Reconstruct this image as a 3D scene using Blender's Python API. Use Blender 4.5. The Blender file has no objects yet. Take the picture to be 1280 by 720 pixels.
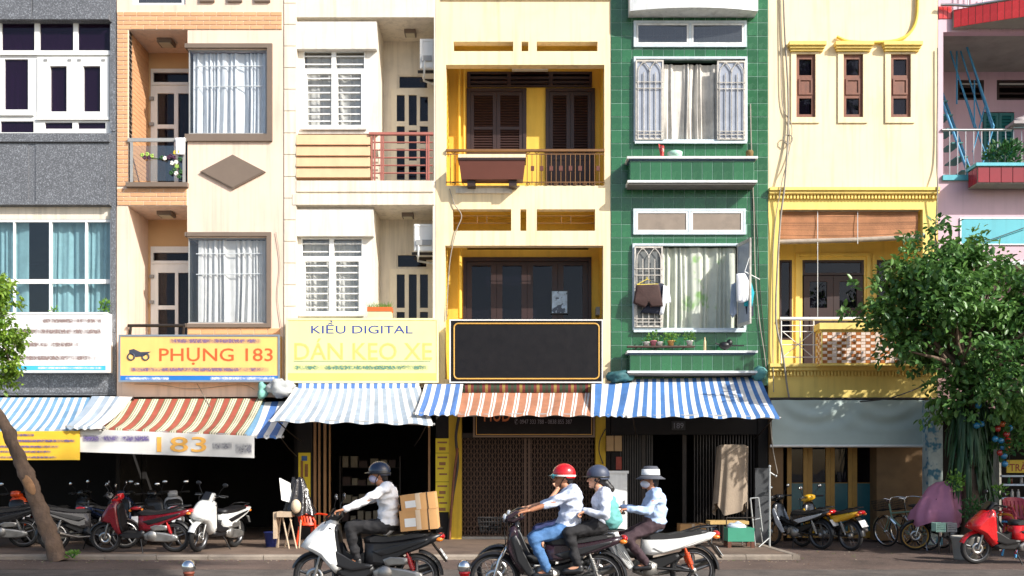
import bpy, bmesh, math, random
import numpy as np
from mathutils import Vector, Matrix, noise as mnoise
random.seed(7)
S = bpy.context.scene
COL = S.collection
PI = math.pi
R_ = math.radians

# ------------------------------------------------------------------ camera, sky, sun, exposure
D, F, CZ, HX, HY = 22.0, 1232.0, 1.5, 640.0, 590.0     # camera 22 m from the house fronts, eye height 1.5 m
cam = bpy.data.cameras.new('Camera')
camo = bpy.data.objects.new('Camera', cam)
COL.objects.link(camo)
camo.location = (0, -D, CZ)
camo.rotation_euler = (R_(90), 0, 0)
cam.sensor_width = 36.0
cam.lens = F / 1280 * 36.0
cam.shift_y = (HY - 360) / 1280
cam.clip_end = 2000
S.camera = camo

SUNV = Vector((1.3, -1.0, 1.12)).normalized()          # towards the sun: right, street side, up
w = bpy.data.worlds.new('World')
S.world = w
w.use_nodes = True
nt = w.node_tree
sky = nt.nodes.new('ShaderNodeTexSky')
sky.sky_type = 'NISHITA'
sky.sun_disc = False
sky.sun_elevation = math.asin(SUNV.z)
sky.sun_rotation = math.atan2(SUNV.x, SUNV.y)
sky.dust_density = 2.0
sky.air_density = 1.0
nt.links.new(sky.outputs[0], nt.nodes['Background'].inputs[0])
nt.nodes['Background'].inputs[1].default_value = 0.14
sun = bpy.data.lights.new('Sun', 'SUN')
sun.energy = 4.25
sun.angle = R_(0.5)
sun.color = (1.0, 0.965, 0.91)
suno = bpy.data.objects.new('Sun', sun)
COL.objects.link(suno)
suno.rotation_euler = SUNV.to_track_quat('Z', 'Y').to_euler()
suno.location = (30, -25, 26)
S.view_settings.view_transform = 'Standard'
S.view_settings.look = 'None'
S.view_settings.gamma = 1.0
S.view_settings.exposure = 0.64

# ------------------------------------------------------------------ measuring helpers
def sc(y): return F / (D + y)
def X(px, y=0.0): return (px - HX) / sc(y)
def Z(py, y=0.0): return CZ + (HY - py) / sc(y)
def RC(a, b, c, d, y=0.0):                       # measured rectangle -> x0, x1, z0, z1 in metres at depth y
    return X(a, y), X(b, y), Z(d, y), Z(c, y)
def P(px, py, y=0.0): return Vector((X(px, y), y, Z(py, y)))

# ------------------------------------------------------------------ mesh builder
class MB:
    def __init__(s):
        s.v = []; s.f = []; s.m = []; s.s = []
    def add(s, vs, fs, mi=0, sm=False):
        o = len(s.v)
        s.v.extend([tuple(v) for v in vs])
        for f in fs:
            s.f.append(tuple(i + o for i in f)); s.m.append(mi); s.s.append(sm)
        return s
    def box(s, x0, x1, y0, y1, z0, z1, mi=0):
        if x1 < x0: x0, x1 = x1, x0
        if y1 < y0: y0, y1 = y1, y0
        if z1 < z0: z0, z1 = z1, z0
        v = [(x0,y0,z0),(x1,y0,z0),(x1,y1,z0),(x0,y1,z0),(x0,y0,z1),(x1,y0,z1),(x1,y1,z1),(x0,y1,z1)]
        return s.add(v, [(0,3,2,1),(4,5,6,7),(0,1,5,4),(1,2,6,5),(2,3,7,6),(3,0,4,7)], mi)
    def tube(s, pts, r, n=8, mi=0, cap=True, sm=True):
        pts = [Vector(p) for p in pts]
        k = len(pts)
        rs = r if isinstance(r, (list, tuple)) else [r] * k
        vs, fs = [], []
        up = None
        for i in range(k):
            t = (pts[min(i+1,k-1)] - pts[max(i-1,0)])
            t = t.normalized() if t.length > 1e-9 else Vector((0,0,1))
            if up is None:
                a = Vector((0,0,1)) if abs(t.z) < .9 else Vector((1,0,0))
                up = t.cross(a).normalized()
            else:
                up = (up - t * up.dot(t))
                up = up.normalized() if up.length > 1e-6 else t.orthogonal().normalized()
            b = t.cross(up)
            for j in range(n):
                a = 2*PI*j/n
                vs.append(pts[i] + (up*math.cos(a) + b*math.sin(a)) * rs[i])
        for i in range(k-1):
            for j in range(n):
                j2 = (j+1) % n
                fs.append((i*n+j, i*n+j2, (i+1)*n+j2, (i+1)*n+j))
        s.add(vs, fs, mi, sm)
        if cap:
            s.add(vs[:n], [tuple(range(n-1,-1,-1))], mi)
            s.add(vs[-n:], [tuple(range(n))], mi)
        return s
    def lathe(s, prof, o=(0,0,0), axis='Z', n=16, mi=0, sm=True):   # prof: (radius, height)
        vs, fs = [], []
        for (r, h) in prof:
            for j in range(n):
                a = 2*PI*j/n
                c, d = r*math.cos(a), r*math.sin(a)
                p = (c, d, h) if axis == 'Z' else ((c, h, d) if axis == 'Y' else (h, c, d))
                vs.append((p[0]+o[0], p[1]+o[1], p[2]+o[2]))
        k = len(prof)
        for i in range(k-1):
            for j in range(n):
                j2 = (j+1) % n
                fs.append((i*n+j, i*n+j2, (i+1)*n+j2, (i+1)*n+j))
        return s.add(vs, fs, mi, sm)
    def ell(s, c, r, n=12, k=8, mi=0, rot=None, sm=True):
        if not isinstance(r, (list, tuple)): r = (r, r, r)
        c = Vector(c); vs = []; fs = []
        for i in range(k+1):
            t = PI*i/k
            for j in range(n):
                a = 2*PI*j/n
                p = Vector((r[0]*math.sin(t)*math.cos(a), r[1]*math.sin(t)*math.sin(a), r[2]*math.cos(t)))
                if rot is not None: p = rot @ p
                vs.append(c + p)
        for i in range(k):
            for j in range(n):
                j2 = (j+1) % n
                fs.append((i*n+j, (i+1)*n+j, (i+1)*n+j2, i*n+j2))
        return s.add(vs, fs, mi, sm)
    def prism(s, poly, y0, y1, mi=0):            # polygon in XZ extruded along Y
        n = len(poly)
        vs = [(p[0], y0, p[1]) for p in poly] + [(p[0], y1, p[1]) for p in poly]
        fs = [tuple(range(n)), tuple(range(2*n-1, n-1, -1))]
        for i in range(n):
            j = (i+1) % n
            fs.append((i, i+n, j+n, j))
        return s.add(vs, fs, mi)
    def puff(s, poly, w, mi=0, lay=((-1,.72),(-.86,.9),(-.5,1),(.5,1),(.86,.9),(1,.72)), yo=0.0):
        n = len(poly)
        cx = sum(p[0] for p in poly)/n; cz = sum(p[1] for p in poly)/n
        vs = []
        for (ly, k) in lay:
            for p in poly:
                vs.append((cx+(p[0]-cx)*k, yo+ly*w, cz+(p[1]-cz)*k))
        fs = []
        L = len(lay)
        for i in range(L-1):
            for j in range(n):
                j2 = (j+1) % n
                fs.append((i*n+j, (i+1)*n+j, (i+1)*n+j2, i*n+j2))
        s.add(vs, fs, mi, True)
        s.add(vs[:n], [tuple(range(n))], mi, True)
        s.add(vs[-n:], [tuple(range(n-1,-1,-1))], mi, True)
        return s
    def grid(s, fn, nu, nv, mi=0, sm=True, mfn=None):
        vs = [fn(i/nu, j/nv) for j in range(nv+1) for i in range(nu+1)]
        o = len(s.v)
        s.v.extend([tuple(v) for v in vs])
        for j in range(nv):
            for i in range(nu):
                a = o + j*(nu+1)+i
                s.f.append((a, a+1, a+nu+2, a+nu+1)); s.m.append(mfn(i, j) if mfn else mi); s.s.append(sm)
        return s
    def wall(s, x0, x1, z0, z1, y0, y1, holes=(), mi=0):
        xs = sorted({x0, x1} | {min(max(h[k], x0), x1) for h in holes for k in (0,1)})
        zs = sorted({z0, z1} | {min(max(h[k], z0), z1) for h in holes for k in (2,3)})
        nx, nz = len(xs)-1, len(zs)-1
        def solid(i, j):
            if i < 0 or j < 0 or i >= nx or j >= nz: return False
            cx = (xs[i]+xs[i+1])/2; cz = (zs[j]+zs[j+1])/2
            return not any(h[0] < cx < h[1] and h[2] < cz < h[3] for h in holes)
        for i in range(nx):
            for j in range(nz):
                if not solid(i, j): continue
                a, b, c, d = xs[i], xs[i+1], zs[j], zs[j+1]
                s.add([(a,y0,c),(b,y0,c),(b,y0,d),(a,y0,d)], [(0,1,2,3)], mi)
                s.add([(a,y1,c),(b,y1,c),(b,y1,d),(a,y1,d)], [(3,2,1,0)], mi)
                if not solid(i-1, j): s.add([(a,y0,c),(a,y1,c),(a,y1,d),(a,y0,d)], [(3,2,1,0)], mi)
                if not solid(i+1, j): s.add([(b,y0,c),(b,y1,c),(b,y1,d),(b,y0,d)], [(0,1,2,3)], mi)
                if not solid(i, j-1): s.add([(a,y0,c),(b,y0,c),(b,y1,c),(a,y1,c)], [(3,2,1,0)], mi)
                if not solid(i, j+1): s.add([(a,y0,d),(b,y0,d),(b,y1,d),(a,y1,d)], [(0,1,2,3)], mi)
        return s

OFF = {}
def root(name, label, cat, loc=(0,0,0), group=None, rz=0.0):
    o = bpy.data.objects.new(name, None)
    COL.objects.link(o)
    o.location = loc; o.rotation_euler = (0, 0, rz)
    o.empty_display_size = .2
    o['label'] = label; o['category'] = cat
    if group: o['group'] = group
    OFF[o.name] = Vector(loc)
    return o
def mkmesh(mb, name, mats, off):
    me = bpy.data.meshes.new(name)
    me.from_pydata([(v[0]-off[0], v[1]-off[1], v[2]-off[2]) for v in mb.v], [], mb.f)
    if not isinstance(mats, (list, tuple)): mats = [mats]
    for m in mats: me.materials.append(m)
    me.polygons.foreach_set('material_index', mb.m)
    me.polygons.foreach_set('use_smooth', mb.s)
    me.update()
    return me
def part(mb, name, mats, parent, kind=None, label=None, sub=False):
    off = OFF[parent.name]
    o = bpy.data.objects.new(name, mkmesh(mb, name, mats, off))
    COL.objects.link(o)
    o.parent = parent
    OFF[o.name] = off
    if kind: o['kind'] = kind
    if label: o['label'] = label
    return o
def thing(mb, name, mats, label=None, cat=None, group=None, kind=None):   # a thing that is one mesh
    a = np.array(mb.v)
    off = Vector(((a[:,0].min()+a[:,0].max())/2, (a[:,1].min()+a[:,1].max())/2, a[:,2].min()))
    o = bpy.data.objects.new(name, mkmesh(mb, name, mats, off))
    COL.objects.link(o)
    o.location = off
    OFF[o.name] = off
    if label: o['label'] = label
    if cat: o['category'] = cat
    if group: o['group'] = group
    if kind: o['kind'] = kind
    return o
def inst(me, name, parent, loc, rot=None, scale=None):                     # repeated piece sharing its mesh
    o = bpy.data.objects.new(name, me)
    COL.objects.link(o)
    o.parent = parent
    o.location = Vector(loc) - OFF[parent.name]
    if rot: o.rotation_euler = rot
    if scale: o.scale = scale
    OFF[o.name] = Vector(loc)
    return o
def copy_tree(o, parent=None):
    c = o.copy(); COL.objects.link(c)
    if parent: c.parent = parent
    for ch in list(o.children): copy_tree(ch, c)
    return c

# ------------------------------------------------------------------ materials
def L(r, g, b):
    return tuple(((c/255)/12.92 if c/255 <= .04045 else ((c/255+.055)/1.055)**2.4) for c in (r, g, b))
MATS = {}
def mat(name, col, rough=.65, var=.1, vs=2.5, bump=0.0, bs=60, metal=0.0, streak=0.0, rnd=0.0,
        speck=None, dirt=0.0, spec=.5, coat=0.0, transl=0.0, sx=(5,5,.25), gloss_var=0.0):
    if name in MATS: return MATS[name]
    m = bpy.data.materials.new(name); m.use_nodes = True
    t = m.node_tree; N = t.nodes; Lk = t.links
    bs_ = N['Principled BSDF']
    tc = N.new('ShaderNodeTexCoord')
    rgb = N.new('ShaderNodeRGB'); rgb.outputs[0].default_value = (*col, 1)
    cur = rgb.outputs[0]
    def noise(scale, mapping=None, detail=4, rough=.6):
        n = N.new('ShaderNodeTexNoise'); n.inputs['Scale'].default_value = scale
        n.inputs['Detail'].default_value = detail; n.inputs['Roughness'].default_value = rough
        if mapping:
            mp = N.new('ShaderNodeMapping'); mp.inputs['Scale'].default_value = mapping
            Lk.new(tc.outputs['Object'], mp.inputs[0]); Lk.new(mp.outputs[0], n.inputs['Vector'])
        else: Lk.new(tc.outputs['Object'], n.inputs['Vector'])
        return n.outputs['Fac']
    def rng(src, a, b, c, d):
        r = N.new('ShaderNodeMapRange'); Lk.new(src, r.inputs[0])
        for i, v in zip((1,2,3,4), (a,b,c,d)): r.inputs[i].default_value = v
        return r.outputs[0]
    def mul(c, f):
        x = N.new('ShaderNodeMix'); x.data_type = 'RGBA'; x.blend_type = 'MULTIPLY'
        x.inputs[0].default_value = 1; Lk.new(c, x.inputs[6]); Lk.new(f, x.inputs[7])
        return x.outputs[2]
    if var: cur = mul(cur, rng(noise(vs), .3, .7, 1-var, 1+var*.6))
    if streak: cur = mul(cur, rng(noise(1.3, sx), .48, .74, 1, 1-streak))
    if dirt: cur = mul(cur, rng(noise(.9, None, 8, .7), .52, .72, 1, 1-dirt))
    if rnd:
        oi = N.new('ShaderNodeObjectInfo')
        cur = mul(cur, rng(oi.outputs['Random'], 0, 1, 1-rnd, 1+rnd*.6))
    if speck:
        c2, ss, lo, hi = speck
        x = N.new('ShaderNodeMix'); x.data_type = 'RGBA'
        Lk.new(rng(noise(ss, None, 3, .8), lo, hi, 0, 1), x.inputs[0]); Lk.new(cur, x.inputs[6])
        x.inputs[7].default_value = (*c2, 1); cur = x.outputs[2]
    Lk.new(cur, bs_.inputs['Base Color'])
    bs_.inputs['Roughness'].default_value = rough
    if gloss_var: Lk.new(rng(noise(6), .35, .65, max(0,rough-gloss_var), rough+gloss_var), bs_.inputs['Roughness'])
    bs_.inputs['Metallic'].default_value = metal
    bs_.inputs['Specular IOR Level'].default_value = spec
    bs_.inputs['Coat Weight'].default_value = coat
    bs_.inputs['Coat Roughness'].default_value = .06
    if bump:
        b = N.new('ShaderNodeBump'); b.inputs['Strength'].default_value = bump; b.inputs['Distance'].default_value = .02
        Lk.new(noise(bs), b.inputs['Height']); Lk.new(b.outputs[0], bs_.inputs['Normal'])
    if transl:
        tr = N.new('ShaderNodeBsdfTranslucent'); Lk.new(cur, tr.inputs[0])
        mx = N.new('ShaderNodeMixShader'); mx.inputs[0].default_value = transl
        Lk.new(bs_.outputs[0], mx.inputs[1]); Lk.new(tr.outputs[0], mx.inputs[2])
        Lk.new(mx.outputs[0], N['Material Output'].inputs[0])
    MATS[name] = m
    return m
def glassmat(name, tint=(.97,.98,.98), refl=.12, rough=.02, body=0.0, bcol=(.02,.02,.025)):
    if name in MATS: return MATS[name]
    m = bpy.data.materials.new(name); m.use_nodes = True
    t = m.node_tree; N = t.nodes; Lk = t.links
    N.remove(N['Principled BSDF'])
    tr = N.new('ShaderNodeBsdfTransparent'); tr.inputs[0].default_value = (*tint, 1)
    gl = N.new('ShaderNodeBsdfGlossy'); gl.inputs['Roughness'].default_value = rough
    tc = N.new('ShaderNodeTexCoord'); nz = N.new('ShaderNodeTexNoise'); nz.inputs['Scale'].default_value = 1.1
    Lk.new(tc.outputs['Object'], nz.inputs['Vector'])
    bp = N.new('ShaderNodeBump'); bp.inputs['Strength'].default_value = .12; bp.inputs['Distance'].default_value = .05
    Lk.new(nz.outputs['Fac'], bp.inputs['Height']); Lk.new(bp.outputs[0], gl.inputs['Normal'])
    fr = N.new('ShaderNodeLayerWeight'); fr.inputs['Blend'].default_value = .5
    pw = N.new('ShaderNodeMath'); pw.operation = 'POWER'; pw.inputs[1].default_value = 5
    Lk.new(fr.outputs['Facing'], pw.inputs[0])
    ad = N.new('ShaderNodeMath'); ad.operation = 'ADD'; ad.inputs[1].default_value = refl; ad.use_clamp = True
    Lk.new(pw.outputs[0], ad.inputs[0])
    mx = N.new('ShaderNodeMixShader'); Lk.new(ad.outputs[0], mx.inputs[0])
    src = tr.outputs[0]
    if body:
        df = N.new('ShaderNodeBsdfDiffuse'); df.inputs[0].default_value = (*bcol, 1)
        m2 = N.new('ShaderNodeMixShader'); m2.inputs[0].default_value = body
        Lk.new(tr.outputs[0], m2.inputs[1]); Lk.new(df.outputs[0], m2.inputs[2]); src = m2.outputs[0]
    Lk.new(src, mx.inputs[1]); Lk.new(gl.outputs[0], mx.inputs[2])
    Lk.new(mx.outputs[0], N['Material Output'].inputs[0])
    MATS[name] = m
    return m

GLASS = glassmat('window_glass', refl=.05)
GLASSD = glassmat('dark_window_glass', (.5,.48,.55), refl=.025, body=.25, bcol=(.012,.010,.02))
GLASSP = glassmat('purple_window_glass', (.55,.42,.6), refl=.03, body=.45, bcol=(.022,.010,.03))
GLASSF = glassmat('dusty_glass', (.5,.52,.55), refl=.08, body=.35, bcol=(.10,.11,.12))
BALGL = glassmat('balcony_glass', (.92,.95,.93), refl=.10)

GRANITE = mat('grey_granite', L(92,93,96), .35, .10, 1.2, .0, speck=(L(172,176,182), 36, .50, .72), dirt=.12, streak=.12)
WHITEP = mat('white_window_paint', L(232,232,228), .4, .05, 3, streak=.08)
CREAMP = mat('cream_plaster', L(226,215,196), .75, .06, 1.2, .12, 40, streak=.28, dirt=.16, sx=(6,6,.3))
PEACH = mat('peach_plaster', L(230,203,182), .75, .06, 1.0, .10, 40, streak=.22, dirt=.12, sx=(6,6,.3))
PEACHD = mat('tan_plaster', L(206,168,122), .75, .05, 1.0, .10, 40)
BRICKM = mat('peach_brick_tile', L(214,162,118), .6, .08, 9, .10, 50, rnd=.10)
MORTAR = mat('pale_mortar', L(226,208,186), .85, .08, 6)
BROWNF = mat('brown_stone_trim', L(116,101,88), .6, .08, 3, .1, 60)
WHITEW = mat('white_wall_paint', L(219,214,204), .7, .06, 1.0, .08, 40, streak=.24, dirt=.14, sx=(6,6,.3))
SIDING = mat('tan_lap_siding', L(222,180,140), .6, .07, 3, streak=.08)
PINKRAIL = mat('pink_red_rail_paint', L(166,100,88), .5, .1, 5)
YELLOW = mat('yellow_plaster', L(240,218,176), .75, .07, 1.1, .12, 40, streak=.28, dirt=.16, sx=(6,6,.3))
YELLOWB = mat('pale_yellow_plaster', L(240,219,178), .75, .06, 1.1, .10, 40, streak=.26, dirt=.14, sx=(6,6,.3))
YELLOWSH = mat('shaded_loggia_yellow_plaster', L(230,188,72), .7, .07, 1.1, .12, 40, streak=.15, dirt=.08)  # same plaster as the front; recess shade is put into this deeper colour
YELLOWC = mat('shaded_pale_yellow_plaster', L(238,208,116), .75, .06, 1.1, .10, 40, streak=.16, dirt=.10)  # pale yellow plaster with shade of lower storey and trim put into its colour
DKBROWN = mat('dark_brown_wood', L(50,28,24), .5, .15, 4, streak=.25, sx=(9,9,.6))
REDBROWN = mat('red_brown_wood', L(120,70,48), .55, .22, 6, .15, 40, streak=.3, sx=(9,9,.6), dirt=.2)
PLANTERB = mat('brown_planter_paint', L(96,50,36), .5, .08, 3)
TILEG = mat('green_glazed_tile', L(42,98,62), .24, .14, 3, .03, 20, rnd=.24, gloss_var=.08, streak=.12)
GROUT = mat('pale_green_grout', L(128,164,146), .85, .1, 8)
WHITEST = mat('weathered_white_paint', L(226,228,226), .6, .10, 7, .1, 50, dirt=.35, streak=.25)
RUST = mat('rusty_white_iron', L(196,190,180), .6, .25, 14, .1, 60, dirt=.45)
PINKW = mat('pink_wall_tile', L(206,172,182), .5, .07, 1.2, streak=.12, dirt=.06)
CYANP = mat('turquoise_paint', L(88,176,188), .6, .08, 2, streak=.15)
TEALW = mat('teal_shutter_paint', L(26,110,108), .5, .12, 4)
REDT = mat('red_glazed_tile', L(196,48,46), .25, .12, 4, rnd=.18, gloss_var=.06)
WINET = mat('wine_red_glazed_tile', L(140,32,42), .25, .12, 4, rnd=.15)
BLUEM = mat('blue_painted_steel', L(58,138,176), .45, .12, 6)
CONC = mat('grey_concrete', L(150,146,138), .85, .15, 2, .2, 30, dirt=.25)
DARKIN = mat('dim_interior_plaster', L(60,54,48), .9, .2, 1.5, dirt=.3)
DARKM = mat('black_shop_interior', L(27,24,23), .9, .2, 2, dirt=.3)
DARKTIL = mat('dark_floor_tile', L(80,70,62), .5, .15, 2)
STEEL = mat('brushed_steel', L(190,190,188), .3, .08, 12, metal=1.0)
IRON = mat('dark_iron', L(58,52,48), .55, .2, 8, metal=.5)
BRASS = mat('bronze_iron_rail', L(120,84,48), .5, .15, 8, metal=.2)
BLACKP = mat('black_plastic', L(28,28,30), .42, .1, 6)
WHITEPL = mat('white_plastic', L(228,226,220), .45, .05, 5, streak=.06)
GREYPL = mat('grey_plastic', L(150,150,148), .5, .08, 5)
GATE = mat('brown_folding_gate_steel', L(92,70,56), .5, .18, 7, metal=.3, dirt=.25)
GOLDF = mat('ochre_door_frame', L(176,130,52), .5, .15, 4, streak=.2)
OCHRE = mat('yellow_ground_floor_paint', L(206,170,44), .7, .12, 2, .1, 40, dirt=.3, streak=.25)
# ------------------------------------------------------------------ ground
ROADZ = -0.08
def sheet(name, x0, x1, y0, y1, z, m, kind='structure'):
    mb = MB(); mb.add([(x0,y0,z),(x1,y0,z),(x1,y1,z),(x0,y1,z)], [(0,1,2,3)])
    return thing(mb, name, m, kind=kind)
ASPH = mat('worn_asphalt', L(86,78,72), .85, .45, 2.2, .6, 30, speck=(L(150,142,134), 40, .56, .8), dirt=.5)
PAVER = mat('brown_stone_pavers', L(90,74,66), .75, .32, 1.6, .5, 30, speck=(L(146,128,112), 26, .56, .75), dirt=.55)
PAVE = mat('brown_pavement_tile', L(110,92,78), .75, .3, 1.5, .3, 40, dirt=.55, speck=(L(160,146,128), 30, .62, .8))
KERBM = mat('pale_kerb_concrete', L(142,130,116), .85, .2, 2.5, .3, 40, dirt=.45)
sheet('ground', -400, 400, -400, 400, ROADZ-.02, mat('far_ground', L(92,88,84), .9, .12, .3))
sheet('road', -60, 60, -40, -5.9, ROADZ-.012, ASPH)
PX1 = X(952, -2)                              # pavement ends where the driveway begins
mb = MB(); mb.box(-60, 60, -5.9, 4.9, ROADZ-.3, ROADZ-.004)
thing(mb, 'gutter_strip', PAVER, kind='structure')
mb = MB(); mb.box(-60, PX1, -4.05, 4.9, ROADZ-.2, 0.0)
pav = thing(mb, 'pavement', PAVE, kind='structure')
x = -14.0; i = 0
while x < PX1-.2:
    ln = random.uniform(.92, 1.02)
    mb = MB(); dz = random.uniform(-.006,.004); dy = random.uniform(-.012,.012)
    a, b = x+.006, min(x+ln, PX1)-.006
    y0, y1, z0, z1 = -4.21+dy, -4.052, ROADZ-.15, .004+dz
    mb.add([(a,y0,z0),(b,y0,z0),(b,y1,z0),(a,y1,z0),(a,y0,z1-.03),(b,y0,z1-.03),(a,y0+.03,z1),(b,y0+.03,z1),(a,y1,z1),(b,y1,z1)],
           [(0,1,5,4),(4,5,7,6),(6,7,9,8),(1,2,9,7,5),(0,4,6,8,3),(2,3,8,9)])
    part(mb, 'kerb_stone', KERBM, pav); x += ln; i += 1
x = 0
for k in range(6):                            # side kerb of the pavement end
    mb = MB(); mb.box(PX1+.002, PX1+.14, -4.2+k*.72, -4.2+k*.72+.705, ROADZ-.15, .006); part(mb, 'kerb_stone', KERBM, pav)

# ------------------------------------------------------------------ building helpers
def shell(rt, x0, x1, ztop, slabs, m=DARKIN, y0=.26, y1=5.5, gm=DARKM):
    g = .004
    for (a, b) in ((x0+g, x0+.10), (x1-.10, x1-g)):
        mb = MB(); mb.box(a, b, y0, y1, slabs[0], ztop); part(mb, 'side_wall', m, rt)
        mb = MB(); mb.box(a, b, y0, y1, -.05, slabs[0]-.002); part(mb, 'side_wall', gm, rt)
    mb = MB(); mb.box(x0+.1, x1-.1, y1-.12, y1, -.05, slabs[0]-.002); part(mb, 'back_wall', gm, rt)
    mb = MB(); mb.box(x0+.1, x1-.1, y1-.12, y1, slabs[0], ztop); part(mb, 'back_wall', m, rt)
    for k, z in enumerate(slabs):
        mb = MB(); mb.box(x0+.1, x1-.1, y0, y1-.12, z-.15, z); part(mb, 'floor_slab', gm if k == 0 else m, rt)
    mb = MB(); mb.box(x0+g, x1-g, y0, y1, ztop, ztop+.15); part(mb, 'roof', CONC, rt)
def curtain(x0, x1, z0, z1, y, folds, amp=.05, seed=0, tie=False):
    rg = random.Random(seed)
    ph = [rg.uniform(0, 6.28) for _ in range(4)]
    wv = [rg.uniform(.7, 1.4) for _ in range(folds+2)]
    mb = MB(); n = folds*8
    def fn(u, v):
        t = u*folds + .45*math.sin(2*PI*u*1.7+ph[1])+.3*math.sin(2*PI*u*3.9+ph[2])
        t = max(t, 0)
        k = int(t)
        a = amp*wv[k % len(wv)]
        yy = a*math.sin(2*PI*t + .5*math.sin(3*v+ph[0])) + amp*.6*math.sin(2*PI*t*.43+ph[1]) + .25*amp*math.sin(2*PI*t*2.3+ph[2]+v*2)
        yy *= .55 + .45*v if not tie else (.5+.6*v)
        xx = x0+(x1-x0)*u + .025*math.sin(2.2*v+ph[3]+t)*(1-abs(2*u-1))
        return (xx, y+yy, z1+(z0-z1)*v)
    return mb.grid(fn, n, 8)
def window(rt, x0, x1, z0, z1, y, panes, fm, gm=GLASS, d=.07, name='window', gy=None):
    mb = MB(); mb.wall(x0, x1, z0, z1, y, y+d, panes)
    o = part(mb, name, fm, rt)
    for p in panes:
        q = MB(); yy = gy if gy is not None else y+d*.55
        q.box(p[0]-.004, p[1]+.004, yy, yy+.008, p[2]-.004, p[3]+.004); part(q, 'pane', gm, o)
    return o
def louvre(rt, x0, x1, z0, z1, y, m, n, name='shutter', fw=.07, d=.05, mid=()):
    mb = MB(); holes = []
    zs = [z0+fw] + [v for mm in mid for v in (mm-fw*.4, mm+fw*.4)] + [z1-fw]
    for k in range(0, len(zs), 2): holes.append((x0+fw, x1-fw, zs[k], zs[k+1]))
    mb.wall(x0, x1, z0, z1, y, y+d, holes)
    o = part(mb, name, m, rt)
    bk = MB(); bk.box(x0+fw*.5, x1-fw*.5, y+d+.001, y+d+.012, z0+fw*.5, z1-fw*.5); part(bk, 'backing', DARKM, o)
    for h in holes:
        k = max(2, int(round(n*(h[3]-h[2])/(z1-z0))))
        st = (h[3]-h[2])/k
        me = None
        for i in range(k):
            z = h[2]+st*(i+.5)
            if me is None:
                q = MB(); w2 = (h[1]-h[0])/2
                q.add([(-w2,.012,-st*.42),(w2,.012,-st*.42),(w2,.04,st*.42),(-w2,.04,st*.42),(-w2,.002,-st*.32),(w2,.002,-st*.32),(w2,.03,st*.52),(-w2,.03,st*.52)],
                      [(4,5,6,7),(3,2,1,0),(0,1,5,4),(1,2,6,5),(2,3,7,6),(3,0,4,7)])
                me = mkmesh(q, 'louvre_slat', m, (0,0,0))
            inst(me, 'louvre_slat', o, ((h[0]+h[1])/2, y, z))
    return o
def boxpart(rt, name, m, x0, x1, z0, z1, y0, y1, **k):
    mb = MB(); mb.box(x0, x1, y0, y1, z0, z1); return part(mb, name, m, rt, **k)
def pxbox(rt, name, m, a, b, c, d, y0, y1, ref=None, **k):      # measured rectangle at depth ref
    r = RC(a, b, c, d, y0 if ref is None else ref)
    return boxpart(rt, name, m, r[0], r[1], r[2], r[3], y0, y1, **k)
def tubepart(rt, name, m, pts, r, n=8, **k):
    mb = MB(); mb.tube(pts, r, n); return part(mb, name, m, rt, **k)
def ceiling_lamp(rt, px, py, y, zc, wd=.33):
    s = sc(y); cx = X(px, y)
    mb = MB(); mb.box(cx-wd/2, cx+wd/2, y-wd*.5, y+wd*.5, zc-.09, zc-.001)
    o = part(mb, 'ceiling_lamp', BROWNF, rt)
    mb = MB(); mb.box(cx-wd*.38, cx+wd*.38, y-wd*.38, y+wd*.38, zc-.105, zc-.0905); part(mb, 'diffuser', mat('opal_glass', L(196,186,160), .4), o)
ZTOP = 14.2

# ================================================================== granite house
a, b = -75, 145
bx0, bx1 = X(a)-4.5, X(b)
g1 = root('granite_house', 'grey speckled granite house with white framed purple windows upstairs', 'building', ((bx0+bx1)/2, 0, 0))
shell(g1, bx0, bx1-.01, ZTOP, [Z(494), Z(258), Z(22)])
wu = RC(-300, 139.5, 27, 167); wl = RC(-300, 139.5, 257, 418)
mb = MB(); mb.wall(bx0, bx1-.004, Z(494), ZTOP, .0, .26, [(X(-92), wu[1], wu[2], wu[3]), (X(-118), wl[1], wl[2], wl[3]), (X(-140), X(139), Z(418.5), Z(417.9))])
part(mb, 'wall', GRANITE, g1)
for (p, q, r, s, d) in ((-60,40,-40,20,.02),(42,138,-40,20,.02),(-60,36,181,252,.02),(45,134,181,252,.02),(-70,60,469,491,.015),(62,143,469,491,.015),(138,144.5,30,164,.02),(138.5,144.6,262,415,.02)):
    pxbox(g1, 'granite_panel', GRANITE, p, q, r, s, -d, -.001, 0)
for (r, s) in ((167.5,178),(20.5,26.5),(252.5,256.5)):
    pxbox(g1, 'ledge', GRANITE, -130, 138, r, s, -.06 if r > 100 else -.10, -.0015, 0)
pxbox(g1, 'soffit', CREAMP, -130, 139.4, 257.3, 273, .10, .259, 0)
# upper window, three lights wide
y = .08
wn = []
def pr(*q): return RC(q[0], q[1], q[2], q[3], y)
for (p, q) in ((-92,-52),(-45,-4.5),(2,43),(49.5,91.5),(97.5,139)): wn.append(pr(p, q, 28.5, 63))
wn += [pr(-90,-56,74,137), pr(-90,-53,151,166), pr(-43,-12,74,137), pr(-46,-6,151,166), pr(5.5,35,74,137), pr(0.5,42,151.5,165.5)]
wn += [pr(63,84,83,140), pr(104.5,126,83,140), pr(56,90.5,153,161), pr(97.5,132,153,161)]
wx = RC(-92.5, 139.6, 27.2, 167.2, y)
o = window(g1, wx[0], wx[1], wx[2], wx[3], y, wn, WHITEP, GLASSP, .07)
PURPLE = mat('purple_curtain', L(120,84,134), .8, .15, 4)
for (p, q, s) in ((-90,-50,3),(2,44,1),(56,92,2)):
    part(curtain(X(p,.3), X(q,.3), Z(166,.3), Z(40,.3), .30, 5, .03, s), 'curtain', PURPLE, o)
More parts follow.
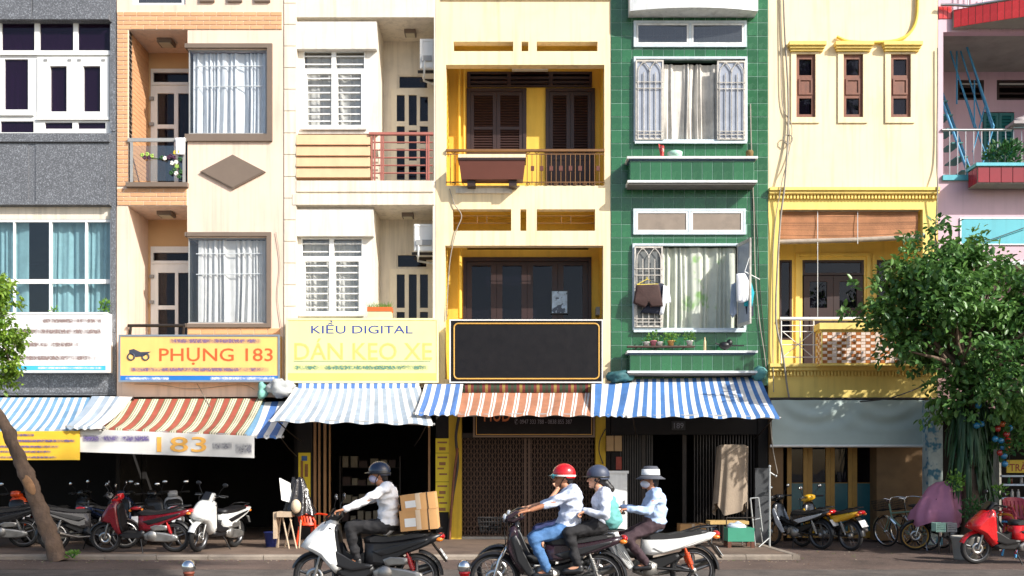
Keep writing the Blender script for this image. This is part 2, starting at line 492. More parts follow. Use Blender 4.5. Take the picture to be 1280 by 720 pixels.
for (p, q, r, s) in ((0,43.5,71.5,72.5),):
    pass
for (p, q) in ((47,95),(94.4,138)):                     # casement frames stand proud
    f = pr(p, q, 72, 149); h = pr(p+ (16 if p < 60 else 10.1), q-(11 if p < 60 else 12), 83, 140)
    mb = MB(); mb.wall(f[0]+.01, f[1]-.01, f[2], f[3], y-.03, y-.001, [h]); part(mb, 'casement', WHITEP, o)
for (p, q, r, s) in ((-45,139.5,64.5,69.5),(46.5,138.5,147.5,150.5),(0,43,138.5,145)):
    f = pr(p, q, r, s); mb = MB(); mb.box(f[0], f[1], y-.05, y-.0312, f[2], f[3]) if r > 140 else mb.box(f[0], f[1], y-.05, y-.001, f[2], f[3]); part(mb, 'transom_bar', WHITEP, o)
for px in (58,88,100,130,8,33):
    f = pr(px-2.2, px+2.2, 74.5 if px > 40 else 66, 77 if px > 40 else 68); mb = MB(); mb.box(f[0], f[1], y-.045, y-.0305, f[2], f[3]); part(mb, 'hinge', GREYPL, o)
# lower window
y = .10
def pl(*q): return RC(q[0], q[1], q[2], q[3], y)
xs = [-118,-76,-73,-32,-29,16.5,18.5,61.5,64.5,106.5,109,137.5]
wn = []
for k in range(0, 12, 2): wn += [pl(xs[k], xs[k+1], 277.5, 349), pl(xs[k], xs[k+1], 354.5, 416)]
wx = RC(-119, 139.6, 274, 418, y)
o = window(g1, wx[0], wx[1], wx[2], wx[3], y, wn, WHITEP, GLASS, .06)
TEALC = mat('pale_teal_curtain', L(150,196,204), .8, .12, 5, transl=.3)
for (p, q, s, f) in ((-118,38,5,14),(62,139,6,8)):
    part(curtain(X(p,.3), X(q,.3), Z(417,.3), Z(270,.3), .28, f, .035, s), 'curtain', TEALC, o)

# ================================================================== peach brick house
bx0, bx1 = X(146), X(354.5)
g2 = root('peach_house', 'peach plaster and brick house with corner windows, loggias and a brown diamond', 'building', ((bx0+bx1)/2, 0, 0))
shell(g2, bx0, bx1, ZTOP, [Z(496), Z(258), Z(22)], y0=1.5)
dep = 1.22
lo1 = RC(161, 234.5, 37.5, 233); lo2 = RC(160, 234, 257.5, 478)
gw1 = RC(239, 333.5, 62, 167.5); gw2 = RC(239, 333, 297, 404)
tw = RC(166, 232, -60, 6)
mb = MB(); mb.wall(bx0, bx1, Z(496), ZTOP, 0, .2, [lo1, lo2, gw1, gw2, tw, (lo1[1]-.01, gw1[0]+.01, gw1[2], gw1[3]), (lo2[1]-.01, gw2[0]+.01, gw2[2], gw2[3])])
part(mb, 'wall', PEACH, g2)
# loggia rooms: left wall, ceiling, floor, back wall with doorway
MORT2 = MORTAR
for (lo, zf, pl_, brick) in ((lo1, Z(233), 87, True), (lo2, Z(470), 310, False)):
    mb = MB()
    mb.box(bx0+.006, lo[0]-(.012 if brick else 0), .2, dep+.1, lo[2]-.2, lo[3]+.12)
    part(mb, 'loggia_side_wall', MORTAR if brick else PEACH, g2)
    boxpart(g2, 'loggia_ceiling', PEACH, lo[0]-.002, X(234), lo[3], lo[3]+.12, .2, dep)
    boxpart(g2, 'loggia_floor', CONC, lo[0]-.002, lo[1], zf-.15, zf, .2, dep)
    dx0, dx1 = X(188.5, dep), X(250, dep); zd = Z(86 if brick else 308, dep)
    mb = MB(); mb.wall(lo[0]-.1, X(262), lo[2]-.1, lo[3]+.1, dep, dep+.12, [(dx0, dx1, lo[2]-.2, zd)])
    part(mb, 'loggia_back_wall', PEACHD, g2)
    top = 88 if brick else 311
    tr = RC(192, 236, top+3 if brick else top+5, top+15, dep); dr = lambda *q: RC(*q, dep)
    yb = dep-.02
    frame_h = [tr] + ([dr(197,218,117,156), dr(223,246,117,250), dr(197,218,161,229)] if brick else [dr(198,219,341,382), dr(223,246,341,470), dr(198,219,387,470)])
    o = window(g2, dx0+.005, dx1-.005, zf+.002, zd-.005, yb, frame_h, WHITEP, GLASSD, .08, name='balcony_door')
    f = RC(190, 236, top+16, top+19, dep); boxpart(o, 'head_rail', WHITEP, f[0], f[1], f[2], f[3], yb-.03, yb-.001)
    part(curtain(X(197,1.5), X(236,1.5), zf+.05, Z(top+25,1.5), 1.47, 5, .03, 9), 'curtain', mat('striped_grey_curtain', L(170,160,150), .8, .2, 8), o)
    for py in ((124,156) if brick else (346,378)):
        h = RC(188, 193, py-2, py+2, dep); boxpart(o, 'hinge', GREYPL, h[0], h[1], h[2], h[3], yb-.05, yb-.001)
    ceiling_lamp(g2, 208, 51, .55, lo[3])
# bay side facing the loggia (glass returns round the corner)
for (lo, gw, cm, sd) in ((lo1, gw1, 'silver', 11), (lo2, gw2, 'pale', 12)):
    mb = MB()
    mb.box(lo[1], lo[1]+.1, .2, dep, lo[2]-.1, gw[2]); mb.box(lo[1], lo[1]+.1, .2, dep, gw[3], lo[3]+.1); mb.box(lo[1], lo[1]+.1, 1.0, dep, gw[2], gw[3])
    part(mb, 'bay_side_wall', PEACH, g2)
    # brown stone surround
    fx0, fx1 = X(233.5, -.06), X(340 if cm == 'silver' else 338.5, -.06)
    ft, fb = (54, 176) if cm == 'silver' else (290, 409)
    zt, zb = Z(ft, -.06), Z(fb, -.06)
    mb = MB()
    mb.box(fx0, fx1, -.06, -.001, gw[3]+.02, zt); mb.box(fx0, fx1, -.06, -.001, zb, gw[2]-.015)
    mb.box(gw[1]+.02, fx1, -.06, -.001, gw[2]-.015, gw[3]+.02)
    mb.box(fx0-.05, lo[1]-.001, -.0605, dep*.8, gw[3]+.02, zt); mb.box(fx0-.05, lo[1]-.001, -.0605, dep*.8, zb, gw[2]-.015)
    fr = part(mb, 'window_surround', BROWNF, g2)
    q = MB(); q.box(lo[1]+.02, gw[1], .03, .045, gw[2], gw[3]); part(q, 'pane', GLASS, fr)
    q = MB(); q.box(lo[1]+.02, lo[1]+.035, .046, 1.0, gw[2], gw[3]); part(q, 'pane', GLASSF, fr)
    q = MB(); q.wall(lo[1]+.02, gw[1], gw[2], gw[3], .02, .06, [(lo[1]+.04, gw[1]-.03, gw[2]+.03, gw[3]-.02)]); part(q, 'frame', GREYPL, fr)
    CURT = mat(cm+'_curtain', L(222,226,232) if cm == 'silver' else L(222,220,218), .35 if cm == 'silver' else .7, .10, 6, metal=.0, transl=.15)
    part(curtain(gw[0]+.0 if cm == 'silver' else gw[0]+.12, gw[1]-.02, gw[2]+.02, gw[3]-.03, .15, 13 if cm == 'silver' else 11, .045, sd), 'curtain', CURT, fr)
    for k in (.42, .18):
        zz = gw[3]-(gw[3]-gw[2])*k
        q = MB(); q.tube([(gw[0]+.08, .095, zz), (gw[1]-.1, .095, zz+.01)], .012, 6); part(q, 'curtain_band', mat('pale_ribbon', L(226,226,226), .5), fr)
# top window and vents
o = window(g2, tw[0], tw[1], tw[2], tw[3], .04, [(tw[0]+.10, tw[1]-.10, tw[2]+.06, tw[3]-.05)], WHITEP, GLASSF, .06)
for (p, q) in ((250,268.5),(285,303),(318.5,338)): pxbox(g2, 'vent', BROWNF, p, q, -16, 3, -.05, -.001, 0)
# diamond
c = P(291.5, 215.5); hw, hh = 41/56, 21.5/56
mb = MB(); mb.prism([(c.x-hw,c.z),(c.x,c.z-hh),(c.x+hw,c.z),(c.x,c.z+hh)], -.05, -.001); part(mb, 'diamond_relief', BROWNF, g2)
mb = MB(); mb.prism([(c.x-hw*.93,c.z),(c.x,c.z-hh*.93),(c.x+hw*.93,c.z),(c.x,c.z+hh*.93)], -.062, -.0505); part(mb, 'diamond_face', BROWNF, g2)
# bricks (thin glazed brick tiles, each its own piece) on mortar beds
def bricks(rt, x0, x1, z0, z1, yb, bw=.297, bh=.1, m=BRICKM, g=.015, d=.013, skip=()):
    nr = max(1, int(round((z1-z0)/bh))); bh = (z1-z0)/nr
    cache = {}
    for r in range(nr):
        zz = z0+r*bh
        x = x0 - (bw/2 if r % 2 else 0)
        while x < x1-.01:
            a, b = max(x, x0), min(x+bw, x1)
            if b-a > .03:
                key = round(b-a, 3)
                if key not in cache:
                    q = MB(); e = .004; wv, hv = (b-a)/2-g/2, bh/2-g/2
                    q.add([(-wv,0,-hv),(wv,0,-hv),(wv,0,hv),(-wv,0,hv),(-wv+e,-d,-hv+e),(wv-e,-d,-hv+e),(wv-e,-d,hv-e),(-wv+e,-d,hv-e)],
                          [(4,5,6,7),(0,1,5,4),(1,2,6,5),(2,3,7,6),(3,0,4,7)])
                    cache[key] = mkmesh(q, 'brick', m, (0,0,0))
                inst(cache[key], 'brick', rt, ((a+b)/2, yb, zz+bh/2))
            x += bw
bands = [(146.3,353,15,37.2),(146.3,160.6,37.4,233),(146.3,234.3,235.4,257),(234.5,351,410,418)]
for (p, q, r, s) in bands:
    f = RC(p, q, r, s); bedo = boxpart(g2, 'mortar_bed', MORTAR, f[0], f[1], f[2], f[3], -.008, -.0005)
    bricks(bedo, f[0]+.004, f[1]-.002, f[2], f[3], -.008)
# brick lining of the loggia's left wall, seen at a slant: joined
q = MB(); zz = lo1[2]; r = 0; xw = lo1[0]-.012
while zz < lo1[3]-.02:
    yy = .012 - (.148 if r % 2 else 0)
    while yy < dep-.02:
        a_, b_ = max(yy, .012), min(yy+.297, dep-.01)
        if b_-a_ > .03: q.box(xw, xw+.012, a_+.005, b_-.005, zz+.005, min(zz+.095, lo1[3]-.004))
        yy += .297
    zz += .1; r += 1
part(q, 'brick_lining', BRICKM, g2, kind='stuff')
boxpart(g2, 'mortar_bed', MORTAR, lo1[0]-.02, lo1[0]-.0125, lo1[2], lo1[3], .003, .2)
# balcony ledge + glass railing
pxbox(g2, 'balcony_ledge', BROWNF, 159.5, 236, 229.5, 235, -.12, .3, 0)
rl = root
mb = MB(); zt = Z(174.5, -.05)
mb.box(X(161), X(234), -.07, -.03, zt-.05, zt+.03); tr_ = part(mb, 'top_rail', GREYPL, g2)
for px in (165.5, 231): pxbox(g2, 'rail_post', GREYPL, px-1.6, px+1.6, 176.6, 229.4, -.065, -.035, 0)
pxbox(g2, 'glass_panel', BALGL, 167.5, 229, 183, 227, -.055, -.045, 0)
# lower loggia dark rail
mb = MB(); mb.tube([P(160,407,-.05), P(232,407,-.05)], .035, 8); part(mb, 'top_rail', IRON, g2)
for px in (163.5, 230): mb = MB(); mb.tube([P(px,407.5,-.05), P(px-1,419,-.05), P(px,424,.02)], .03, 6); part(mb, 'rail_post', IRON, g2)

# ================================================================== cream house
bx0, bx1 = X(355), X(544.5)
g3 = root('cream_house', 'cream white house with slatted windows beside recessed balconies', 'building', ((bx0+bx1)/2, 0, 0))
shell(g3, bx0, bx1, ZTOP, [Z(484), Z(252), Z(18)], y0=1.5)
dep = 1.25
r1 = RC(370.5, 542.5, 21.5, 226); r2 = RC(370.5, 541, 257, 480)
mb = MB(); mb.wall(bx0, bx1, Z(484), ZTOP, 0, .2, [r1, r2]); part(mb, 'wall', CREAMP, g3)
k = 0; py = 5.0
prev = -30
ys = [-24, 4.5, 31, 58, 85, 112, 139, 166.5, 193.5, 221, 248, 275, 302, 329, 356, 383, 410]
for k in range(len(ys)-1):
    pxbox(g3, 'pilaster_block', CREAMP, 355.6, 370.2, ys[k]+.5, ys[k+1]-.5, -.022, -.001, 0)
SLATM = mat('white_window_bars', L(226,226,222), .5, .06, 6)
CURW = mat('pale_lace_curtain', L(222,218,212), .8, .1, 8, transl=.25)
for (rc, hd0, hd1, bayx, win, sill, dz, lampy, first) in ((r1, 27, 61, 471.5, (379.5,456,63,160), 167, 226, 41, True), (r2, 262, 295, 467, (377,453,297.5,393), 470, 470, 275, False)):
    yb = .16                                     # the bay stands back in the recess
    bx = X(bayx, yb)
    wv = RC(*win, yb)
    mb = MB(); mb.wall(rc[0]-.002, bx, Z(sill, yb), rc[3]+.05, yb, yb+.15, [wv]); part(mb, 'bay_wall', WHITEW, g3)
    f = RC(370, 470.5 if first else 466.5, hd0, hd1, .02)
    mb = MB(); mb.box(rc[0]+.003, f[1], .02, yb-.002, f[2], f[3]); part(mb, 'window_header', WHITEW, g3)
    boxpart(g3, 'bay_side_wall', CREAMP, bx-.12, bx, Z(dz, yb), rc[3]+.1, yb+.151, dep)
    boxpart(g3, 'loggia_ceiling', CREAMP, rc[0]-.01, rc[1]+.01, rc[3], rc[3]+.14, .201, dep)
    boxpart(g3, 'loggia_floor', CONC, rc[0], rc[1], Z(dz)-.14, Z(dz), .201, dep)
    boxpart(g3, 'loggia_side_wall', CREAMP, rc[1], rc[1]+.05, Z(dz), rc[3], .2, dep)
    boxpart(g3, 'loggia_side_wall', CREAMP, rc[0]-.1, rc[0]-.001, Z(dz), rc[3], .2, dep)
    d0 = (488.5, 541, 111, 227) if first else (487, 541, 336, 460)
    dd = RC(*d0, dep); ttr = RC(497, 536, 93.5, 111, dep) if first else RC(495, 535, 317, 335, dep)
    hole = (dd[0], rc[1]-.02, dd[2]-.2, dd[3]); hole2 = ttr
    mb = MB(); mb.wall(rc[0]-.05, rc[1]+.05, Z(dz)-.1, rc[3]+.1, dep, dep+.12, [hole, hole2]); part(mb, 'loggia_back_wall', CREAMP, g3)
    window(g3, ttr[0], ttr[1], ttr[2], ttr[3], dep+.02, [(ttr[0]+.04, ttr[1]-.04, ttr[2]+.03, ttr[3]-.03)], CREAMP, GLASSD, .06, name='transom_window')
    dl = lambda *q: RC(*q, dep)
    pn = [dl(496,506,119,152), dl(511,521,119,157), dl(525,535,121,152), dl(496,506,158,180), dl(511,521,163,201), dl(525,535,158,180), dl(496,506,186,225), dl(511,521,206,225), dl(525,535,186,225)] if first else \
         [dl(496,506,343,385), dl(511,521,343,398), dl(525,535,343,385), dl(496,506,390,450), dl(511,521,404,450), dl(525,535,390,450)]
    window(g3, dd[0]+.004, rc[1]-.024, Z(dz)+.002, dd[3]-.004, dep-.02, pn, mat('ivory_door_paint', L(226,214,190), .45, .06, 3, streak=.1), GLASSD, .07, name='balcony_door')
    # window with four lights and bars
    x0, x1, z0, z1 = wv
    xm = X((win[0]+win[1])/2-.5, yb); zm = Z(win[2]+26, yb)
    e = .05
    pn = [(x0+e*.3, xm-e, zm+e*1.1, z1-e*.4), (xm+e, x1-e*.3, zm+e*1.1, z1-e*.4), (x0+e*1.6, xm-e, z0+e*1.3, zm-e*1.2), (xm+e*1.8, x1-e*1.6, z0+e*1.3, zm-e*1.2)]
    o = window(g3, x0, x1, z0, z1, yb-.012, pn, WHITEP, GLASS, .09, gy=yb+.06)
    part(curtain(x0, x1, z0+.03, z1-.02, yb+.24, 9, .03, 21+first), 'curtain', CURW, o)
    for p in pn:
        nb = 2 if p[3]-p[2] < .6 else 7
        for i in range(nb):
            zz = p[2]+(p[3]-p[2])*(i+.6)/(nb+.2)
            q = MB(); q.box(p[0]-.004, p[1]+.004, yb+.015, yb+.03, zz-.014, zz+.014); part(q, 'window_bar', SLATM, o)
    mb = MB(); mb.box(x0-.04, x1+.04, yb-.05, yb-.013, z0-.05, z0); part(mb, 'window_sill', WHITEW, o)
    ceiling_lamp(g3, 513 if first else 510, lampy, .7, rc[3], .26)
# lap siding boards and pink rail on the upper balcony
for k in range(4):
    t, bt = 168.5+k*13.6, 168.5+(k+1)*13.6
    f = RC(370.5, 463, t, bt, .0)
    mb = MB(); mb.add([(f[0]+.003,.0,f[3]),(f[1],.0,f[3]),(f[1],-.045,f[2]+.012),(f[0]+.003,-.045,f[2]+.012),(f[0]+.003,.10,f[2]+.012),(f[1],.10,f[2]+.012),(f[0]+.003,.10,f[3]),(f[1],.10,f[3])],
        [(3,2,1,0),(4,5,2,3),(2,5,7,1),(0,6,4,3),(6,7,5,4)])
    part(mb, 'lap_board', SIDING, g3)
pxbox(g3, 'panel_back', SIDING, 370.6, 463, 168, 223.5, .101, .155, 0)
pxbox(g3, 'top_rail', PINKRAIL, 461.5, 541.5, 166, 169, -.05, .04, 0)
for px in (465, 468.4, 476.5, 479, 533.5, 536): pxbox(g3, 'rail_post', PINKRAIL, px-.9, px+.9, 169.1, 226, -.03, .02, 0)
for k in range(5):
    py = 178+k*9.6
    mb = MB(); mb.tube([P(466,py,-.005), P(541,py,-.005)], .016, 6); part(mb, 'rail_bar', PINKRAIL, g3)
pxbox(g3, 'balcony_ledge', CREAMP, 370.6, 542, 226.2, 240, -.03, .3, 0)
pxbox(g3, 'cornice_line', CREAMP, 366, 543, 243, 256.4, -.035, -.001, 0)
# ================================================================== yellow house with brown shutters
bx0, bx1 = X(545), X(763)
g4 = root('yellow_house', 'yellow plaster house with dark brown shutters in deep loggias', 'building', ((bx0+bx1)/2, 0, 0))
shell(g4, bx0, bx1, ZTOP, [Z(482), Z(248), Z(14)], y0=1.4)
dep = 1.1
l1 = RC(557.5, 755.5, 81, 232); l2 = RC(556.5, 754, 307, 474)
slots = [RC(*q) for q in ((567,641.5,52,64),(652,660.5,52,64),(671,747,52,64),(566,639,261.5,288.5),(650.5,658,261.5,288.5),(671,744,261.5,288.5))]
mb = MB(); mb.wall(bx0, bx1, Z(482), ZTOP, 0, .22, [l1, l2]+slots); part(mb, 'wall', YELLOW, g4)
pxbox(g4, 'cornice_line', YELLOW, 552, 763, -4, 0.6, -.03, -.001, 0)
for (lo, zf, zc) in ((l1, Z(232), Z(48)), (l2, Z(474), Z(258))):
    boxpart(g4, 'loggia_side_wall', YELLOWSH, bx0+.006, lo[0]-.02, zf-.1, zc, .221, dep)
    boxpart(g4, 'loggia_side_wall', YELLOWSH, lo[1]+.002, bx1-.006, zf-.1, zc, .221, dep)
    boxpart(g4, 'loggia_ceiling', YELLOWSH, bx0+.006, bx1-.006, zc, zc+.14, .221, dep)
    boxpart(g4, 'loggia_floor', CONC, bx0+.006, bx1-.006, zf-.13, zf, .221, dep)
bwh = [RC(584.5, 657, 112, 196, dep), RC(683, 742.5, 112, 233, dep), RC(584, 740, 90, 109.5, dep)]
mb = MB(); mb.wall(bx0+.006, bx1-.006, Z(236), Z(44), dep, dep+.15, bwh); part(mb, 'loggia_back_wall', YELLOWSH, g4)
fold = RC(580, 738, 323, 475, dep)
mb = MB(); mb.wall(bx0+.006, bx1-.006, Z(478), Z(254), dep, dep+.15, [fold, RC(584, 736, 309, 312, dep)]); part(mb, 'loggia_back_wall', YELLOWSH, g4)
# upper: transom louvres, shuttered window, shuttered door
b = bwh[2]
mb = MB(); cs = [RC(q, r, 93, 106.5, dep) for (q, r) in ((588,634),(638.5,686),(691,737))]
mb.wall(b[0], b[1], b[2], b[3], dep-.03, dep+.05, cs); tro = part(mb, 'transom_window', DKBROWN, g4)
for c_ in cs:
    for k in range(2):
        zz = c_[2]+(c_[3]-c_[2])*(.3+.4*k); q = MB(); q.box(c_[0], c_[1], dep, dep+.03, zz-.035, zz+.03); part(q, 'slat', DKBROWN, tro)
    q = MB(); q.box(c_[0], c_[1], dep+.06, dep+.07, c_[2], c_[3]); part(q, 'pane', GLASSD, tro)
for (b, n, xm) in ((bwh[0], 2, None), (bwh[1], 2, None)):
    mb = MB(); mb.wall(b[0]-.02, b[1]+.02, b[2], b[3]+.02, dep-.05, dep+.06, [(b[0]+.06, b[1]-.06, b[2]-(.1 if b is bwh[1] else -.05), b[3]-.06)])
    part(mb, 'door_frame' if b is bwh[1] else 'window_frame', DKBROWN, g4)
    xm = (b[0]+b[1])/2
    if b is bwh[0]:
        for (p, q) in ((b[0]+.065, xm-.004), (xm+.004, b[1]-.065)):
            louvre(g4, p, q, b[2]+.06, b[3]-.065, dep-.03, DKBROWN, 24, mid=(b[2]+(b[3]-b[2])*.42,), fw=.085)
    else:
        for (p, q) in ((b[0]+.065, xm-.004), (xm+.004, b[1]-.065)):
            zk = Z(196, dep)
            louvre(g4, p, q, zk, b[3]-.065, dep-.03, DKBROWN, 24, fw=.085, name='door_shutter')
            mb = MB(); mb.wall(p, q, b[2]+.01, zk-.002, dep-.03, dep+.02, [(p+.09, q-.09, b[2]+.12, zk-.08)]); dd = part(mb, 'door_panel', DKBROWN, g4)
            q2 = MB(); q2.box(p+.09, q-.09, dep-.01, dep+.01, b[2]+.12, zk-.08); part(q2, 'panel_field', DKBROWN, dd)
# fluorescent lamp under the beam
mb = MB(); mb.box(X(640,.9), X(685,.9), .85, .95, Z(88.5,.9), Z(85,.9)); la = part(mb, 'tube_lamp', WHITEPL, g4)
mb = MB(); mb.box(X(642,.9), X(683,.9), .87, .93, Z(85,.9)+.001, Z(84,.9)+.5); part(mb, 'lamp_bracket', IRON, la)
# lower: four-leaf dark glazed folding door and a notice
x0, x1, z0, z1 = fold
ns = 4; wd = (x1-x0-.1)/ns
mb = MB(); mb.wall(x0-.02, x1+.02, z0, z1+.02, dep-.05, dep+.06, [(x0+.05, x1-.05, z0-.1, z1-.07)]); part(mb, 'door_frame', DKBROWN, g4)
for k in range(ns):
    a_ = x0+.05+k*wd+.004; b_ = a_+wd-.008
    window(g4, a_, b_, z0+.01, z1-.072, dep-.01, [(a_+.13, b_-.13, z0+.5, z1-.17)], DKBROWN, GLASSD, .05, name='door_leaf')
q = RC(690, 709, 364, 391, dep-.06); nb = MB(); nb.wall(q[0]-.025, q[1]+.025, q[2]-.025, q[3]+.025, dep-.055, dep-.045, [q]); no = part(nb, 'notice_frame', BLACKP, g4)
nb = MB(); nb.box(q[0], q[1], dep-.052, dep-.046, q[2], q[3]); part(nb, 'notice', mat('blue_grey_print', L(176,196,214), .4, .35, 9, speck=(L(60,70,86), 5, .52, .56)), no)
boxpart(g4, 'meter_box', GREYPL, X(745,.9), X(750,.9), Z(394,.9), Z(384,.9), .85, dep)
# breeze-block lattice on the left side walls
for (lo, zt, zb) in ((l1, 92, 188), (l2, 312, 398)):
    lat = MB(); xw = lo[0]-.02
    for k in range(int((zb-zt)/8.0)):
        zc = Z(zt+4+k*8.0, .5)
        for j in range(3):
            yc = .36+j*.27
            pts = [(xw+.012, yc+.12*math.cos(t*PI/4), zc+.062*math.sin(t*PI/4)) for t in range(9)]
            lat.tube(pts, .016, 5, cap=False)
    part(lat, 'breeze_block_lattice', YELLOWSH, g4, kind='stuff')
# upper railing
zr = Z(188.5, -.03)
mb = MB(); mb.box(l1[0], l1[1], -.06, 0-.001+.02, zr-.02, zr+.03); part(mb, 'hand_rail', BRASS, g4)
for py in (193, 228):
    mb = MB(); mb.box(l1[0], l1[1], -.025, -.008, Z(py)-.01, Z(py)+.01); part(mb, 'rail_bar', BRASS, g4)
sqm = None
px = 563.0
while px < 755:
    if not (572 < px < 655):
        mb = MB(); mb.tube([P(px,193,-.016), P(px,231,-.016)], .009, 5); part(mb, 'baluster', BRASS, g4)
    px += 6.0
for px in (665.5, 677, 689, 701, 713, 725, 747.5):
    pxbox(g4, 'square_ornament', PLANTERB, px-2.2, px+2.2, 208, 214, -.04, -.017, 0)
for px in (567,660,671,683,695,707,719,731,742):
    for py in (190.5, 230.2):
        pts = [(X(px)+.045*math.cos(t*PI/5), -.016, Z(py)+.022*math.sin(t*PI/5)) for t in range(11)]
        mb = MB(); mb.tube(pts, .008, 4, cap=False); part(mb, 'scroll', BRASS, g4)
# pipes down the left jamb
for (px, y_) in ((574, .8), (580, .95)):
    mb = MB(); mb.tube([P(px,84,y_), P(px,231,y_)], .035, 8); part(mb, 'drain_pipe', YELLOWSH, g4)
mb = MB(); mb.tube([P(575,309,.8), P(575,398,.8)], .045, 8); part(mb, 'drain_pipe', YELLOWSH, g4)
# thin bars in the lower slots
for (p, q) in ((567,638),(672,743)):
    for py in (270, 279):
        mb = MB(); mb.tube([P(p,py,.1), P(q,py,.1)], .009, 5); part(mb, 'slot_bar', BRASS, g4)
    for px in ((p+q)/2-6, (p+q)/2+6): mb = MB(); mb.tube([P(px,270,.1), P(px,279,.1)], .008, 5); part(mb, 'slot_bar', BRASS, g4)
pxbox(g4, 'canopy_stub', CREAMP, 570, 640, 236, 242, -.05, -.001, 0)
# brown planter box hung outside the rail, on two brackets
pb = root('planter_box', 'long brown planter box with a pale top edge hung on the yellow house railing', 'planter', (X(614,-.3), -.25, Z(224,-.3)))
f = RC(573.5, 656.5, 200, 223, -.42)
mb = MB(); mb.add([(f[0],-.42,f[3]),(f[1],-.42,f[3]),(f[1],-.05,f[3]),(f[0],-.05,f[3]),(f[0]+.05,-.36,f[2]),(f[1]-.05,-.36,f[2]),(f[1]-.05,-.05,f[2]),(f[0]+.05,-.05,f[2])],
    [(0,1,2,3),(7,6,5,4),(4,5,1,0),(5,6,2,1),(6,7,3,2),(7,4,0,3)]); part(mb, 'box', PLANTERB, pb)
mb = MB(); mb.box(f[0]-.02, f[1]+.02, -.44, -.03, f[3]+.001, f[3]+.05); part(mb, 'dark_rim', DKBROWN, pb)
mb = MB(); mb.box(f[0]-.01, f[1]+.01, -.43, -.04, f[3]+.0505, f[3]+.125); part(mb, 'pale_rim', YELLOWB, pb)
for px in (589, 641):
    mb = MB(); q = RC(px-5, px+5, 223, 232, -.3); mb.box(q[0], q[1], -.30, -.001, q[2], f[2]+.01); part(mb, 'bracket', DKBROWN, pb)
# ground floor: ochre pilasters, folding lattice gate, sign
pxbox(g4, 'pilaster', OCHRE, 744.5, 757, 484, 676, .0, .25, 0)
pxbox(g4, 'pilaster', OCHRE, 561, 577, 484, 676, .0, .25, 0)
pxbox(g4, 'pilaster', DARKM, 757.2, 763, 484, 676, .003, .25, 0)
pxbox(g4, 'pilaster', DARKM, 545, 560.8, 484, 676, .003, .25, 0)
pxbox(g4, 'gate_track', IRON, 577.2, 744.3, 541, 547, .1, .25, 0)
gx0, gx1, gz0, gz1 = X(577.5,.2), X(744,.2), .02, Z(547,.2)
boxpart(g4, 'threshold', CONC, gx0, gx1, -.02, .05, .05, .4)
nb_ = 44; st = (gx1-gx0)/nb_
q = MB()
for i in range(nb_+1):
    x = gx0+i*st; q.box(x-.008, x+.008, .19, .2, gz0, gz1)
part(q, 'gate_bars', GATE, g4, kind='stuff')
q = MB(); rows = 22; h = (gz1-gz0)/rows
for j in range(rows):
    for i in range(nb_):
        x = gx0+i*st; z = gz0+j*h
        up = (i+j) % 2 == 0
        za, zb = (z, z+h) if up else (z+h, z)
        q.add([(x,.186,za-.012),(x+st,.186,zb-.012),(x+st,.186,zb+.012),(x,.186,za+.012)], [(0,1,2,3)])
part(q, 'gate_lattice', GATE, g4, kind='stuff')
for px in (655, 660): mb = MB(); mb.box(X(px,.15), X(px+3.2,.15), .14, .19, gz0, gz1); part(mb, 'gate_stile', GATE, g4)

# ================================================================== green tiled house
bx0, bx1 = X(763.6), X(960)
g5 = root('green_house', 'narrow house faced in glossy green tiles with barred windows', 'building', ((bx0+bx1)/2, 0, 0))
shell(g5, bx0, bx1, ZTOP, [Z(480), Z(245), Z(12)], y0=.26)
ops = [RC(793,931.5,28,58.5), RC(793,932.5,73,177), RC(792.5,930.5,262.5,292.5), RC(791.5,931,306,412)]
mb = MB(); mb.wall(bx0, bx1, Z(482), ZTOP, .0, .26, ops); part(mb, 'wall', GROUT, g5)
tw_, th_ = 13.1/56, 16.8/56
def tilemesh(wv, hv, m, name, d=.016, e=.005, g=.006):
    q = MB(); a_, c_ = wv/2-g/2, hv/2-g/2
    q.add([(-a_,0,-c_),(a_,0,-c_),(a_,0,c_),(-a_,0,c_),(-a_+e,-d,-c_+e),(a_-e,-d,-c_+e),(a_-e,-d,c_-e),(-a_+e,-d,c_-e)],
          [(4,5,6,7),(0,1,5,4),(1,2,6,5),(2,3,7,6),(3,0,4,7)])
    return mkmesh(q, name, m, (0,0,0))
def clip(c0, c1, r0, r1):                     # cut a tile by the openings (keeps the largest rectangle)
    for o in ops:
        if o[0] < c1-.002 and o[1] > c0+.002 and o[2] < r1-.002 and o[3] > r0+.002:
            cands = [(c0, min(c1, o[0]), r0, r1), (max(c0, o[1]), c1, r0, r1), (c0, c1, r0, min(r1, o[2])), (c0, c1, max(r0, o[3]), r1)]
            cands = [c for c in cands if c[1]-c[0] > .03 and c[3]-c[2] > .03]
            if not cands: return None
            c0, c1, r0, r1 = max(cands, key=lambda c: (c[1]-c[0])*(c[3]-c[2]))
    return c0, c1, r0, r1
tc_ = {}
extra = MB(); cnt = 0
zrow = Z(482)
rows = []
zt = Z(12)+th_*6
while zrow < Z(-16):
    rows.append(zrow); zrow += th_
for r0 in rows:
    x = bx0+.004
    while x < bx1-.02:
        c = clip(x, min(x+tw_, bx1-.002), r0, r0+th_)
        if c:
            key = (round(c[1]-c[0], 3), round(c[3]-c[2], 3))
            if key not in tc_: tc_[key] = tilemesh(key[0], key[1], TILEG, 'tile', g=.013, d=.007, e=.003)
            cnt += 1
            inst(tc_[key], 'tile', g5, ((c[0]+c[1])/2, -.0005-random.random()*.002, (c[2]+c[3])/2), rot=(random.gauss(0,.004), 0, random.gauss(0,.004)))
        x += tw_
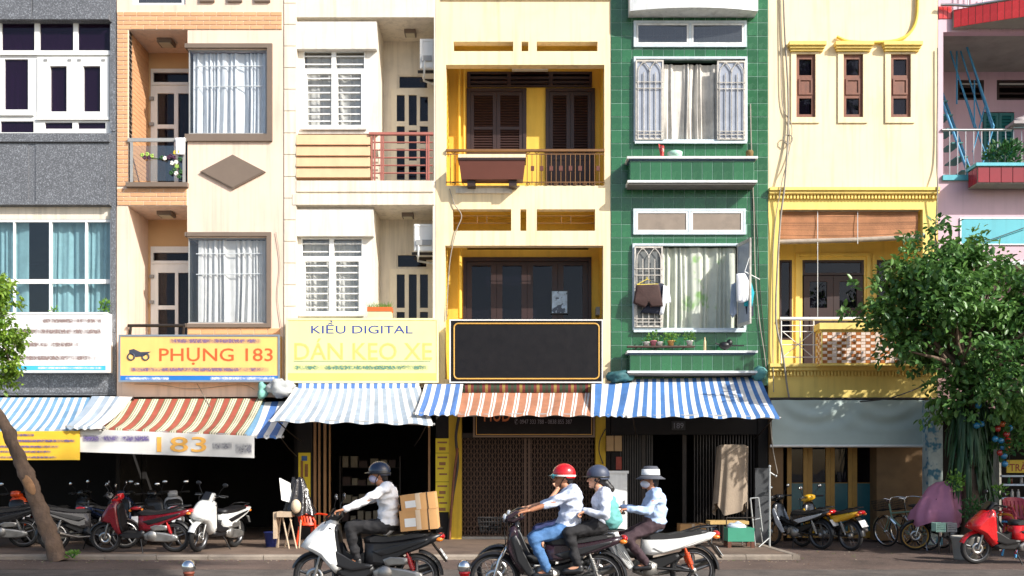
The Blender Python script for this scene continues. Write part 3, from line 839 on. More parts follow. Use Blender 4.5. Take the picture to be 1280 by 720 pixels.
# curved concrete canopy over the top window
q = MB()
cx, hwid = X(864), 79/56
def canopy(mbx, zb, zt, prj, m=0):
    n = 16; bot = []; top = []
    for i in range(n+1):
        t = -1+2*i/n; xx = cx+hwid*t; yy = -prj*(1-.35*t*t)
        bot.append((xx, yy, zb)); top.append((xx, yy, zt))
    vs = bot+top+[(cx-hwid,-.001,zb),(cx+hwid,-.001,zb),(cx-hwid,-.001,zt),(cx+hwid,-.001,zt)]
    k = n+1; fs = [(i, i+1, i+1+k, i+k) for i in range(n)]
    fs.append(tuple([2*k]+[2*k+1]+list(range(n,-1,-1)))); fs.append(tuple(list(range(k,2*k))+[2*k+3,2*k+2]))
    fs += [(2*k, 0, k, 2*k+2), (n, 2*k+1, 2*k+3, 2*k-1)]
    mbx.add(vs, fs, m)
canopy(q, Z(10.5, -.45), Z(10.5, -.45)+.75, .5); part(q, 'curved_canopy', WHITEST, g5)
# windows
def frame_rect(rt, r, y0, y1, wd, m, name='window_frame', mull=()):
    holes = []; xs_ = [r[0]] + [v for mm in mull for v in (mm-wd/2, mm+wd/2)] + [r[1]]
    edges = [r[0]+wd] + [v for mm in mull for v in (mm-wd*.5, mm+wd*.5)] + [r[1]-wd]
    for k in range(0, len(edges), 2): holes.append((edges[k], edges[k+1], r[2]+wd, r[3]-wd))
    mb = MB(); mb.wall(r[0], r[1], r[2], r[3], y0, y1, holes); o = part(mb, name, m, rt)
    return o, holes
PALEB = mat('pale_blue_grey_paint', L(196,208,214), .5, .14, 8, dirt=.3)
for k in (0, 2):
    r = ops[k]
    o, hs = frame_rect(g5, (r[0]-.02, r[1]+.02, r[2]-.02, r[3]+.02), -.05, .02, .055, PALEB, 'transom_window', mull=((r[0]+r[1])/2,))
    for h in hs:
        fo, hh_ = frame_rect(o, (h[0]+.006, h[1]-.006, h[2]+.006, h[3]-.006), -.045, -.01, .04, WHITEST, 'sash')
        q = MB(); q.box(h[0]+.02, h[1]-.02, -.03, -.024, h[2]+.02, h[3]-.02); part(q, 'pane', GLASSF if k == 0 else mat('dusty_brown_pane', L(140,126,112), .35, .15, 3, dirt=.4), fo)
    if k == 0:
        q = MB()
        for i in range(15): xx = r[0]+.1+(r[1]-r[0]-.2)*i/14; q.box(xx-.004, xx+.004, .03, .036, r[2], r[3])
        for i in range(3): zz = r[2]+(r[3]-r[2])*(i+.7)/3.4; q.box(r[0], r[1], .028, .034, zz-.004, zz+.004)
        part(q, 'wire_grid', WHITEST, o)
CUR5 = mat('stained_cream_curtain', L(214,208,198), .8, .14, 7, dirt=.3, streak=.25, sx=(8,8,.5))
CUR5B = mat('green_print_curtain', L(212,216,200), .8, .10, 4, speck=(L(150,190,120), 1.6, .55, .68), transl=.2)
for (k, cm) in ((1, CUR5), (3, CUR5B)):
    r = ops[k]
    o, hs = frame_rect(g5, (r[0]-.02, r[1]+.02, r[2]-.02, r[3]+.02), -.06, .03, .05, PALEB, 'window_frame')
    if k == 1: part(curtain(X(829), X(899), r[2]+.05, r[3]-.1, .10, 9, .05, 31), 'curtain', cm, o)
    else: part(curtain(X(826), X(921), r[2]+.04, r[3]-.05, .10, 10, .045, 33), 'curtain', cm, o)
    q = MB(); q.box(r[0], r[1], -.10, -.061, r[2]-.07, r[2]-.02); part(q, 'window_sill', PALEB, o)
def grille(rt, x0, x1, z0, z1, y, back=True):
    mb = MB(); mb.wall(x0, x1, z0, z1, y-.02, y+.02, [(x0+.035, x1-.035, z0+.035, z1-.035)]); o = part(mb, 'grille_shutter', RUST, rt)
    wv = x1-x0
    q = MB()
    for i in range(5):
        xx = x0+.05+(wv-.1)*i/4
        q.tube([(xx, y-.03, z0+.03), (xx, y-.03, z1-.28)], .011, 5)
    for s_ in (0, 1):
        c0 = x0+.05+(wv-.1)*(.0+.5*s_); c1 = c0+(wv-.1)*.5; cm_ = (c0+c1)/2
        q.tube([(c0, y-.03, z1-.28), (c0+.02, y-.03, z1-.18), (cm_-.04, y-.03, z1-.08), (cm_+.05, y-.03, z1-.035)], .011, 5)
        q.tube([(c1, y-.03, z1-.28), (c1-.02, y-.03, z1-.18), (cm_+.04, y-.03, z1-.08), (cm_-.05, y-.03, z1-.035)], .011, 5)
    for f_ in (.06, .1, .64, .72): q.tube([(x0+.02, y-.03, z0+(z1-z0)*f_), (x1-.02, y-.03, z0+(z1-z0)*f_)], .011, 5)
    part(q, 'iron_bars', RUST, o)
    if back:
        q = MB(); q.box(x0+.03, x1-.03, y+.0, y+.012, z0+.03, z1-.03); part(q, 'frosted_pane', mat('frosted_pane_grey', L(158,164,176), .3, .12, 4, dirt=.2), o)
    return o
zz0, zz1 = Z(174.5,-.1), Z(75,-.1)
grille(g5, X(794.5,-.1), X(829.5,-.1), zz0, zz1, -.09); grille(g5, X(896.5,-.1), X(932,-.1), zz0, zz1-.02, -.09)
grille(g5, X(793,-.1), X(828.5,-.1), Z(409,-.1), Z(308,-.1), -.09, back=False)
q = MB(); q.box(X(794), X(827), -.05, -.045, Z(408), Z(309)); part(q, 'frosted_pane', mat('dim_pane', L(110,112,110), .3, .2, 4, dirt=.3), g5)
# right shutter of the lower window stands open towards the street
mb = MB(); xh = X(921.5,-.1)
mb.wall(-.64, -.0, Z(410), Z(306), 0, .035, [(-.6, -.04, Z(406), Z(360)), (-.6, -.04, Z(357), Z(310))])
mb.v = [(xh+v[1]+(-v[0])*.22, -.07+v[0]*.95, v[2]) for v in mb.v]
so = part(mb, 'open_shutter', RUST, g5)
q = MB(); q.wall(-.61, -.03, Z(407), Z(309), .012, .018, []); q.v = [(xh+v[1]+(-v[0])*.22, -.07+v[0]*.95, v[2]) for v in q.v]
part(q, 'frosted_pane', mat('frosted_pane_grey', (0,0,0)), so)
# two tiled flower ledges
def ledge(pt, pb, prj, x0p, x1p, hgt):
    zt, zb = Z(pt, -prj), Z(pb, -prj); x0, x1 = X(x0p, -prj), X(x1p, -prj)
    lg = boxpart(g5, 'flower_ledge', GROUT, x0+.03, x1-.03, zb+.06, zt-.06, -prj+.03, -.017)
    n = 12; wv = (x1-x0-.06)/n; tm = tilemesh(wv, zt-zb-.14, TILEG, 'ledge_tile', g=.012, d=.007, e=.003)
    for i in range(n): inst(tm, 'ledge_tile', lg, (x0+.03+wv*(i+.5), -prj+.0295, (zt+zb)/2))
    me2 = tilemesh(prj-.06, zt-zb-.14, TILEG, 'ledge_tile', g=.012, d=.007, e=.003)
    for s_ in (-1, 1):
        inst(me2, 'ledge_tile', lg, ((x0+.0295) if s_ < 0 else (x1-.0295), -prj/2, (zt+zb)/2), rot=(0,0,-PI/2 if s_ < 0 else PI/2))
    for (a_, b_, e_) in ((zt-.06, zt-.03, .0), (zt-.0295, zt+.02, .04), (zb+.01, zb+.059, .03)):
        q = MB(); q.box(x0-e_, x1+e_, -prj-e_, -.018, a_, b_); part(q, 'white_rim', WHITEST if e_ else mat('blue_grey_trim', L(60,84,110), .5, .15, 6), lg)
    q = MB(); q.box(x0, x1, -prj, -.018, zb-.03, zb+.0095); part(q, 'underside', mat('grimy_concrete', L(120,116,110), .85, .2, 4, dirt=.4), lg)
    return zt+.02
led1 = ledge(197, 229, .42, 786, 944.5, 0); led2 = ledge(439.5, 467, .42, 786, 944.5, 0)
# ground floor of the green house: number plate, steel gate, pillars
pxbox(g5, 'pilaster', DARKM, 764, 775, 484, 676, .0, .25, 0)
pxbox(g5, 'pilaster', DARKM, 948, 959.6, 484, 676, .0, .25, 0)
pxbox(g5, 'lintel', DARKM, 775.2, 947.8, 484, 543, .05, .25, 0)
q = MB()
for i in range(40):
    xx = X(776,.3)+(X(815,.3)-X(776,.3))*i/39*1.0
    if i % 3 == 0: q.box(xx-.014, xx+.014, .28, .3, .02, Z(543,.3))
for i in range(22):
    xx = X(868,.3)+(X(946,.3)-X(868,.3))*i/21; q.box(xx-.012, xx+.012, .28, .3, .02, Z(543,.3))
part(q, 'gate_bars', mat('dark_gate_steel', L(62,58,56), .45, .2, 6, metal=.4), g5, kind='stuff')
for px in (804, 855): pxbox(g5, 'gate_stile', IRON, px-2.5, px+2.5, 543, 672, .24, .3, .3)

# ================================================================== pale yellow house
bx0, bx1 = X(960.5), X(1172)
g6 = root('pale_yellow_house', 'pale yellow house with three narrow red-brown windows under hoods', 'building', ((bx0+bx1)/2, 0, 0))
shell(g6, bx0, bx1, ZTOP, [Z(496), Z(254), Z(0)], y0=1.3)
dep = 1.05
lo = RC(974, 1153.5, 262, 456)
wins = [RC(995,1019,68,147), RC(1054,1078.5,68,147), RC(1113,1138,68,147)]
mb = MB(); mb.wall(bx0, bx1, Z(243), ZTOP, .0, .2, wins); part(mb, 'wall', YELLOWB, g6)
mb = MB(); mb.wall(bx0, bx1, Z(497), Z(243)-.001, .0, .2, [lo]); part(mb, 'wall', YELLOWC, g6)
for k, r in enumerate(wins):
    x0, x1, z0, z1 = r
    pn = [(x0+.075, x1-.075, z0+(z1-z0)*.675, z1-.10), (x0+.075, x1-.075, z0+.08, z0+(z1-z0)*.31)]
    o = window(g6, x0, x1, z0, z1, .02, pn, REDBROWN, GLASSD, .06)
    md = (z0+(z1-z0)*.365, z0+(z1-z0)*.62)
    q = MB(); q.wall(x0+.06, x1-.06, md[0], md[1], .0, .0195, [(x0+.1, x1-.1, md[0]+.04, md[1]-.04)]); part(q, 'panel_moulding', REDBROWN, o)
    if k: part(curtain(x0+.08, x1-.08, z0+.08, z1-.1, .3, 3, .03, 40+k), 'curtain', CURW, o)
    # surround strip, sill, hood
    px0, px1 = (988.5, 1024) if k == 0 else ((1047, 1084) if k == 1 else (1106, 1143))
    s_ = RC(px0, px1, 66, 154); q = MB(); q.wall(s_[0], s_[1], s_[2], s_[3], -.03, -.001, [(x0, x1, z0, z1)]); part(q, 'window_surround', YELLOWB, g6)
    hx0, hx1 = ((984.5, 1030.5), (1042, 1089.5), (1102, 1150))[k]
    for (t_, b_, e_) in ((55,59.5,.16),(59.6,62.5,.12),(62.6,65.4,.08)):
        s_ = RC(hx0, hx1, t_, b_); sh = (.16-e_)*.6
        q = MB(); q.box(s_[0]+sh, s_[1]-sh, -e_, -.001, s_[2], s_[3]); part(q, 'window_hood', YELLOWC, g6)
def cornice(rt, py0, py1, x0, x1, m, dent=True):
    h = (py1-py0)
    for (t_, b_, e_) in ((0,.28,.14),(.29,.55,.10),(.56,.62,.05)):
        r = RC(0, 1, py0+h*t_, py0+h*b_); q = MB(); q.box(x0, x1, -e_, -.001, r[2], r[3]); part(q, 'cornice', m, rt)
    r = RC(0, 1, py0+h*.64, py1)
    n = int((x1-x0)/.075); q = MB()
    for i in range(n): xx = x0+(x1-x0)*(i+.5)/n; q.box(xx-.02, xx+.02, -.06, -.001, r[2], r[3])
    part(q, 'dentil_row', m, rt, kind='stuff')
cornice(g6, 236, 249, bx0+.003, bx1-.003, YELLOWC)
cornice(g6, 455, 470, bx0+.003, bx1-.003, YELLOWC)
zf = lo[2]; zc = lo[3]
for (a_, b_) in ((bx0+.006, lo[0]), (lo[1], bx1-.006)): boxpart(g6, 'loggia_side_wall', YELLOWC, a_, b_, zf-.1, zc+.1, .201, dep)
boxpart(g6, 'loggia_ceiling', YELLOWC, bx0+.11, bx1-.11, zc, zc+.14, .202, dep)
boxpart(g6, 'loggia_floor', CONC, lo[0]+.002, lo[1]-.002, zf-.13, zf, .201, dep)
dh = [RC(1003,1080,325,470,dep), RC(974,990,325,425,dep), RC(1096,1120,325,425,dep)]
mb = MB(); mb.wall(bx0+.006, bx1-.006, zf-.1, zc+.1, dep, dep+.14, dh); part(mb, 'loggia_back_wall', YELLOWC, g6)
x0, x1, z0, z1 = dh[0]; xm = (x0+x1)/2
for (p, q_) in ((x0+.03, xm-.004), (xm+.004, x1-.03)):
    window(g6, p, q_, zf+.01, Z(345,dep), dep-.01, [(p+.14, q_-.14, Z(385,dep), Z(352,dep))], DKBROWN, GLASSD, .05, name='balcony_door')
    boxpart(g6, 'door_panel', DKBROWN, p+.14, q_-.14, Z(415,dep), Z(394,dep), dep-.03, dep-.0105)
window(g6, x0, x1, Z(344,dep), z1, dep+.0, [(x0+.06, x1-.06, Z(341,dep), z1-.06)], DKBROWN, GLASSD, .06, name='transom_window')
for k in (1, 2):
    r = dh[k]; o = window(g6, r[0], r[1], r[2], r[3], dep+.0, [(r[0]+.05, r[1]-.05, r[2]+.05, r[3]-.05)], DKBROWN, GLASSD, .06)
for (p, q_, t_) in ((994,999,317),(1083,1087,317),(1090,1093,317),(999.5,1083,317)):
    r = RC(p, q_, t_, 460 if q_-p < 20 else 321, dep); boxpart(g6, 'door_trim', YELLOWC, r[0], r[1], r[2], r[3], dep-.04, dep-.001)
# bamboo roller blind
bl = root('bamboo_blind', 'weathered orange bamboo roller blind rolled half down over the pale yellow balcony', 'blind', (X(1060), .1, Z(305)))
f = RC(974.5, 1147.5, 263.5, 306, .1)
BAMB = mat('weathered_bamboo', L(178,122,84), .8, .3, 2.2, .3, 30, rnd=.3, dirt=.45, streak=.2, sx=(.3,.3,14))
nsl = 26
for i in range(nsl):
    zt = f[3]-(f[3]-f[2]-.18)*i/nsl; h = (f[3]-f[2]-.18)/nsl
    q = MB(); sag = .0
    def sl(u, v, zt=zt, h=h, i=i): 
        return (f[0]+(f[1]-f[0])*u, .10+.012*math.sin(9*u+i*.2), zt-h*.86*v - .05*(i/nsl)*(1-u)*1.0 - .04*(i/nsl)*math.sin(PI*u))
    q.grid(sl, 10, 1, sm=False); q.grid(lambda u, v: tuple(Vector(sl(u,v))+Vector((0,.012,0))), 10, 1, sm=False); o = part(q, 'bamboo_slat', BAMB, bl)
q = MB(); q.tube([(f[0]-.02,.09,f[2]+.06),(f[0]+(f[1]-f[0])*.5,.09,f[2]+.10),(f[1]+.02,.09,f[2]+.17)], .055, 10); part(q, 'rolled_end', mat('grey_bamboo_roll', L(160,146,130), .8, .25, 5, .2, 40), bl)
q = MB(); q.tube([P(976,263,.08), P(1148,263,.08)], .03, 8); part(q, 'head_rail', mat('grey_bamboo_roll', (0,0,0)), bl)
for px in (1022, 1072): q = MB(); q.tube([P(px,262.5,.06), P(px,305 if px > 1050 else 400,.04)], .008, 5); part(q, 'cord', WHITEST, bl)
# balcony rail + flower box of cream and brown tiles
mb = MB(); mb.tube([P(975,398.5,-.05), P(1150,398.5,-.05)], .04, 8); part(mb, 'hand_rail', WHITEPL, g6)
for px in (976.5, 1000, 1017): mb = MB(); mb.tube([P(px,399,-.05), P(px,456,-.05)], .016, 6); part(mb, 'rail_post', WHITEPL, g6)
for py in (407, 414.5, 431, 446.5): mb = MB(); mb.tube([P(977,py,-.05), P(1022,py,-.05)], .012, 6); part(mb, 'rail_bar', WHITEPL, g6)
for (p, q_) in (((979,415),(1016,446)),((979,446),(1016,415))): mb = MB(); mb.tube([P(p[0],p[1],-.05), P(q_[0],q_[1],-.05)], .010, 6); part(mb, 'rail_bar', WHITEPL, g6)
bxr = RC(1028, 1140, 412, 454, -.42)
fb = boxpart(g6, 'flower_box', YELLOWC, bxr[0]-.02, bxr[1], bxr[2]-.02, bxr[3], -.42, -.001)
CRT = mat('cream_tile', L(228,206,190), .45, .06, 5, rnd=.08); BRT = mat('brown_orange_tile', L(170,98,44), .4, .12, 5, rnd=.12)
tm = [tilemesh(.105, .068, CRT, 'tile', d=.01, e=.003, g=.006), tilemesh(.105, .068, BRT, 'tile', d=.01, e=.003, g=.006)]
nr = int((bxr[3]-bxr[2])/.068); nc = int((bxr[1]-bxr[0])/.105)
for r in range(nr):
    for c in range(nc):
        ph = (c*2 + r) % 8 if False else None
        br = (c % 3 == (0 if r % 2 == 0 else 1)) and ((c//3+r) % 1 == 0) if False else ((c - (r % 2)) % 3 == 0)
        inst(tm[1 if br else 0], 'tile', fb, (bxr[0]+.105*(c+.5), -.4205, bxr[2]+.068*(r+.5)))
for r in range(nr):
    for c in range(3):
        inst(tm[(c+r) % 2], 'tile', fb, (bxr[0]-.0205, -.36+c*.11, bxr[2]+.068*(r+.5)), rot=(0,0,-PI/2))
boxpart(fb, 'rim', YELLOWC, bxr[0]-.08, bxr[1]+.04, bxr[3]+.001, bxr[3]+.14, -.48, -.002)
boxpart(fb, 'rim', YELLOWC, bxr[0]-.05, bxr[1]+.02, bxr[2]-.05, bxr[2]-.021, -.45, -.002)
# ground floor behind the tarp: folding doors in ochre frames
yb = .5
pxbox(g6, 'pilaster', mat('brown_stained_wall', L(120,92,60), .8, .2, 2, dirt=.4), 961, 979, 498, 676, .0, .3, 0)
pxbox(g6, 'pilaster', mat('brown_stained_wall', (0,0,0)), 1098, 1171, 498, 676, .1, yb+.2, 0)
pxs = [984, 1010, 1038, 1066, 1095]
for k in range(4):
    r = RC(pxs[k], pxs[k+1]-.3, 520, 676, yb)
    window(g6, r[0], r[1], .0, Z(500,yb), yb, [(r[0]+.1, r[1]-.1, .15, Z(604,yb)), (r[0]+.1, r[1]-.1, Z(603.4,yb), Z(505,yb))], GOLDF, GLASSD, .05, name='folding_door')
    q = MB(); q.box(r[0]+.1, r[1]-.1, yb+.02, yb+.024, .15, Z(604,yb)); part(q, 'teal_film', mat('teal_film', L(40,92,98), .25, .1, 3), g6)

# ================================================================== pink house
bx0, bx1 = X(1172.6), X(1560)
g7 = root('pink_house', 'pink tiled house with turquoise panel and a red tiled balcony', 'building', ((bx0+bx1)/2, 0, 0))
shell(g7, bx0, bx1, ZTOP, [Z(505), Z(222), Z(32)], y0=3.0)
lo = RC(1179, 1395, 40, 219)
mb = MB(); mb.wall(bx0, bx1, Z(330), ZTOP, .0, .2, [lo]); part(mb, 'wall', PINKW, g7)
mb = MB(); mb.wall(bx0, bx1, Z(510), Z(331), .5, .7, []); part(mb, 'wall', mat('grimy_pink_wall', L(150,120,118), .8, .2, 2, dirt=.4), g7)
pxbox(g7, 'ledge', WHITEST, 1190, 1399, 327, 331, -.05, .5, 0)
zf, zc = lo[2], lo[3]
boxpart(g7, 'loggia_side_wall', PINKW, bx0+.006, lo[0], zf-.1, zc+.1, .201, 2.8)
boxpart(g7, 'loggia_ceiling', CONC, bx0+.006, bx1-.006, zc, zc+.15, .202, 2.8)
boxpart(g7, 'loggia_floor', CONC, bx0+.006, bx1-.006, zf-.14, zf, .201, 2.8)
yb = 2.2
bo = [RC(1196,1230,100,125,yb), RC(1246,1300,100,125,yb), RC(1228,1268,140,260,yb)]
mb = MB(); mb.wall(lo[0], bx1-.006, zf-.1, zc+.1, yb, yb+.15, bo); part(mb, 'loggia_back_wall', PINKW, g7)
pxbox(g7, 'soffit_beam', mat('pale_green_paint', L(150,196,176), .7, .1, 2), 1180, 1398, 76, 88, yb-.3, yb-.001, yb)
for r in bo[:2]:
    mb = MB(); mb.wall(r[0], r[1], r[2], r[3], yb, yb+.06, [(r[0]+.06, r[1]-.06, r[2]+.05, r[3]-.05)]); o = part(mb, 'vent_window', DKBROWN, g7)
    for k in range(2): zz = r[2]+(r[3]-r[2])*(k+1)/3; q = MB(); q.box(r[0]+.05, r[1]-.05, yb+.01, yb+.04, zz-.02, zz+.02); part(q, 'slat', DKBROWN, o)
r = bo[2]; xm = (r[0]+r[1])/2
for (p, q_) in ((r[0]+.02, xm-.005), (xm+.005, r[1]-.02)): louvre(g7, p, q_, zf+.02, r[3]-.03, yb-.02, TEALW, 26, name='door_shutter', mid=(zf+1.0,), fw=.07)
# red tiled curved balcony above, at the top edge
q = MB(); n = 14
zt, zb = Z(1,-.5), Z(24,-.5)
curve = [(X(1190)+.001+(X(1400)-X(1190))*t, -.08-.75*math.sin(min(1, t*1.4)*PI/2)) for t in [i/n for i in range(n+1)]]
vs = []; 
for (xx, yy) in curve: vs += [(xx, yy, zb), (xx, yy, zt)]
for (xx, yy) in curve: vs += [(xx, .0-.001, zb), (xx, -.001, zt)]
k = 2*(n+1); fs = []
for i in range(n): fs += [(2*i, 2*i+2, 2*i+3, 2*i+1), (2*i, k+2*i, k+2*i+2, 2*i+2), (2*i+1, 2*i+3, k+2*i+3, k+2*i+1)]
fs.append((0, 1, k+1, k)); q.add(vs, fs); bal = part(q, 'upper_balcony', CONC, g7)
for i in range(n):
    (xa, ya), (xb, yb_) = curve[i], curve[i+1]
    for h_ in (0, 1):
        p0 = Vector((xa+(xb-xa)*h_*.5, ya+(yb_-ya)*h_*.5, 0)); p1 = Vector((xa+(xb-xa)*(h_+1)*.5, ya+(yb_-ya)*(h_+1)*.5, 0))
        ln = (p1-p0).length; tmx = tilemesh(ln, zt-zb, REDT, 'tile', d=.012)
        inst(tmx, 'tile', bal, ((p0.x+p1.x)/2, (p0.y+p1.y)/2, (zt+zb)/2), rot=(0,0,math.atan2(p1.y-p0.y, p1.x-p0.x)))
for k in range(3):
    r = RC(1172.8+k*5.6, 1172.8+(k+1)*5.6, 8, 24); tmx = tilemesh(r[1]-r[0], r[3]-r[2], REDT, 'tile'); inst(tmx, 'tile', g7, ((r[0]+r[1])/2, -.001, (r[2]+r[3])/2))
mb = MB(); mb.tube([P(1176,6,-.1), P(1191,6,-.12)]+[(c[0], c[1], zt+.03) for c in curve[1:]], .03, 6); part(mb, 'hand_rail', STEEL, g7)
for i in range(9):
    q = MB(); c = curve[1+i]; q.tube([(c[0], c[1], zt), (c[0], c[1], zt+.9)], .014, 6); part(q, 'rail_post', WHITEPL, g7)
for i in range(12): pxbox(g7, 'cornice_tile', PINKW, 1210+i*14, 1222.8+i*14, 33, 39.4, -.03, -.001, 0)
# lower balcony: turquoise kerb, steel rail, wine-red flower box
pxbox(g7, 'balcony_kerb', CYANP, 1177.5, 1222, 219.5, 226, -.06, .3, 0)
mb = MB(); mb.tube([P(1177,162.5,-.02), P(1264,162.5,-.02)], .03, 8); part(mb, 'hand_rail', STEEL, g7)
mb = MB(); mb.tube([P(1264,158.5,-.02), P(1395,158.5,-.02)], .03, 8); part(mb, 'hand_rail', STEEL, g7)
for k in range(14): px = 1187+k*10; q = MB(); q.tube([P(px,163,-.02), P(px,219.5,-.02)], .012, 6); part(q, 'rail_post', STEEL, g7)
r = RC(1222, 1396, 208, 229, -.5)
fb = boxpart(g7, 'flower_box', CONC, r[0], r[1], r[2], r[3], -.5, -.061)
n = 12; wv = (r[1]-r[0])/n; tmx = tilemesh(wv, r[3]-r[2]-.02, WINET, 'tile')
for i in range(n): inst(tmx, 'tile', fb, (r[0]+wv*(i+.5), -.5005, (r[2]+r[3])/2))
tmx = tilemesh(.2, r[3]-r[2]-.02, WINET, 'tile')
for i in range(2): inst(tmx, 'tile', fb, (r[0]-.0005, -.39+i*.2, (r[2]+r[3])/2), rot=(0,0,-PI/2))
boxpart(fb, 'rim', CYANP, r[0]-.05, r[1]+.02, r[3]+.001, r[3]+.07, -.55, -.06)
boxpart(g7, 'turquoise_panel', CYANP, *RC(1201, 1396, 274, 305), -.02, -.001)
q = MB(); f = RC(1199.5, 1397, 272.5, 306.5); q.wall(f[0], f[1], f[2], f[3], -.03, -.0012, [RC(1201, 1396, 274, 305)]); part(q, 'panel_trim', WHITEST, g7)
# blue steel stair inside the loggia
st = root('steel_staircase', 'steep blue painted steel staircase rising inside the pink house balcony', 'staircase', (X(1200,1.0), 1.0, zf))
def rod(a_, b_, ya=1.0, yb__=1.0, r=.022, name='stringer'):
    q = MB(); q.tube([P(a_[0],a_[1],ya), P(b_[0],b_[1],yb__)], r, 6); part(q, name, BLUEM, st)
rod((1168,100),(1212,222),.7,.7,.03); rod((1172,100),(1216,222),1.35,1.35,.03)
for (a_, b_, y_) in (((1183,48),(1218,160),1.0),((1196,48),(1228,152),1.0),((1206,50),(1240,160),1.3),((1186,60),(1234,200),1.3)): rod(a_, b_, y_, y_, .018, 'rail_bar')
rod((1196,50),(1196,130),1.0,1.0,.018,'rail_bar'); rod((1205,48),(1242,158),.8,.8,.024,'hand_rail'); rod((1242,158),(1228,205),.8,.8,.022,'hand_rail')
rod((1218,100),(1218,160),.9,.9,.016,'rail_bar'); rod((1232,130),(1216,190),.9,.9,.016,'rail_bar')
for k in range(7):
    t = (k+.5)/7; a_ = P(1168+44*t, 100+122*t, .7); b_ = P(1172+44*t, 100+122*t, 1.35)
    q = MB(); q.box(a_.x-.12, a_.x+.14, .7, 1.35, a_.z-.015, a_.z+.015); part(q, 'step', TEALW, st)
# ================================================================== lettering
def text(s, cx, cz, wd, ht, y, m, parent, name='lettering', ext=.003, slant=0.0, bold=.012):
    cu = bpy.data.curves.new('txt', 'FONT'); cu.body = s; cu.align_x = 'CENTER'; cu.align_y = 'CENTER'
    cu.extrude = .004; cu.offset = min(max(bold*.5, .004), .008); cu.resolution_u = 3
    ob = bpy.data.objects.new('txt', cu); COL.objects.link(ob)
    dg = bpy.context.evaluated_depsgraph_get(); dg.update()
    me = bpy.data.meshes.new_from_object(ob.evaluated_get(dg))
    bpy.data.objects.remove(ob)
    co = np.empty(len(me.vertices)*3); me.vertices.foreach_get('co', co); co = co.reshape(-1, 3)
    mn, mx = co.min(0), co.max(0); c = (mn+mx)/2; sz = mx-mn
    sx = wd/sz[0]; sz_ = ht/sz[1]
    off = OFF[parent.name]
    n = np.empty_like(co)
    n[:,0] = (co[:,0]-c[0])*sx + cx + (co[:,1]-c[1])*sz_*slant - off[0]
    n[:,1] = y - (co[:,2]-c[2])/max(sz[2],1e-6)*ext - off[1]
    n[:,2] = (co[:,1]-c[1])*sz_ + cz - off[2]
    me.vertices.foreach_set('co', n.ravel()); me.update()
    me.materials.clear(); me.materials.append(m); me.name = name
    o = bpy.data.objects.new(name, me); COL.objects.link(o); o.parent = parent
    OFF[o.name] = off
    return o
def ptext(s, a, b, c, d, y, m, parent, **k):
    r = RC(a, b, c, d, y); return text(s, (r[0]+r[1])/2, (r[2]+r[3])/2, r[1]-r[0], r[3]-r[2], y, m, parent, **k)
def smearmat(ink):                     # flat print too blurred to read: soft ink band with word-sized blotches
    nm = 'blurred_'+ink.name
    if nm in MATS: return MATS[nm]
    m = ink.copy(); m.name = nm; t = m.node_tree; N = t.nodes; Lk = t.links; out = N['Material Output']; src = N['Principled BSDF'].outputs[0]
    tc = N.new('ShaderNodeTexCoord'); sp = N.new('ShaderNodeSeparateXYZ'); Lk.new(tc.outputs['Generated'], sp.inputs[0])
    def math_(op, a, b=None, v=None):
        n = N.new('ShaderNodeMath'); n.operation = op; n.use_clamp = op == 'MINIMUM'; Lk.new(a, n.inputs[0])
        if b is not None: Lk.new(b, n.inputs[1])
        elif v is not None: n.inputs[1].default_value = v
        return n.outputs[0]
    def edge(c, k):
        f = math_('ABSOLUTE', math_('SUBTRACT', c, v=.5)); r = N.new('ShaderNodeMapRange'); r.interpolation_type = 'SMOOTHSTEP'; Lk.new(f, r.inputs[0])
        for q_, v in zip((1,2,3,4), (.5-k, .5, 1, 0)): r.inputs[q_].default_value = v
        return r.outputs[0]
    def nz(scl, lo, hi, a, b):
        mp = N.new('ShaderNodeMapping'); mp.inputs['Scale'].default_value = scl; Lk.new(tc.outputs['Object'], mp.inputs[0]); n = N.new('ShaderNodeTexNoise'); n.inputs['Scale'].default_value = 1; n.inputs['Detail'].default_value = 3; Lk.new(mp.outputs[0], n.inputs['Vector'])
        r = N.new('ShaderNodeMapRange'); Lk.new(n.outputs['Fac'], r.inputs[0])
        for q_, v in zip((1,2,3,4), (lo,hi,a,b)): r.inputs[q_].default_value = v
        return r.outputs[0]
    fac = math_('MULTIPLY', math_('MULTIPLY', edge(sp.outputs[0], .04), edge(sp.outputs[2], .38)), math_('MULTIPLY', nz((5,1,2), .34, .52, .35, 1), nz((24,1,26), .3, .62, .35, .95)))
    tr = N.new('ShaderNodeBsdfTransparent'); mx = N.new('ShaderNodeMixShader'); Lk.new(fac, mx.inputs[0]); Lk.new(tr.outputs[0], mx.inputs[1]); Lk.new(src, mx.inputs[2]); Lk.new(mx.outputs[0], out.inputs[0])
    MATS[nm] = m; return m
def smear(a, b, c, d, y, m, parent):
    h = (d-c)*.12; r = RC(a, b, c-h, d+h, y); q = MB(); q.add([(r[0],y-.0015,r[2]),(r[1],y-.0015,r[2]),(r[1],y-.0015,r[3]),(r[0],y-.0015,r[3])], [(0,1,2,3)])
    q.add([(r[0],y-.0014,r[2]),(r[1],y-.0014,r[2]),(r[1],y-.0014,r[3])], [(0,2,1)]) if False else None
    return part(q, 'blurred_print', smearmat(m), parent)
INKP = mat('faded_purple_ink', L(104,88,142), .6, .15, 8); INKPL = mat('pale_lilac_ink', L(122,98,140), .6, .12, 8); INKB = mat('deep_blue_ink', L(44,66,150), .5, .1, 8)
INKBR = mat('faded_brown_ink', L(140,118,112), .6, .12, 8); INKR = mat('orange_red_ink', L(226,92,44), .5, .1, 8)
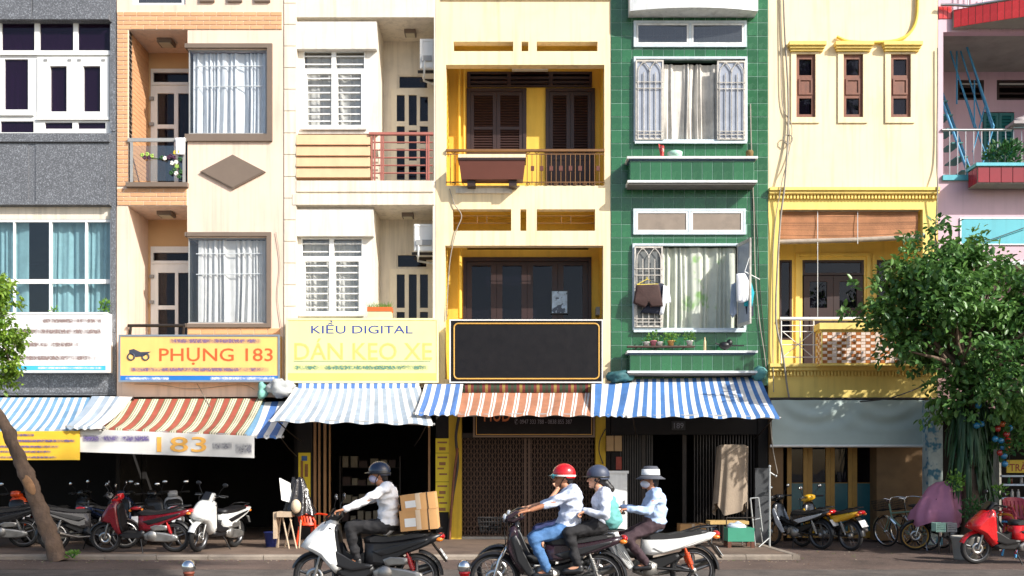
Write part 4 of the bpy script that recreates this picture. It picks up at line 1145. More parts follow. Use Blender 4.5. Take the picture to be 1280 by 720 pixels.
INKG = mat('faded_teal_ink', L(84,134,118), .6, .12, 8); INKO = mat('faded_orange_ink', L(240,186,104), .6, .06, 8)
INKW = mat('white_ink', L(226,232,240), .5, .05, 8); INKO2 = mat('orange_ink', L(240,178,82), .6, .1, 8)
INKGO = mat('gold_ink', L(206,158,74), .4, .1, 8); INKGY = mat('grey_ink', L(120,120,128), .6, .12, 8)

def signbox(name, label, px, y, d, m, fm, edge=.03):
    r = RC(*px, y)
    rt = root(name, label, 'sign', ((r[0]+r[1])/2, y+d/2, r[2]))
    mb = MB(); mb.box(r[0], r[1], y, y+d, r[2], r[3]); part(mb, 'board', m, rt)
    mb = MB(); mb.wall(r[0]-.012, r[1]+.012, r[2]-.012, r[3]+.012, y-.012, y+.03, [(r[0]+edge, r[1]-edge, r[2]+edge, r[3]-edge)]); part(mb, 'frame', fm, rt)
    return rt
# white sign on the granite house
y = -.28
sg = signbox('shop_sign', 'white shop sign with faded brown lines and a cyan strip on the granite house', (-70,134,391,465), y, .27, mat('white_sign_vinyl', L(236,234,232), .45, .05, 2, streak=.08, dirt=.06), WHITEPL)
for (a, b, c, d) in ((52, 128, 398, 404), (20, 128, 411, 418), (14, 100, 427.5, 434), (18, 122, 444, 451)):
    smear(a, b, c, d, y-.001, INKBR, sg)
pxbox(sg, 'cyan_strip', mat('cyan_vinyl', L(70,176,214), .45), -68, 132.5, 457, 462.8, y-.006, y-.001, y)
smear(46, 128, 458.3, 461.5, y-.007, INKW, sg)
pxbox(sg, 'side_bracket', WHITEPL, 135, 138.5, 427, 465, -.2, -.001, -.1)
# orange sign on the peach house
y = -.26
sg = signbox('shop_sign', 'orange shop sign with big red lettering and a blue bottom band', (149,349,419,477), y, .25, mat('orange_yellow_vinyl', L(240,192,112), .45, .06, 2, streak=.06), mat('grey_blue_frame', L(120,130,140), .5))
pxbox(sg, 'blue_band', mat('blue_vinyl', L(36,112,190), .45, .05), 150, 348, 469.5, 476, y-.006, y-.001, y)
smear(211, 327, 423, 429.5, y-.002, INKPL, sg)
ptext('PHỤNG 183', 199, 341, 434.5, 456, y-.003, INKR, sg, bold=.012)
smear(160, 338, 459, 465, y-.002, INKPL, sg)
smear(156, 212, 471.2, 475, y-.0075, INKW, sg); smear(262, 345, 470.8, 475, y-.0075, INKW, sg)
# little motorbike picture printed on the sign
q = MB(); c0 = P(173, 443, y)
for dx in (-.16, .16):
    pts = [(c0.x+dx+.075*math.cos(t*PI/6), y-.004, c0.z-.05+.075*math.sin(t*PI/6)) for t in range(13)]
    q.tube(pts, .018, 5, cap=False)
q.prism([(c0.x-.2,c0.z+.02),(c0.x-.05,c0.z-.06),(c0.x+.12,c0.z-.04),(c0.x+.28,c0.z+.06),(c0.x+.05,c0.z+.05),(c0.x-.1,c0.z+.12),(c0.x-.2,c0.z+.1)], y-.006, y-.002)
part(q, 'motorbike_print', mat('dark_print', L(60,66,80), .5), sg)
# yellow sign on the cream house
y = -.3
sg = signbox('shop_sign', 'pale yellow shop sign with dark blue top line above the striped awning', (358,547.5,398.5,478), y, .29, mat('pale_yellow_vinyl', L(246,236,156), .45, .05, 2, streak=.05), mat('ivory_frame', L(236,222,170), .5))
ptext('KIỀU DIGITAL', 389, 516, 401, 417, y-.003, INKB, sg, bold=.006)
ptext('DÁN KEO XE', 368, 540, 423, 450, y-.003, INKO, sg, bold=.012)
pxbox(sg, 'teal_rule', INKG, 367, 538, 450.9, 451.9, y-.005, y-.001, y)
smear(365, 538, 456, 463, y-.003, INKG, sg)
pxbox(sg, 'orange_band', mat('orange_band_vinyl', L(246,202,110), .45, .08, 3), 359.5, 546, 466.5, 475.5, y-.006, y-.001, y)
# black sign with gold border on the yellow house
y = -.3
sg = signbox('shop_sign', 'large blank black sign with a rounded gold border line on the yellow house', (562.5,753,400,478), y, .29, mat('black_sign_panel', L(17,15,18), .5, .15, 2, gloss_var=.08, spec=.25), mat('silver_frame', L(222,220,214), .35, .05), .016)
r = RC(567.5, 748.5, 404.5, 473.5, y); rad = .09
pts = []
for (cx_, cz_, a0) in ((r[1]-rad, r[3]-rad, 0), (r[0]+rad, r[3]-rad, 90), (r[0]+rad, r[2]+rad, 180), (r[1]-rad, r[2]+rad, 270)):
    for k in range(6): a_ = R_(a0+18*k); pts.append((cx_+rad*math.cos(a_), y-.004, cz_+rad*math.sin(a_)))
pts.append(pts[0]); q = MB(); q.tube(pts, .018, 6, cap=False); part(q, 'gold_border', INKGO, sg)
# dark sign above the lattice gate
y = -.12
sg = signbox('shop_sign', 'dim black sign with phone numbers above the folding lattice gate', (592,743,512,546), y, .11, mat('black_sign_panel', (0,0,0)), mat('bronze_frame', L(120,100,80), .4))
ptext('HUD', 605, 638, 508, 527, y-.003, mat('copper_ink', L(190,110,60), .4), sg); ptext('✆ 0947 333 788 - 0838 855 387', 643, 715, 523.5, 530.5, y-.003, INKGY, sg)
q = MB(); f = RC(595, 740, 514, 543.5, y); q.wall(f[0], f[1], f[2], f[3], y-.008, y-.001, [(f[0]+.015, f[1]-.015, f[2]+.015, f[3]-.015)]); part(q, 'border_line', INKGO, sg)
# house number
sg = root('house_number', 'small grey house number on the dark lintel below the striped awning', 'number plate', (X(848), 0, Z(537)))
pxbox(sg, 'plate', mat('dark_plate', L(40,38,38), .5), 840, 857, 526.5, 537.5, .02, .049, 0); ptext('189', 842.5, 854.5, 528.5, 535.5, .018, INKGY, sg)

# ================================================================== awnings
AW = dict(w=mat('awning_white', L(232,230,224), .8, .16, 2.2, .15, 12, streak=.16, sx=(4,.6,.6), dirt=.28, transl=.12), b=mat('awning_blue', L(72,120,180), .8, .16, 2.2, .15, 12, streak=.16, sx=(4,.6,.6), dirt=.28, transl=.12),
          p=mat('awning_pale_blue', L(158,172,186), .8, .16, 2.2, .15, 12, streak=.16, sx=(4,.6,.6), dirt=.28, transl=.12), r=mat('awning_red', L(166,84,66), .8, .16, 2.2, .15, 12, streak=.16, sx=(4,.6,.6), dirt=.28, transl=.12),
          g=mat('awning_green', L(104,122,84), .8, .16, 2.2, .15, 12, streak=.16, sx=(4,.6,.6), dirt=.28, transl=.12), o=mat('awning_tan_orange', L(184,126,96), .8, .16, 2.2, .15, 12, streak=.16, sx=(4,.6,.6), dirt=.28, transl=.12),
          c=mat('awning_cream', L(226,214,188), .8, .16, 2.2, .15, 12, streak=.16, sx=(4,.6,.6), dirt=.28, transl=.12), s=mat('awning_sky', L(116,160,194), .8, .16, 2.2, .15, 12, streak=.16, sx=(4,.6,.6), dirt=.28, transl=.12),
          d=mat('awning_mid_blue', L(84,124,186), .8, .16, 2.2, .15, 12, streak=.16, sx=(4,.6,.6), dirt=.28, transl=.12))
def awning(label, top, bot, yt, yb, stripes, sag=.05, skew=None, bar=True, arms=True, wave=.02, seed=0, valance=0, rot_hem=0):
    # top=(pxL,pxR,pyL,pyR) on the wall at yt, bot the same at the front edge yb
    tl, tr = P(top[0], top[2], yt), P(top[1], top[3], yt)
    bl, br = P(bot[0], bot[2], yb), P(bot[1], bot[3], yb)
    rt = root('awning', label, 'awning', ((tl.x+tr.x)/2, yt, min(bl.z, br.z)))
    tot = sum(s_[0] for s_ in stripes); cols = []; acc = 0
    keys = []
    for (wd, k) in stripes:
        if k not in keys: keys.append(k)
    us = []
    for (wd, k) in stripes:
        us += [(acc/tot, (acc+wd/2)/tot, keys.index(k)), ((acc+wd/2)/tot, (acc+wd)/tot, keys.index(k))]; acc += wd
    edges = [u[0] for u in us]+[1.0]
    rg = random.Random(seed); ph = rg.uniform(0, 6); nv = 8
    def fn(u, v):
        p = tl.lerp(tr, u).lerp(bl.lerp(br, u), v)
        return p + Vector((0, 0, -(sag+.035)*math.sin(PI*v)*(.5+.5*math.sin(PI*u)) + wave*math.sin(u*31+ph+v*2)*v + wave*.8*math.sin(u*13+ph*2)*math.sin(PI*v)))
    mb = MB(); n = len(us)
    mb.grid(lambda a_, b_: fn(edges[int(round(a_*n))], b_), n, nv, mfn=lambda i, j: us[i][2])
    hem = max(valance, .05)
    def fv(a_, b_):
        u = edges[int(round(a_*n))]; p = fn(u, 1.0); return p + Vector((0, -.006-.01*b_, -hem*b_))
    mb.grid(fv, n, 1, mfn=lambda i, j: us[i][2])
    part(mb, 'fabric', [AW[k] for k in keys], rt)
    if bar:
        q = MB(); q.tube([fn(0,1)+Vector((-.04,.025,-.02)), fn(.5,1)+Vector((0,.025,-.025)), fn(1,1)+Vector((.04,.025,-.02))], .025, 8); part(q, 'front_bar', GREYPL, rt)
        q = MB(); q.tube([tl+Vector((-.03,-.02,-.05)), tr+Vector((.03,-.02,-.05))], .03, 8); part(q, 'roller', IRON, rt)
    if arms:
        for u in (.04, .96):
            a_ = fn(u, 1)+Vector((0,.03,-.04)); w_ = Vector((fn(u,0).x, min(yt+.05,-.002), a_.z-.35)); q = MB(); q.tube([w_, w_.lerp(a_,.5)+Vector((0,0,-.03)), a_], .014, 6); part(q, 'arm', IRON, rt)
    return rt
def alt(n, a, b, wa=1, wb=1): return [((wa, a) if i % 2 == 0 else (wb, b)) for i in range(n)]
awning('blue and white striped awning in front of the granite house', (-40,113,497,497), (-90,98,539,537), -.05, -2.4, alt(31,'s','w',1,1.1), .04, seed=1, arms=True)
awning('short faded white and blue awning flap beside the red striped awning', (115,166,495,496), (84,128,533,534), -.16, -2.5, [(2,'p'),(1.2,'w'),(1.4,'p'),(1.2,'w'),(1,'p'),(3.4,'w')], .06, seed=2)
red = []
for i in range(11): red += [(2.6,'r'),(.5,'g'),(.5,'c'),(.4,'g'),(.9,'c'),(.3,'g'),(.7,'c'),(.35,'g')]
awning('red, cream and green striped awning below the orange sign', (150,330,499,498), (120,305,535,543), -.10, -2.35, red, .10, seed=3, arms=False)
awning('narrow blue and white awning between the red and the pale striped awnings', (316,372,503,501), (299,352,544,545), -.10, -2.1, [(1.2,'w'),(1.6,'s'),(1.5,'w'),(1.6,'d'),(1.4,'w'),(1.6,'d'),(1.3,'w')], .04, seed=4)
awning('wide pale blue and white awning below the pale yellow sign', (371,524,481,480), (338,541,524,528), -.12, -2.4, alt(33,'w','p',1,1.05), .05, seed=5)
q = [(1,'b'),(1,'w')]*4
awning('small bright blue and white awning next to the black sign', (531,579,480,480), (519,573,516,516), -.34, -2.2, [(.7,'w'),(1.2,'d'),(1.1,'w'),(1.2,'d'),(1.1,'w'),(1.2,'d'),(1.1,'w'),(1.2,'d'),(.7,'w')], .03, seed=6, arms=False)
orr = []
for i in range(11): orr += [(2.2,'o'),(.45,'w'),(.35,'o'),(.6,'w')]
awning('tan orange and white striped awning below the black sign', (578,742,490,490), (572,738,517,517), -.16, -2.3, orr+[(1.2,'o')], .03, seed=7, wave=.02, arms=False)
awning('blue and white awning end piece joining the wide blue awning', (739.5,796,480,478), (738.5,786,517,518), -.34, -2.3, [(.6,'w'),(1.2,'b'),(1.1,'w'),(1.2,'b'),(1.1,'w'),(1.3,'b'),(1.2,'w')], .03, seed=8, arms=False)
awning('wide blue and white striped awning below the green tiled house', (790,950,474,471), (784,974,518,520), -.10, -2.4, [(1.1,'w')]+alt(31,'b','w',1.05,1), .05, seed=9)
# valance strip folded over the pale awning roller
q = MB(); n = 32; f = RC(373, 524, 479, 487, -.3)
q.grid(lambda u, v: (f[0]+(f[1]-f[0])*u, -.3-.04*v, f[3]+(f[2]-f[3])*v), n, 1, mfn=lambda i, j: i % 2)
thing(q, 'awning_roll', [AW['d'], AW['w']], 'blue and white cloth strip rolled along the foot of the pale yellow sign', 'awning')
# tartan strip above the tan awning
q = MB(); f = RC(578, 742, 479.5, 491, -.2)
q.grid(lambda u, v: (f[0]+(f[1]-f[0])*u, -.24-.05*math.sin(PI*v), f[3]+(f[2]-f[3])*v), 46, 4, mfn=lambda i, j: (0,1,2,1,0,3)[i % 6])
thing(q, 'rolled_cloth', [mat('dark_green_cloth', L(46,66,44), .85), mat('dark_red_cloth', L(108,44,40), .85), mat('mustard_cloth', L(140,118,60), .85), mat('brown_cloth', L(70,48,40), .85)], 'dark tartan cloth rolled between the black sign and tan awning', 'cloth')
# banners hanging from the awnings
def banner(label, px, y, m, inks, hook=.012):
    (a_, b_, tl, tr, bl, br) = px
    rt = root('banner', label, 'banner', (X((a_+b_)/2, y), y, Z(max(bl, br), y)))
    q = MB()
    q.grid(lambda u, v: (X(a_+(b_-a_)*u, y), y+.006*math.sin(u*9+v*2)*v, Z((tl+(tr-tl)*u)*(1-v)+(bl+(br-bl)*u)*v, y)), 24, 5)
    part(q, 'sheet', m, rt)
    for (t, p, r, s_, e, mk, bd) in inks:
        if t: ptext(t, p, r, s_, e, y-.010, mk, rt, bold=bd)
        else: smear(p, r, s_, e, y-.010, mk, rt)
    return rt
banner('yellow banner with purple lettering hanging below the blue and white awning', (-90,100,540,538.5,575,575), -2.43, mat('yellow_banner', L(244,196,58), .6, .06, 3, transl=.1),
       [('',14,43,542,545.5,INKP,0),('',5,95,549,553,INKP,0),('',-10,75,556.5,560,INKP,0),('',-10,65,563,566,INKP,0),('',-10,72,570,573,INKP,0)])
banner('white banner with orange number hanging below the red striped awning', (100,318,536,545,565,572.5), -2.38, mat('grey_white_banner', L(222,220,214), .6, .06, 3, dirt=.12, transl=.1),
       [('',102,188,544,552.5,INKP,.0),('183',196,258,546,565,INKO2,.02),('',265,290,553,562,INKGY,0),('',294,315,554,568,INKGY,0)])
# crumpled cloth bundles at awning ends
def bundle(label, px, py, y, r, m, seed, n=1):
    q = MB(); rg = random.Random(seed)
    q.ell(P(px, py, y), (r[0], r[1], r[2]), 22, 16)
    q.v = [tuple(Vector(v) + (Vector(v)-P(px,py,y))*.55*(mnoise.noise(Vector(v)*5+Vector((seed,0,0)))) + (Vector(v)-P(px,py,y))*.3*mnoise.noise(Vector(v)*14)) for v in q.v]
    return thing(q, 'cloth_bundle', m, label, 'cloth')
bundle('crumpled grey tarpaulin bundle at the corner of the pale awning', 352, 486, -.3, (.33,.22,.2), mat('grey_tarpaulin', L(178,180,178), .6, .15, 6), 3)
bundle('small green and white cloth stuffed under the orange sign corner', 328, 489, -.22, (.12,.15,.2), mat('teal_white_cloth', L(120,176,164), .7, .3, 5), 5)
bundle('dark teal cloth bundle resting on the awning end by the green house', 775, 472, -.3, (.28,.2,.13), mat('dark_teal_cloth', L(44,92,96), .7, .35, 6), 7)
bundle('teal tarpaulin scrap at the right end of the wide blue awning', 950, 468, -.25, (.16,.18,.15), mat('sea_green_cloth', L(90,150,146), .7, .3, 6), 8)
# grey roll-down tarp over the pale yellow ground floor
tp = root('roll_down_tarp', 'grey green roll-down tarpaulin hanging over the folding doors', 'tarp', (X(1060,-.2), -.2, Z(558,-.2)))
f = RC(964.5, 1157, 498.5, 556.5, -.25)
def tf(u, v):
    w_ = .05*math.exp(-((u-.25-.14*math.sin(PI*v))/.03)**2)
    s_ = sum(.045*math.sin(PI*max(0,min(1,v*1.3)))*math.sin((math.hypot((u-c_)*2.6, (v+.12))*16)) * math.exp(-((u-c_)*3.6)**2) for c_ in (.28,.74))
    return (f[0]+(f[1]-f[0])*u, -.22-.10*v - s_*.9*(1-v*.55), f[3]+(f[2]-f[3])*v + (.02*math.sin(u*20)*(1-v)*.5))
q = MB(); q.grid(tf, 72, 26); part(q, 'sheet', mat('grey_green_tarp', L(178,192,184), .55, .06, 2, dirt=.1, transl=.06), tp)
q = MB(); q.tube([(f[0]-.05,-.32,f[2]-.02),(f[1]+.02,-.32,f[2]-.02)], .03, 8); part(q, 'bottom_bar', WHITEPL, tp)
q = MB(); q.tube([(f[0],-.20,f[3]+.0),(f[1],-.20,f[3]+.0)], .035, 8); part(q, 'top_bar', IRON, tp)
for px in (978, 1010, 1065, 1110, 1140): q = MB(); p = P(px, 500, -.2); q.tube([p, p+Vector((0,.10,.05)), p+Vector((0,.22,.06))], .012, 5); part(q, 'hook', IRON, tp)

# ================================================================== things on the facades
def ac_unit(label, px, py, y, wpx, hpx):
    r = RC(px-wpx/2, px+wpx/2, py-hpx/2, py+hpx/2, y)
    rt = root('air_conditioner', label, 'air conditioner', ((r[0]+r[1])/2, y+.3, r[2]))
    x1 = X(541.5)-.004
    mb = MB(); mb.box(r[0], x1, y, y+.72, r[2], r[3]); part(mb, 'casing', WHITEPL, rt)
    q = MB(); xc, zc = (r[0]+x1)/2, (r[2]+r[3])/2
    for i in range(7): zz = r[2]+.05+(r[3]-r[2]-.1)*i/6; q.box(r[0]-.012, r[0]-.001, y+.06, y+.66, zz-.012, zz+.012)
    part(q, 'side_grille', GREYPL, rt)
    q = MB(); q.wall(r[0]+.02, x1-.02, r[2]+.02, r[3]-.02, y-.012, y-.001, [(r[0]+.07, x1-.07, zc+.02, r[3]-.06)]); part(q, 'cover', WHITEPL, rt)
    q = MB(); q.box(r[0]+.05, x1-.05, y-.05, y-.013, zc-.18, zc-.06); part(q, 'valve_cover', GREYPL, rt)
    for yy in (y+.1, y+.6): q = MB(); q.box(r[0]-.06, x1, yy, yy+.04, r[2]-.06, r[2]-.001); part(q, 'bracket', IRON, rt)
    q = MB(); q.tube([(r[0]+.1,y-.02,zc-.1),(r[0]+.1,y-.05,r[2]-.1),(r[0]+.06,y+.3,r[2]-.16),(x1,y+.5,r[2]-.18)], .025, 6); part(q, 'pipe', WHITEST, rt)
ac_unit('air conditioner box on the upper cream balcony wall', 534, 67, .25, 18, 37)
ac_unit('air conditioner box on the lower cream balcony above the pale yellow sign', 527.5, 297, .25, 20, 34)
LEAF1 = mat('fresh_green_leaf', L(104,148,56), .5, .25, 14, transl=.3)
LEAF2 = mat('deep_green_leaf', L(48,96,44), .45, .25, 14, transl=.25)
def leafcloud(mb, c, r, n, size, seed, up=.5, mi=0):
    rg = random.Random(seed)
    for _ in range(n):
        d = Vector((rg.gauss(0,1), rg.gauss(0,1), rg.gauss(0,1))).normalized()
        rr = rg.random()**.5
        p = Vector(c) + Vector((d.x*r[0], d.y*r[1], d.z*r[2]))*rr
        ax = (d + Vector((rg.gauss(0,.6), rg.gauss(0,.6), rg.gauss(0,.5)+up))).normalized()
        sd = ax.cross(Vector((rg.gauss(0,1), rg.gauss(0,1), rg.gauss(0,1)))).normalized()
        s_ = size*rg.uniform(.6,1.3); nn = ax.cross(sd)
        mb.add([p, p+ax*s_*.5+sd*s_*.28+nn*s_*.08, p+ax*s_, p+ax*s_*.5-sd*s_*.28+nn*s_*.08], [(0,1,2),(0,2,3)], mi)
def potplant(label, px, pz, y, pot_r, pot_h, potm, leafr, leafm=LEAF1, n=120, size=.07, seed=1, name='potted_plant', flat=False, rim=None, group=None):
    base = P(px, pz, y)
    rt = root(name, label, 'plant', base, group)
    mb = MB()
    mb.lathe([(0,0),(pot_r*.75,0),(pot_r,pot_h),(pot_r*1.12,pot_h),(pot_r*1.12,pot_h*.85),(pot_r*1.0,pot_h*.85)], base, n=14)
    mb.lathe([(0,pot_h*.9),(pot_r,pot_h*.9)], base, n=14); part(mb, 'pot', potm, rt)
    q = MB(); 
    for k in range(5): a_ = k*1.3; q.tube([base+Vector((0,0,pot_h*.85)), base+Vector((math.cos(a_)*leafr[0]*.4, math.sin(a_)*leafr[1]*.4, pot_h+leafr[2]))], .006, 4)
    part(q, 'stem', LEAF2, rt)
    q = MB(); leafcloud(q, base+Vector((0,0,pot_h+leafr[2]*.8)), leafr, n, size, seed); part(q, 'leaves', leafm, rt, kind='stuff')
    return rt
TERRA = mat('terracotta', L(190,120,70), .8, .15, 6); POTW = mat('white_pot', L(222,218,210), .6, .1, 6, dirt=.2); POTP = mat('pink_pot', L(186,110,120), .6, .1, 6)
# shelf with pots on the lower green ledge
sh = root('plant_shelf', 'weathered plank shelf holding small pots in front of the green tiles', 'shelf', (X(826,-.25), -.25, led2))
mb = MB(); zs = Z(432.5, -.3); mb.box(X(784,-.3), X(868,-.3), -.36, -.20, zs-.03, zs); part(mb, 'plank', mat('dark_weathered_plank', L(74,56,48), .8, .2, 5), sh)
for px in (797, 822, 856): mb = MB(); x_ = X(px,-.3); mb.tube([(x_-.12,-.28,led2-.005),(x_,-.28,zs-.028)], .014, 5); part(mb, 'strut', IRON, sh)
for (px, pm_, lr, lm, n, sd_, lab) in ((808, POTW, (.07,.06,.05), LEAF1, 20, 2, 'tiny white pot with few leaves at the left of the plank shelf'),
        (816.5, POTP, (.13,.1,.12), LEAF1, 70, 3, 'pink pot with thin green sprigs on the plank shelf'),
        (824.5, POTW, (.05,.05,.04), LEAF2, 16, 9, 'small white pot beside the pink pot on the plank shelf'),
        (838.5, mat('orange_white_pot', L(214,164,96), .6, .25, 9), (.2,.13,.11), LEAF1, 130, 4, 'orange and white pot with bushy green plant on the plank shelf'),
        (862, POTW, (.14,.1,.12), LEAF1, 80, 5, 'white pot with upright green plant at the right of the plank shelf')):
    potplant(lab, px, 432.2, -.28, .075, .11 if pm_ is not POTW or px > 850 else .08, pm_, lr, lm, n, .06, sd_)
# bottle and black fan-like thing on lower ledge
q = MB(); q.lathe([(0,0),(.028,0),(.028,.22),(.012,.27),(.012,.31),(0,.31)], (X(881,-.3),-.3,led2-.002), n=10); thing(q, 'bottle', mat('cream_bottle', L(222,196,150), .5), 'tall cream bottle standing on the lower green ledge', 'bottle')
q = MB(); c0 = P(906, 432, -.3); q.ell(c0, (.13,.1,.09), 12, 8); q.ell(c0+Vector((.1,-.02,.05)), (.07,.07,.09), 10, 6); q.tube([c0+Vector((.1,0,0)), c0+Vector((.42,0,.0))], .018, 6); q.tube([c0+Vector((-.2,0,.05)), c0+Vector((.0,0,-.02))], .018, 6); q.tube([c0, c0+Vector((0,0,-.13))], .03, 6)
thing(q, 'hand_tool', BLACKP, 'black power tool lying on the lower green ledge', 'tool')
# upper ledge: small towel, green bowl, spiky cup
q = MB(); q.grid(lambda u, v: (X(823+7*u+3*v*(1-u),-.3), -.32+.03*math.sin(6*u+3*v), led1-.004+.33*(1-v)*(1-.2*u)), 6, 8); thing(q, 'cloth_doll', mat('red_print_cloth', L(200,60,58), .8, .3, 12, speck=(L(240,220,210), 14, .55, .62)), 'red printed cloth toy propped on the upper green ledge', 'toy')
q = MB(); q.lathe([(0,0),(.11,0),(.16,.05),(.17,.13),(.12,.15),(.0,.15)], (X(843.5,-.3),-.3,led1-.002), n=16); thing(q, 'bowl', mat('mint_plastic', L(176,216,196), .4, .12, 6), 'mint green and white bowl on the upper green ledge', 'bowl')
q = MB(); q.lathe([(0,0),(.075,0),(.085,.14),(.07,.17),(0,.17)], (X(937,-.3),-.3,led1-.002), n=14); thing(q, 'basket_cup', mat('woven_brown', L(120,96,52), .8, .4, 30), 'brown woven cup at the right end of the upper green ledge', 'cup')
# laundry on the lower green window
def cloth(name, label, poly, y, th, m, cat='clothing', fold=.012, group=None):
    # a hung garment: outline (px, py) with a soft puffed thickness
    q = MB(); n = len(poly)
    pts = [P(p[0], p[1], y) for p in poly]; c = sum(pts, Vector())/n
    ring = []
    lay = ((-th*.5, .82), (-th*.35, .97), (th*.35, .97), (th*.5, .8))
    sub = []
    for i in range(n):
        for k in range(4): sub.append(pts[i].lerp(pts[(i+1) % n], k/4))
    m_ = len(sub); vs = []
    for (dy, k) in lay:
        for p in sub:
            v = c+(p-c)*k; vs.append(v+Vector((0, dy+fold*math.sin(v.x*60), 0)))
    fs = [(i*m_+j, (i+1)*m_+j, (i+1)*m_+(j+1) % m_, i*m_+(j+1) % m_) for i in range(3) for j in range(m_)]
    vs += [c+Vector((0,-th*.45,0)), c+Vector((0,th*.5,0))]; k = 4*m_
    fs += [(k, j, (j+1) % m_) for j in range(m_)] + [(k+1, 3*m_+(j+1) % m_, 3*m_+j) for j in range(m_)]
    q.add(vs, fs, 0, True)
    # hanger hook
    top = max(pts, key=lambda p: p.z)
    return thing(q, name, m, label, cat, group)
BRS = mat('dark_brown_fabric', L(62,42,38), .85, .15, 9, .2, 30); CWH = mat('white_cotton', L(226,226,228), .85, .08, 6, .2, 20); CTE = mat('turquoise_fabric', L(30,158,172), .85, .12, 8); CNA = mat('navy_fabric', L(40,44,60), .85, .15, 8); CGB = mat('grey_blue_fabric', L(150,162,178), .85, .12, 8)
cloth('shorts', 'dark brown shorts hung on the left grille of the lower green window', [(795,356),(824,355),(829,383),(813,384),(811,377),(806,385),(791,379)], -.25, .10, BRS)
cloth('black_shirt', 'black and white shirt hung behind the brown shorts', [(821,353),(830,354),(833,372),(827,393),(800,391),(806,383),(822,382)], -.16, .05, CNA)
cloth('white_shirt', 'white shirt hung between the shorts and the green print curtain', [(829,356),(836,358),(839,378),(832,380),(829,394),(824,394),(827,375)], -.20, .06, CWH)
q = MB(); a0 = P(796,356,-.25); b0 = P(823,355,-.25); t0 = P(809,349,-.2); q.tube([a0, t0, b0, a0], .012, 5); q.tube([t0, t0+Vector((0,.08,.06))], .010, 5); thing(q, 'clothes_hanger', mat('yellow_wire', L(200,180,70), .5), 'yellow clothes hanger holding the dark brown shorts', 'hanger')
cloth('white_shirt', 'white tee shirt hung on the open right shutter', [(920,342),(931,341),(936,352),(935,376),(928,379),(921,377)], -.66, .08, CWH)
cloth('turquoise_shirt', 'turquoise shirt hung behind the white tee on the open shutter', [(931,348),(938,350),(943,366),(940,384),(930,383)], -.56, .06, CTE)
cloth('navy_trousers', 'navy trousers hung below the turquoise shirt', [(931,379),(942,377),(942,395),(938,397),(936,385),(933,393)], -.5, .05, CNA)
cloth('grey_trousers', 'grey blue trousers hung on the inside of the open shutter', [(914,355),(920,352),(921,392),(916,398),(912,392)], -.4, .05, CGB)
q = MB(); q.tube([(xh+.02,-.72,Z(341,-.6)),(xh+.42,-.40,Z(347,-.6)+.0)], .012, 5); q.tube([(xh+.02,-.72,Z(341,-.6)),(xh+.15,-.66,Z(320,-.6))], .008, 4); thing(q, 'drying_rod', WHITEST, 'thin white drying rod tied to the open shutter', 'rod')
# towel and flowers on the glass balcony
cloth('towel', 'white towel folded over the glass balcony rail', [(219.5,172),(231.5,172),(231,194),(220,194)], -.10, .04, CWH, 'towel')
fg = root('flower_garland', 'garland of purple and green artificial flowers tied to the glass balcony', 'garland', P(215,204,-.09))
rg = random.Random(4)
FL = [mat('purple_petal', L(70,30,60), .6), mat('lime_petal', L(150,180,80), .6), mat('white_petal', L(230,226,216), .6), LEAF2, mat('yellow_petal', L(220,190,60), .6)]
q = MB(); q.tube([P(178,195,-.085), P(190,198,-.085), P(205,199,-.085), P(217,197,-.085), P(226,212,-.085), P(222,222,-.085)], .01, 5); part(q, 'vine', LEAF2, fg)
spots = [(178,194,1),(181,197,0),(184,193,1),(187,197,0),(190,195,1),(202,197,3),(206,198,2),(211,197,0),(214,195,0),(218,197,0),(219,191,4),(222,189,4),(215,204,2),(220,203,2),(221,208,1),(225,199,3),(218,212,3),(226,215,3),(220,217,2),(224,221,3),(214,216,3)]
for (px, py, k) in spots:
    q = MB(); c0 = P(px, py, -.1)
    for j in range(6):
        a_ = j*PI/3+rg.random(); q.ell(c0+Vector((math.cos(a_)*.028, -.01, math.sin(a_)*.028)), (.024,.014,.024), 6, 4, 0)
    part(q, 'flower', FL[k], fg)
# planter with grass on the pale yellow sign
gp = root('grass_planter', 'orange and white trough of spiky grass standing on the pale yellow sign', 'planter', P(475,398,-.15))
f = RC(460, 489, 384, 397.9, -.25)
q = MB(); q.box(f[0], f[1], -.27, -.03, f[2], f[3]-.09); part(q, 'trough', mat('cream_trough', L(226,206,160), .7, .1, 4), gp)
q = MB(); q.box(f[0]-.015, f[1]+.015, -.285, -.015, f[3]-.0895, f[3]); part(q, 'rim', mat('orange_trough_rim', L(214,98,40), .6, .1, 4), gp)
q = MB(); rg = random.Random(8)
for i in range(150):
    p = Vector((rg.uniform(f[0],f[1]), rg.uniform(-.26,-.04), f[3]-.01)); d = Vector((rg.gauss(0,.07), rg.gauss(0,.05), rg.uniform(.07,.17)))
    s_ = Vector((.006,0,0)); q.add([p-s_, p+s_, p+d], [(0,1,2)])
part(q, 'grass', LEAF1, gp, kind='stuff')
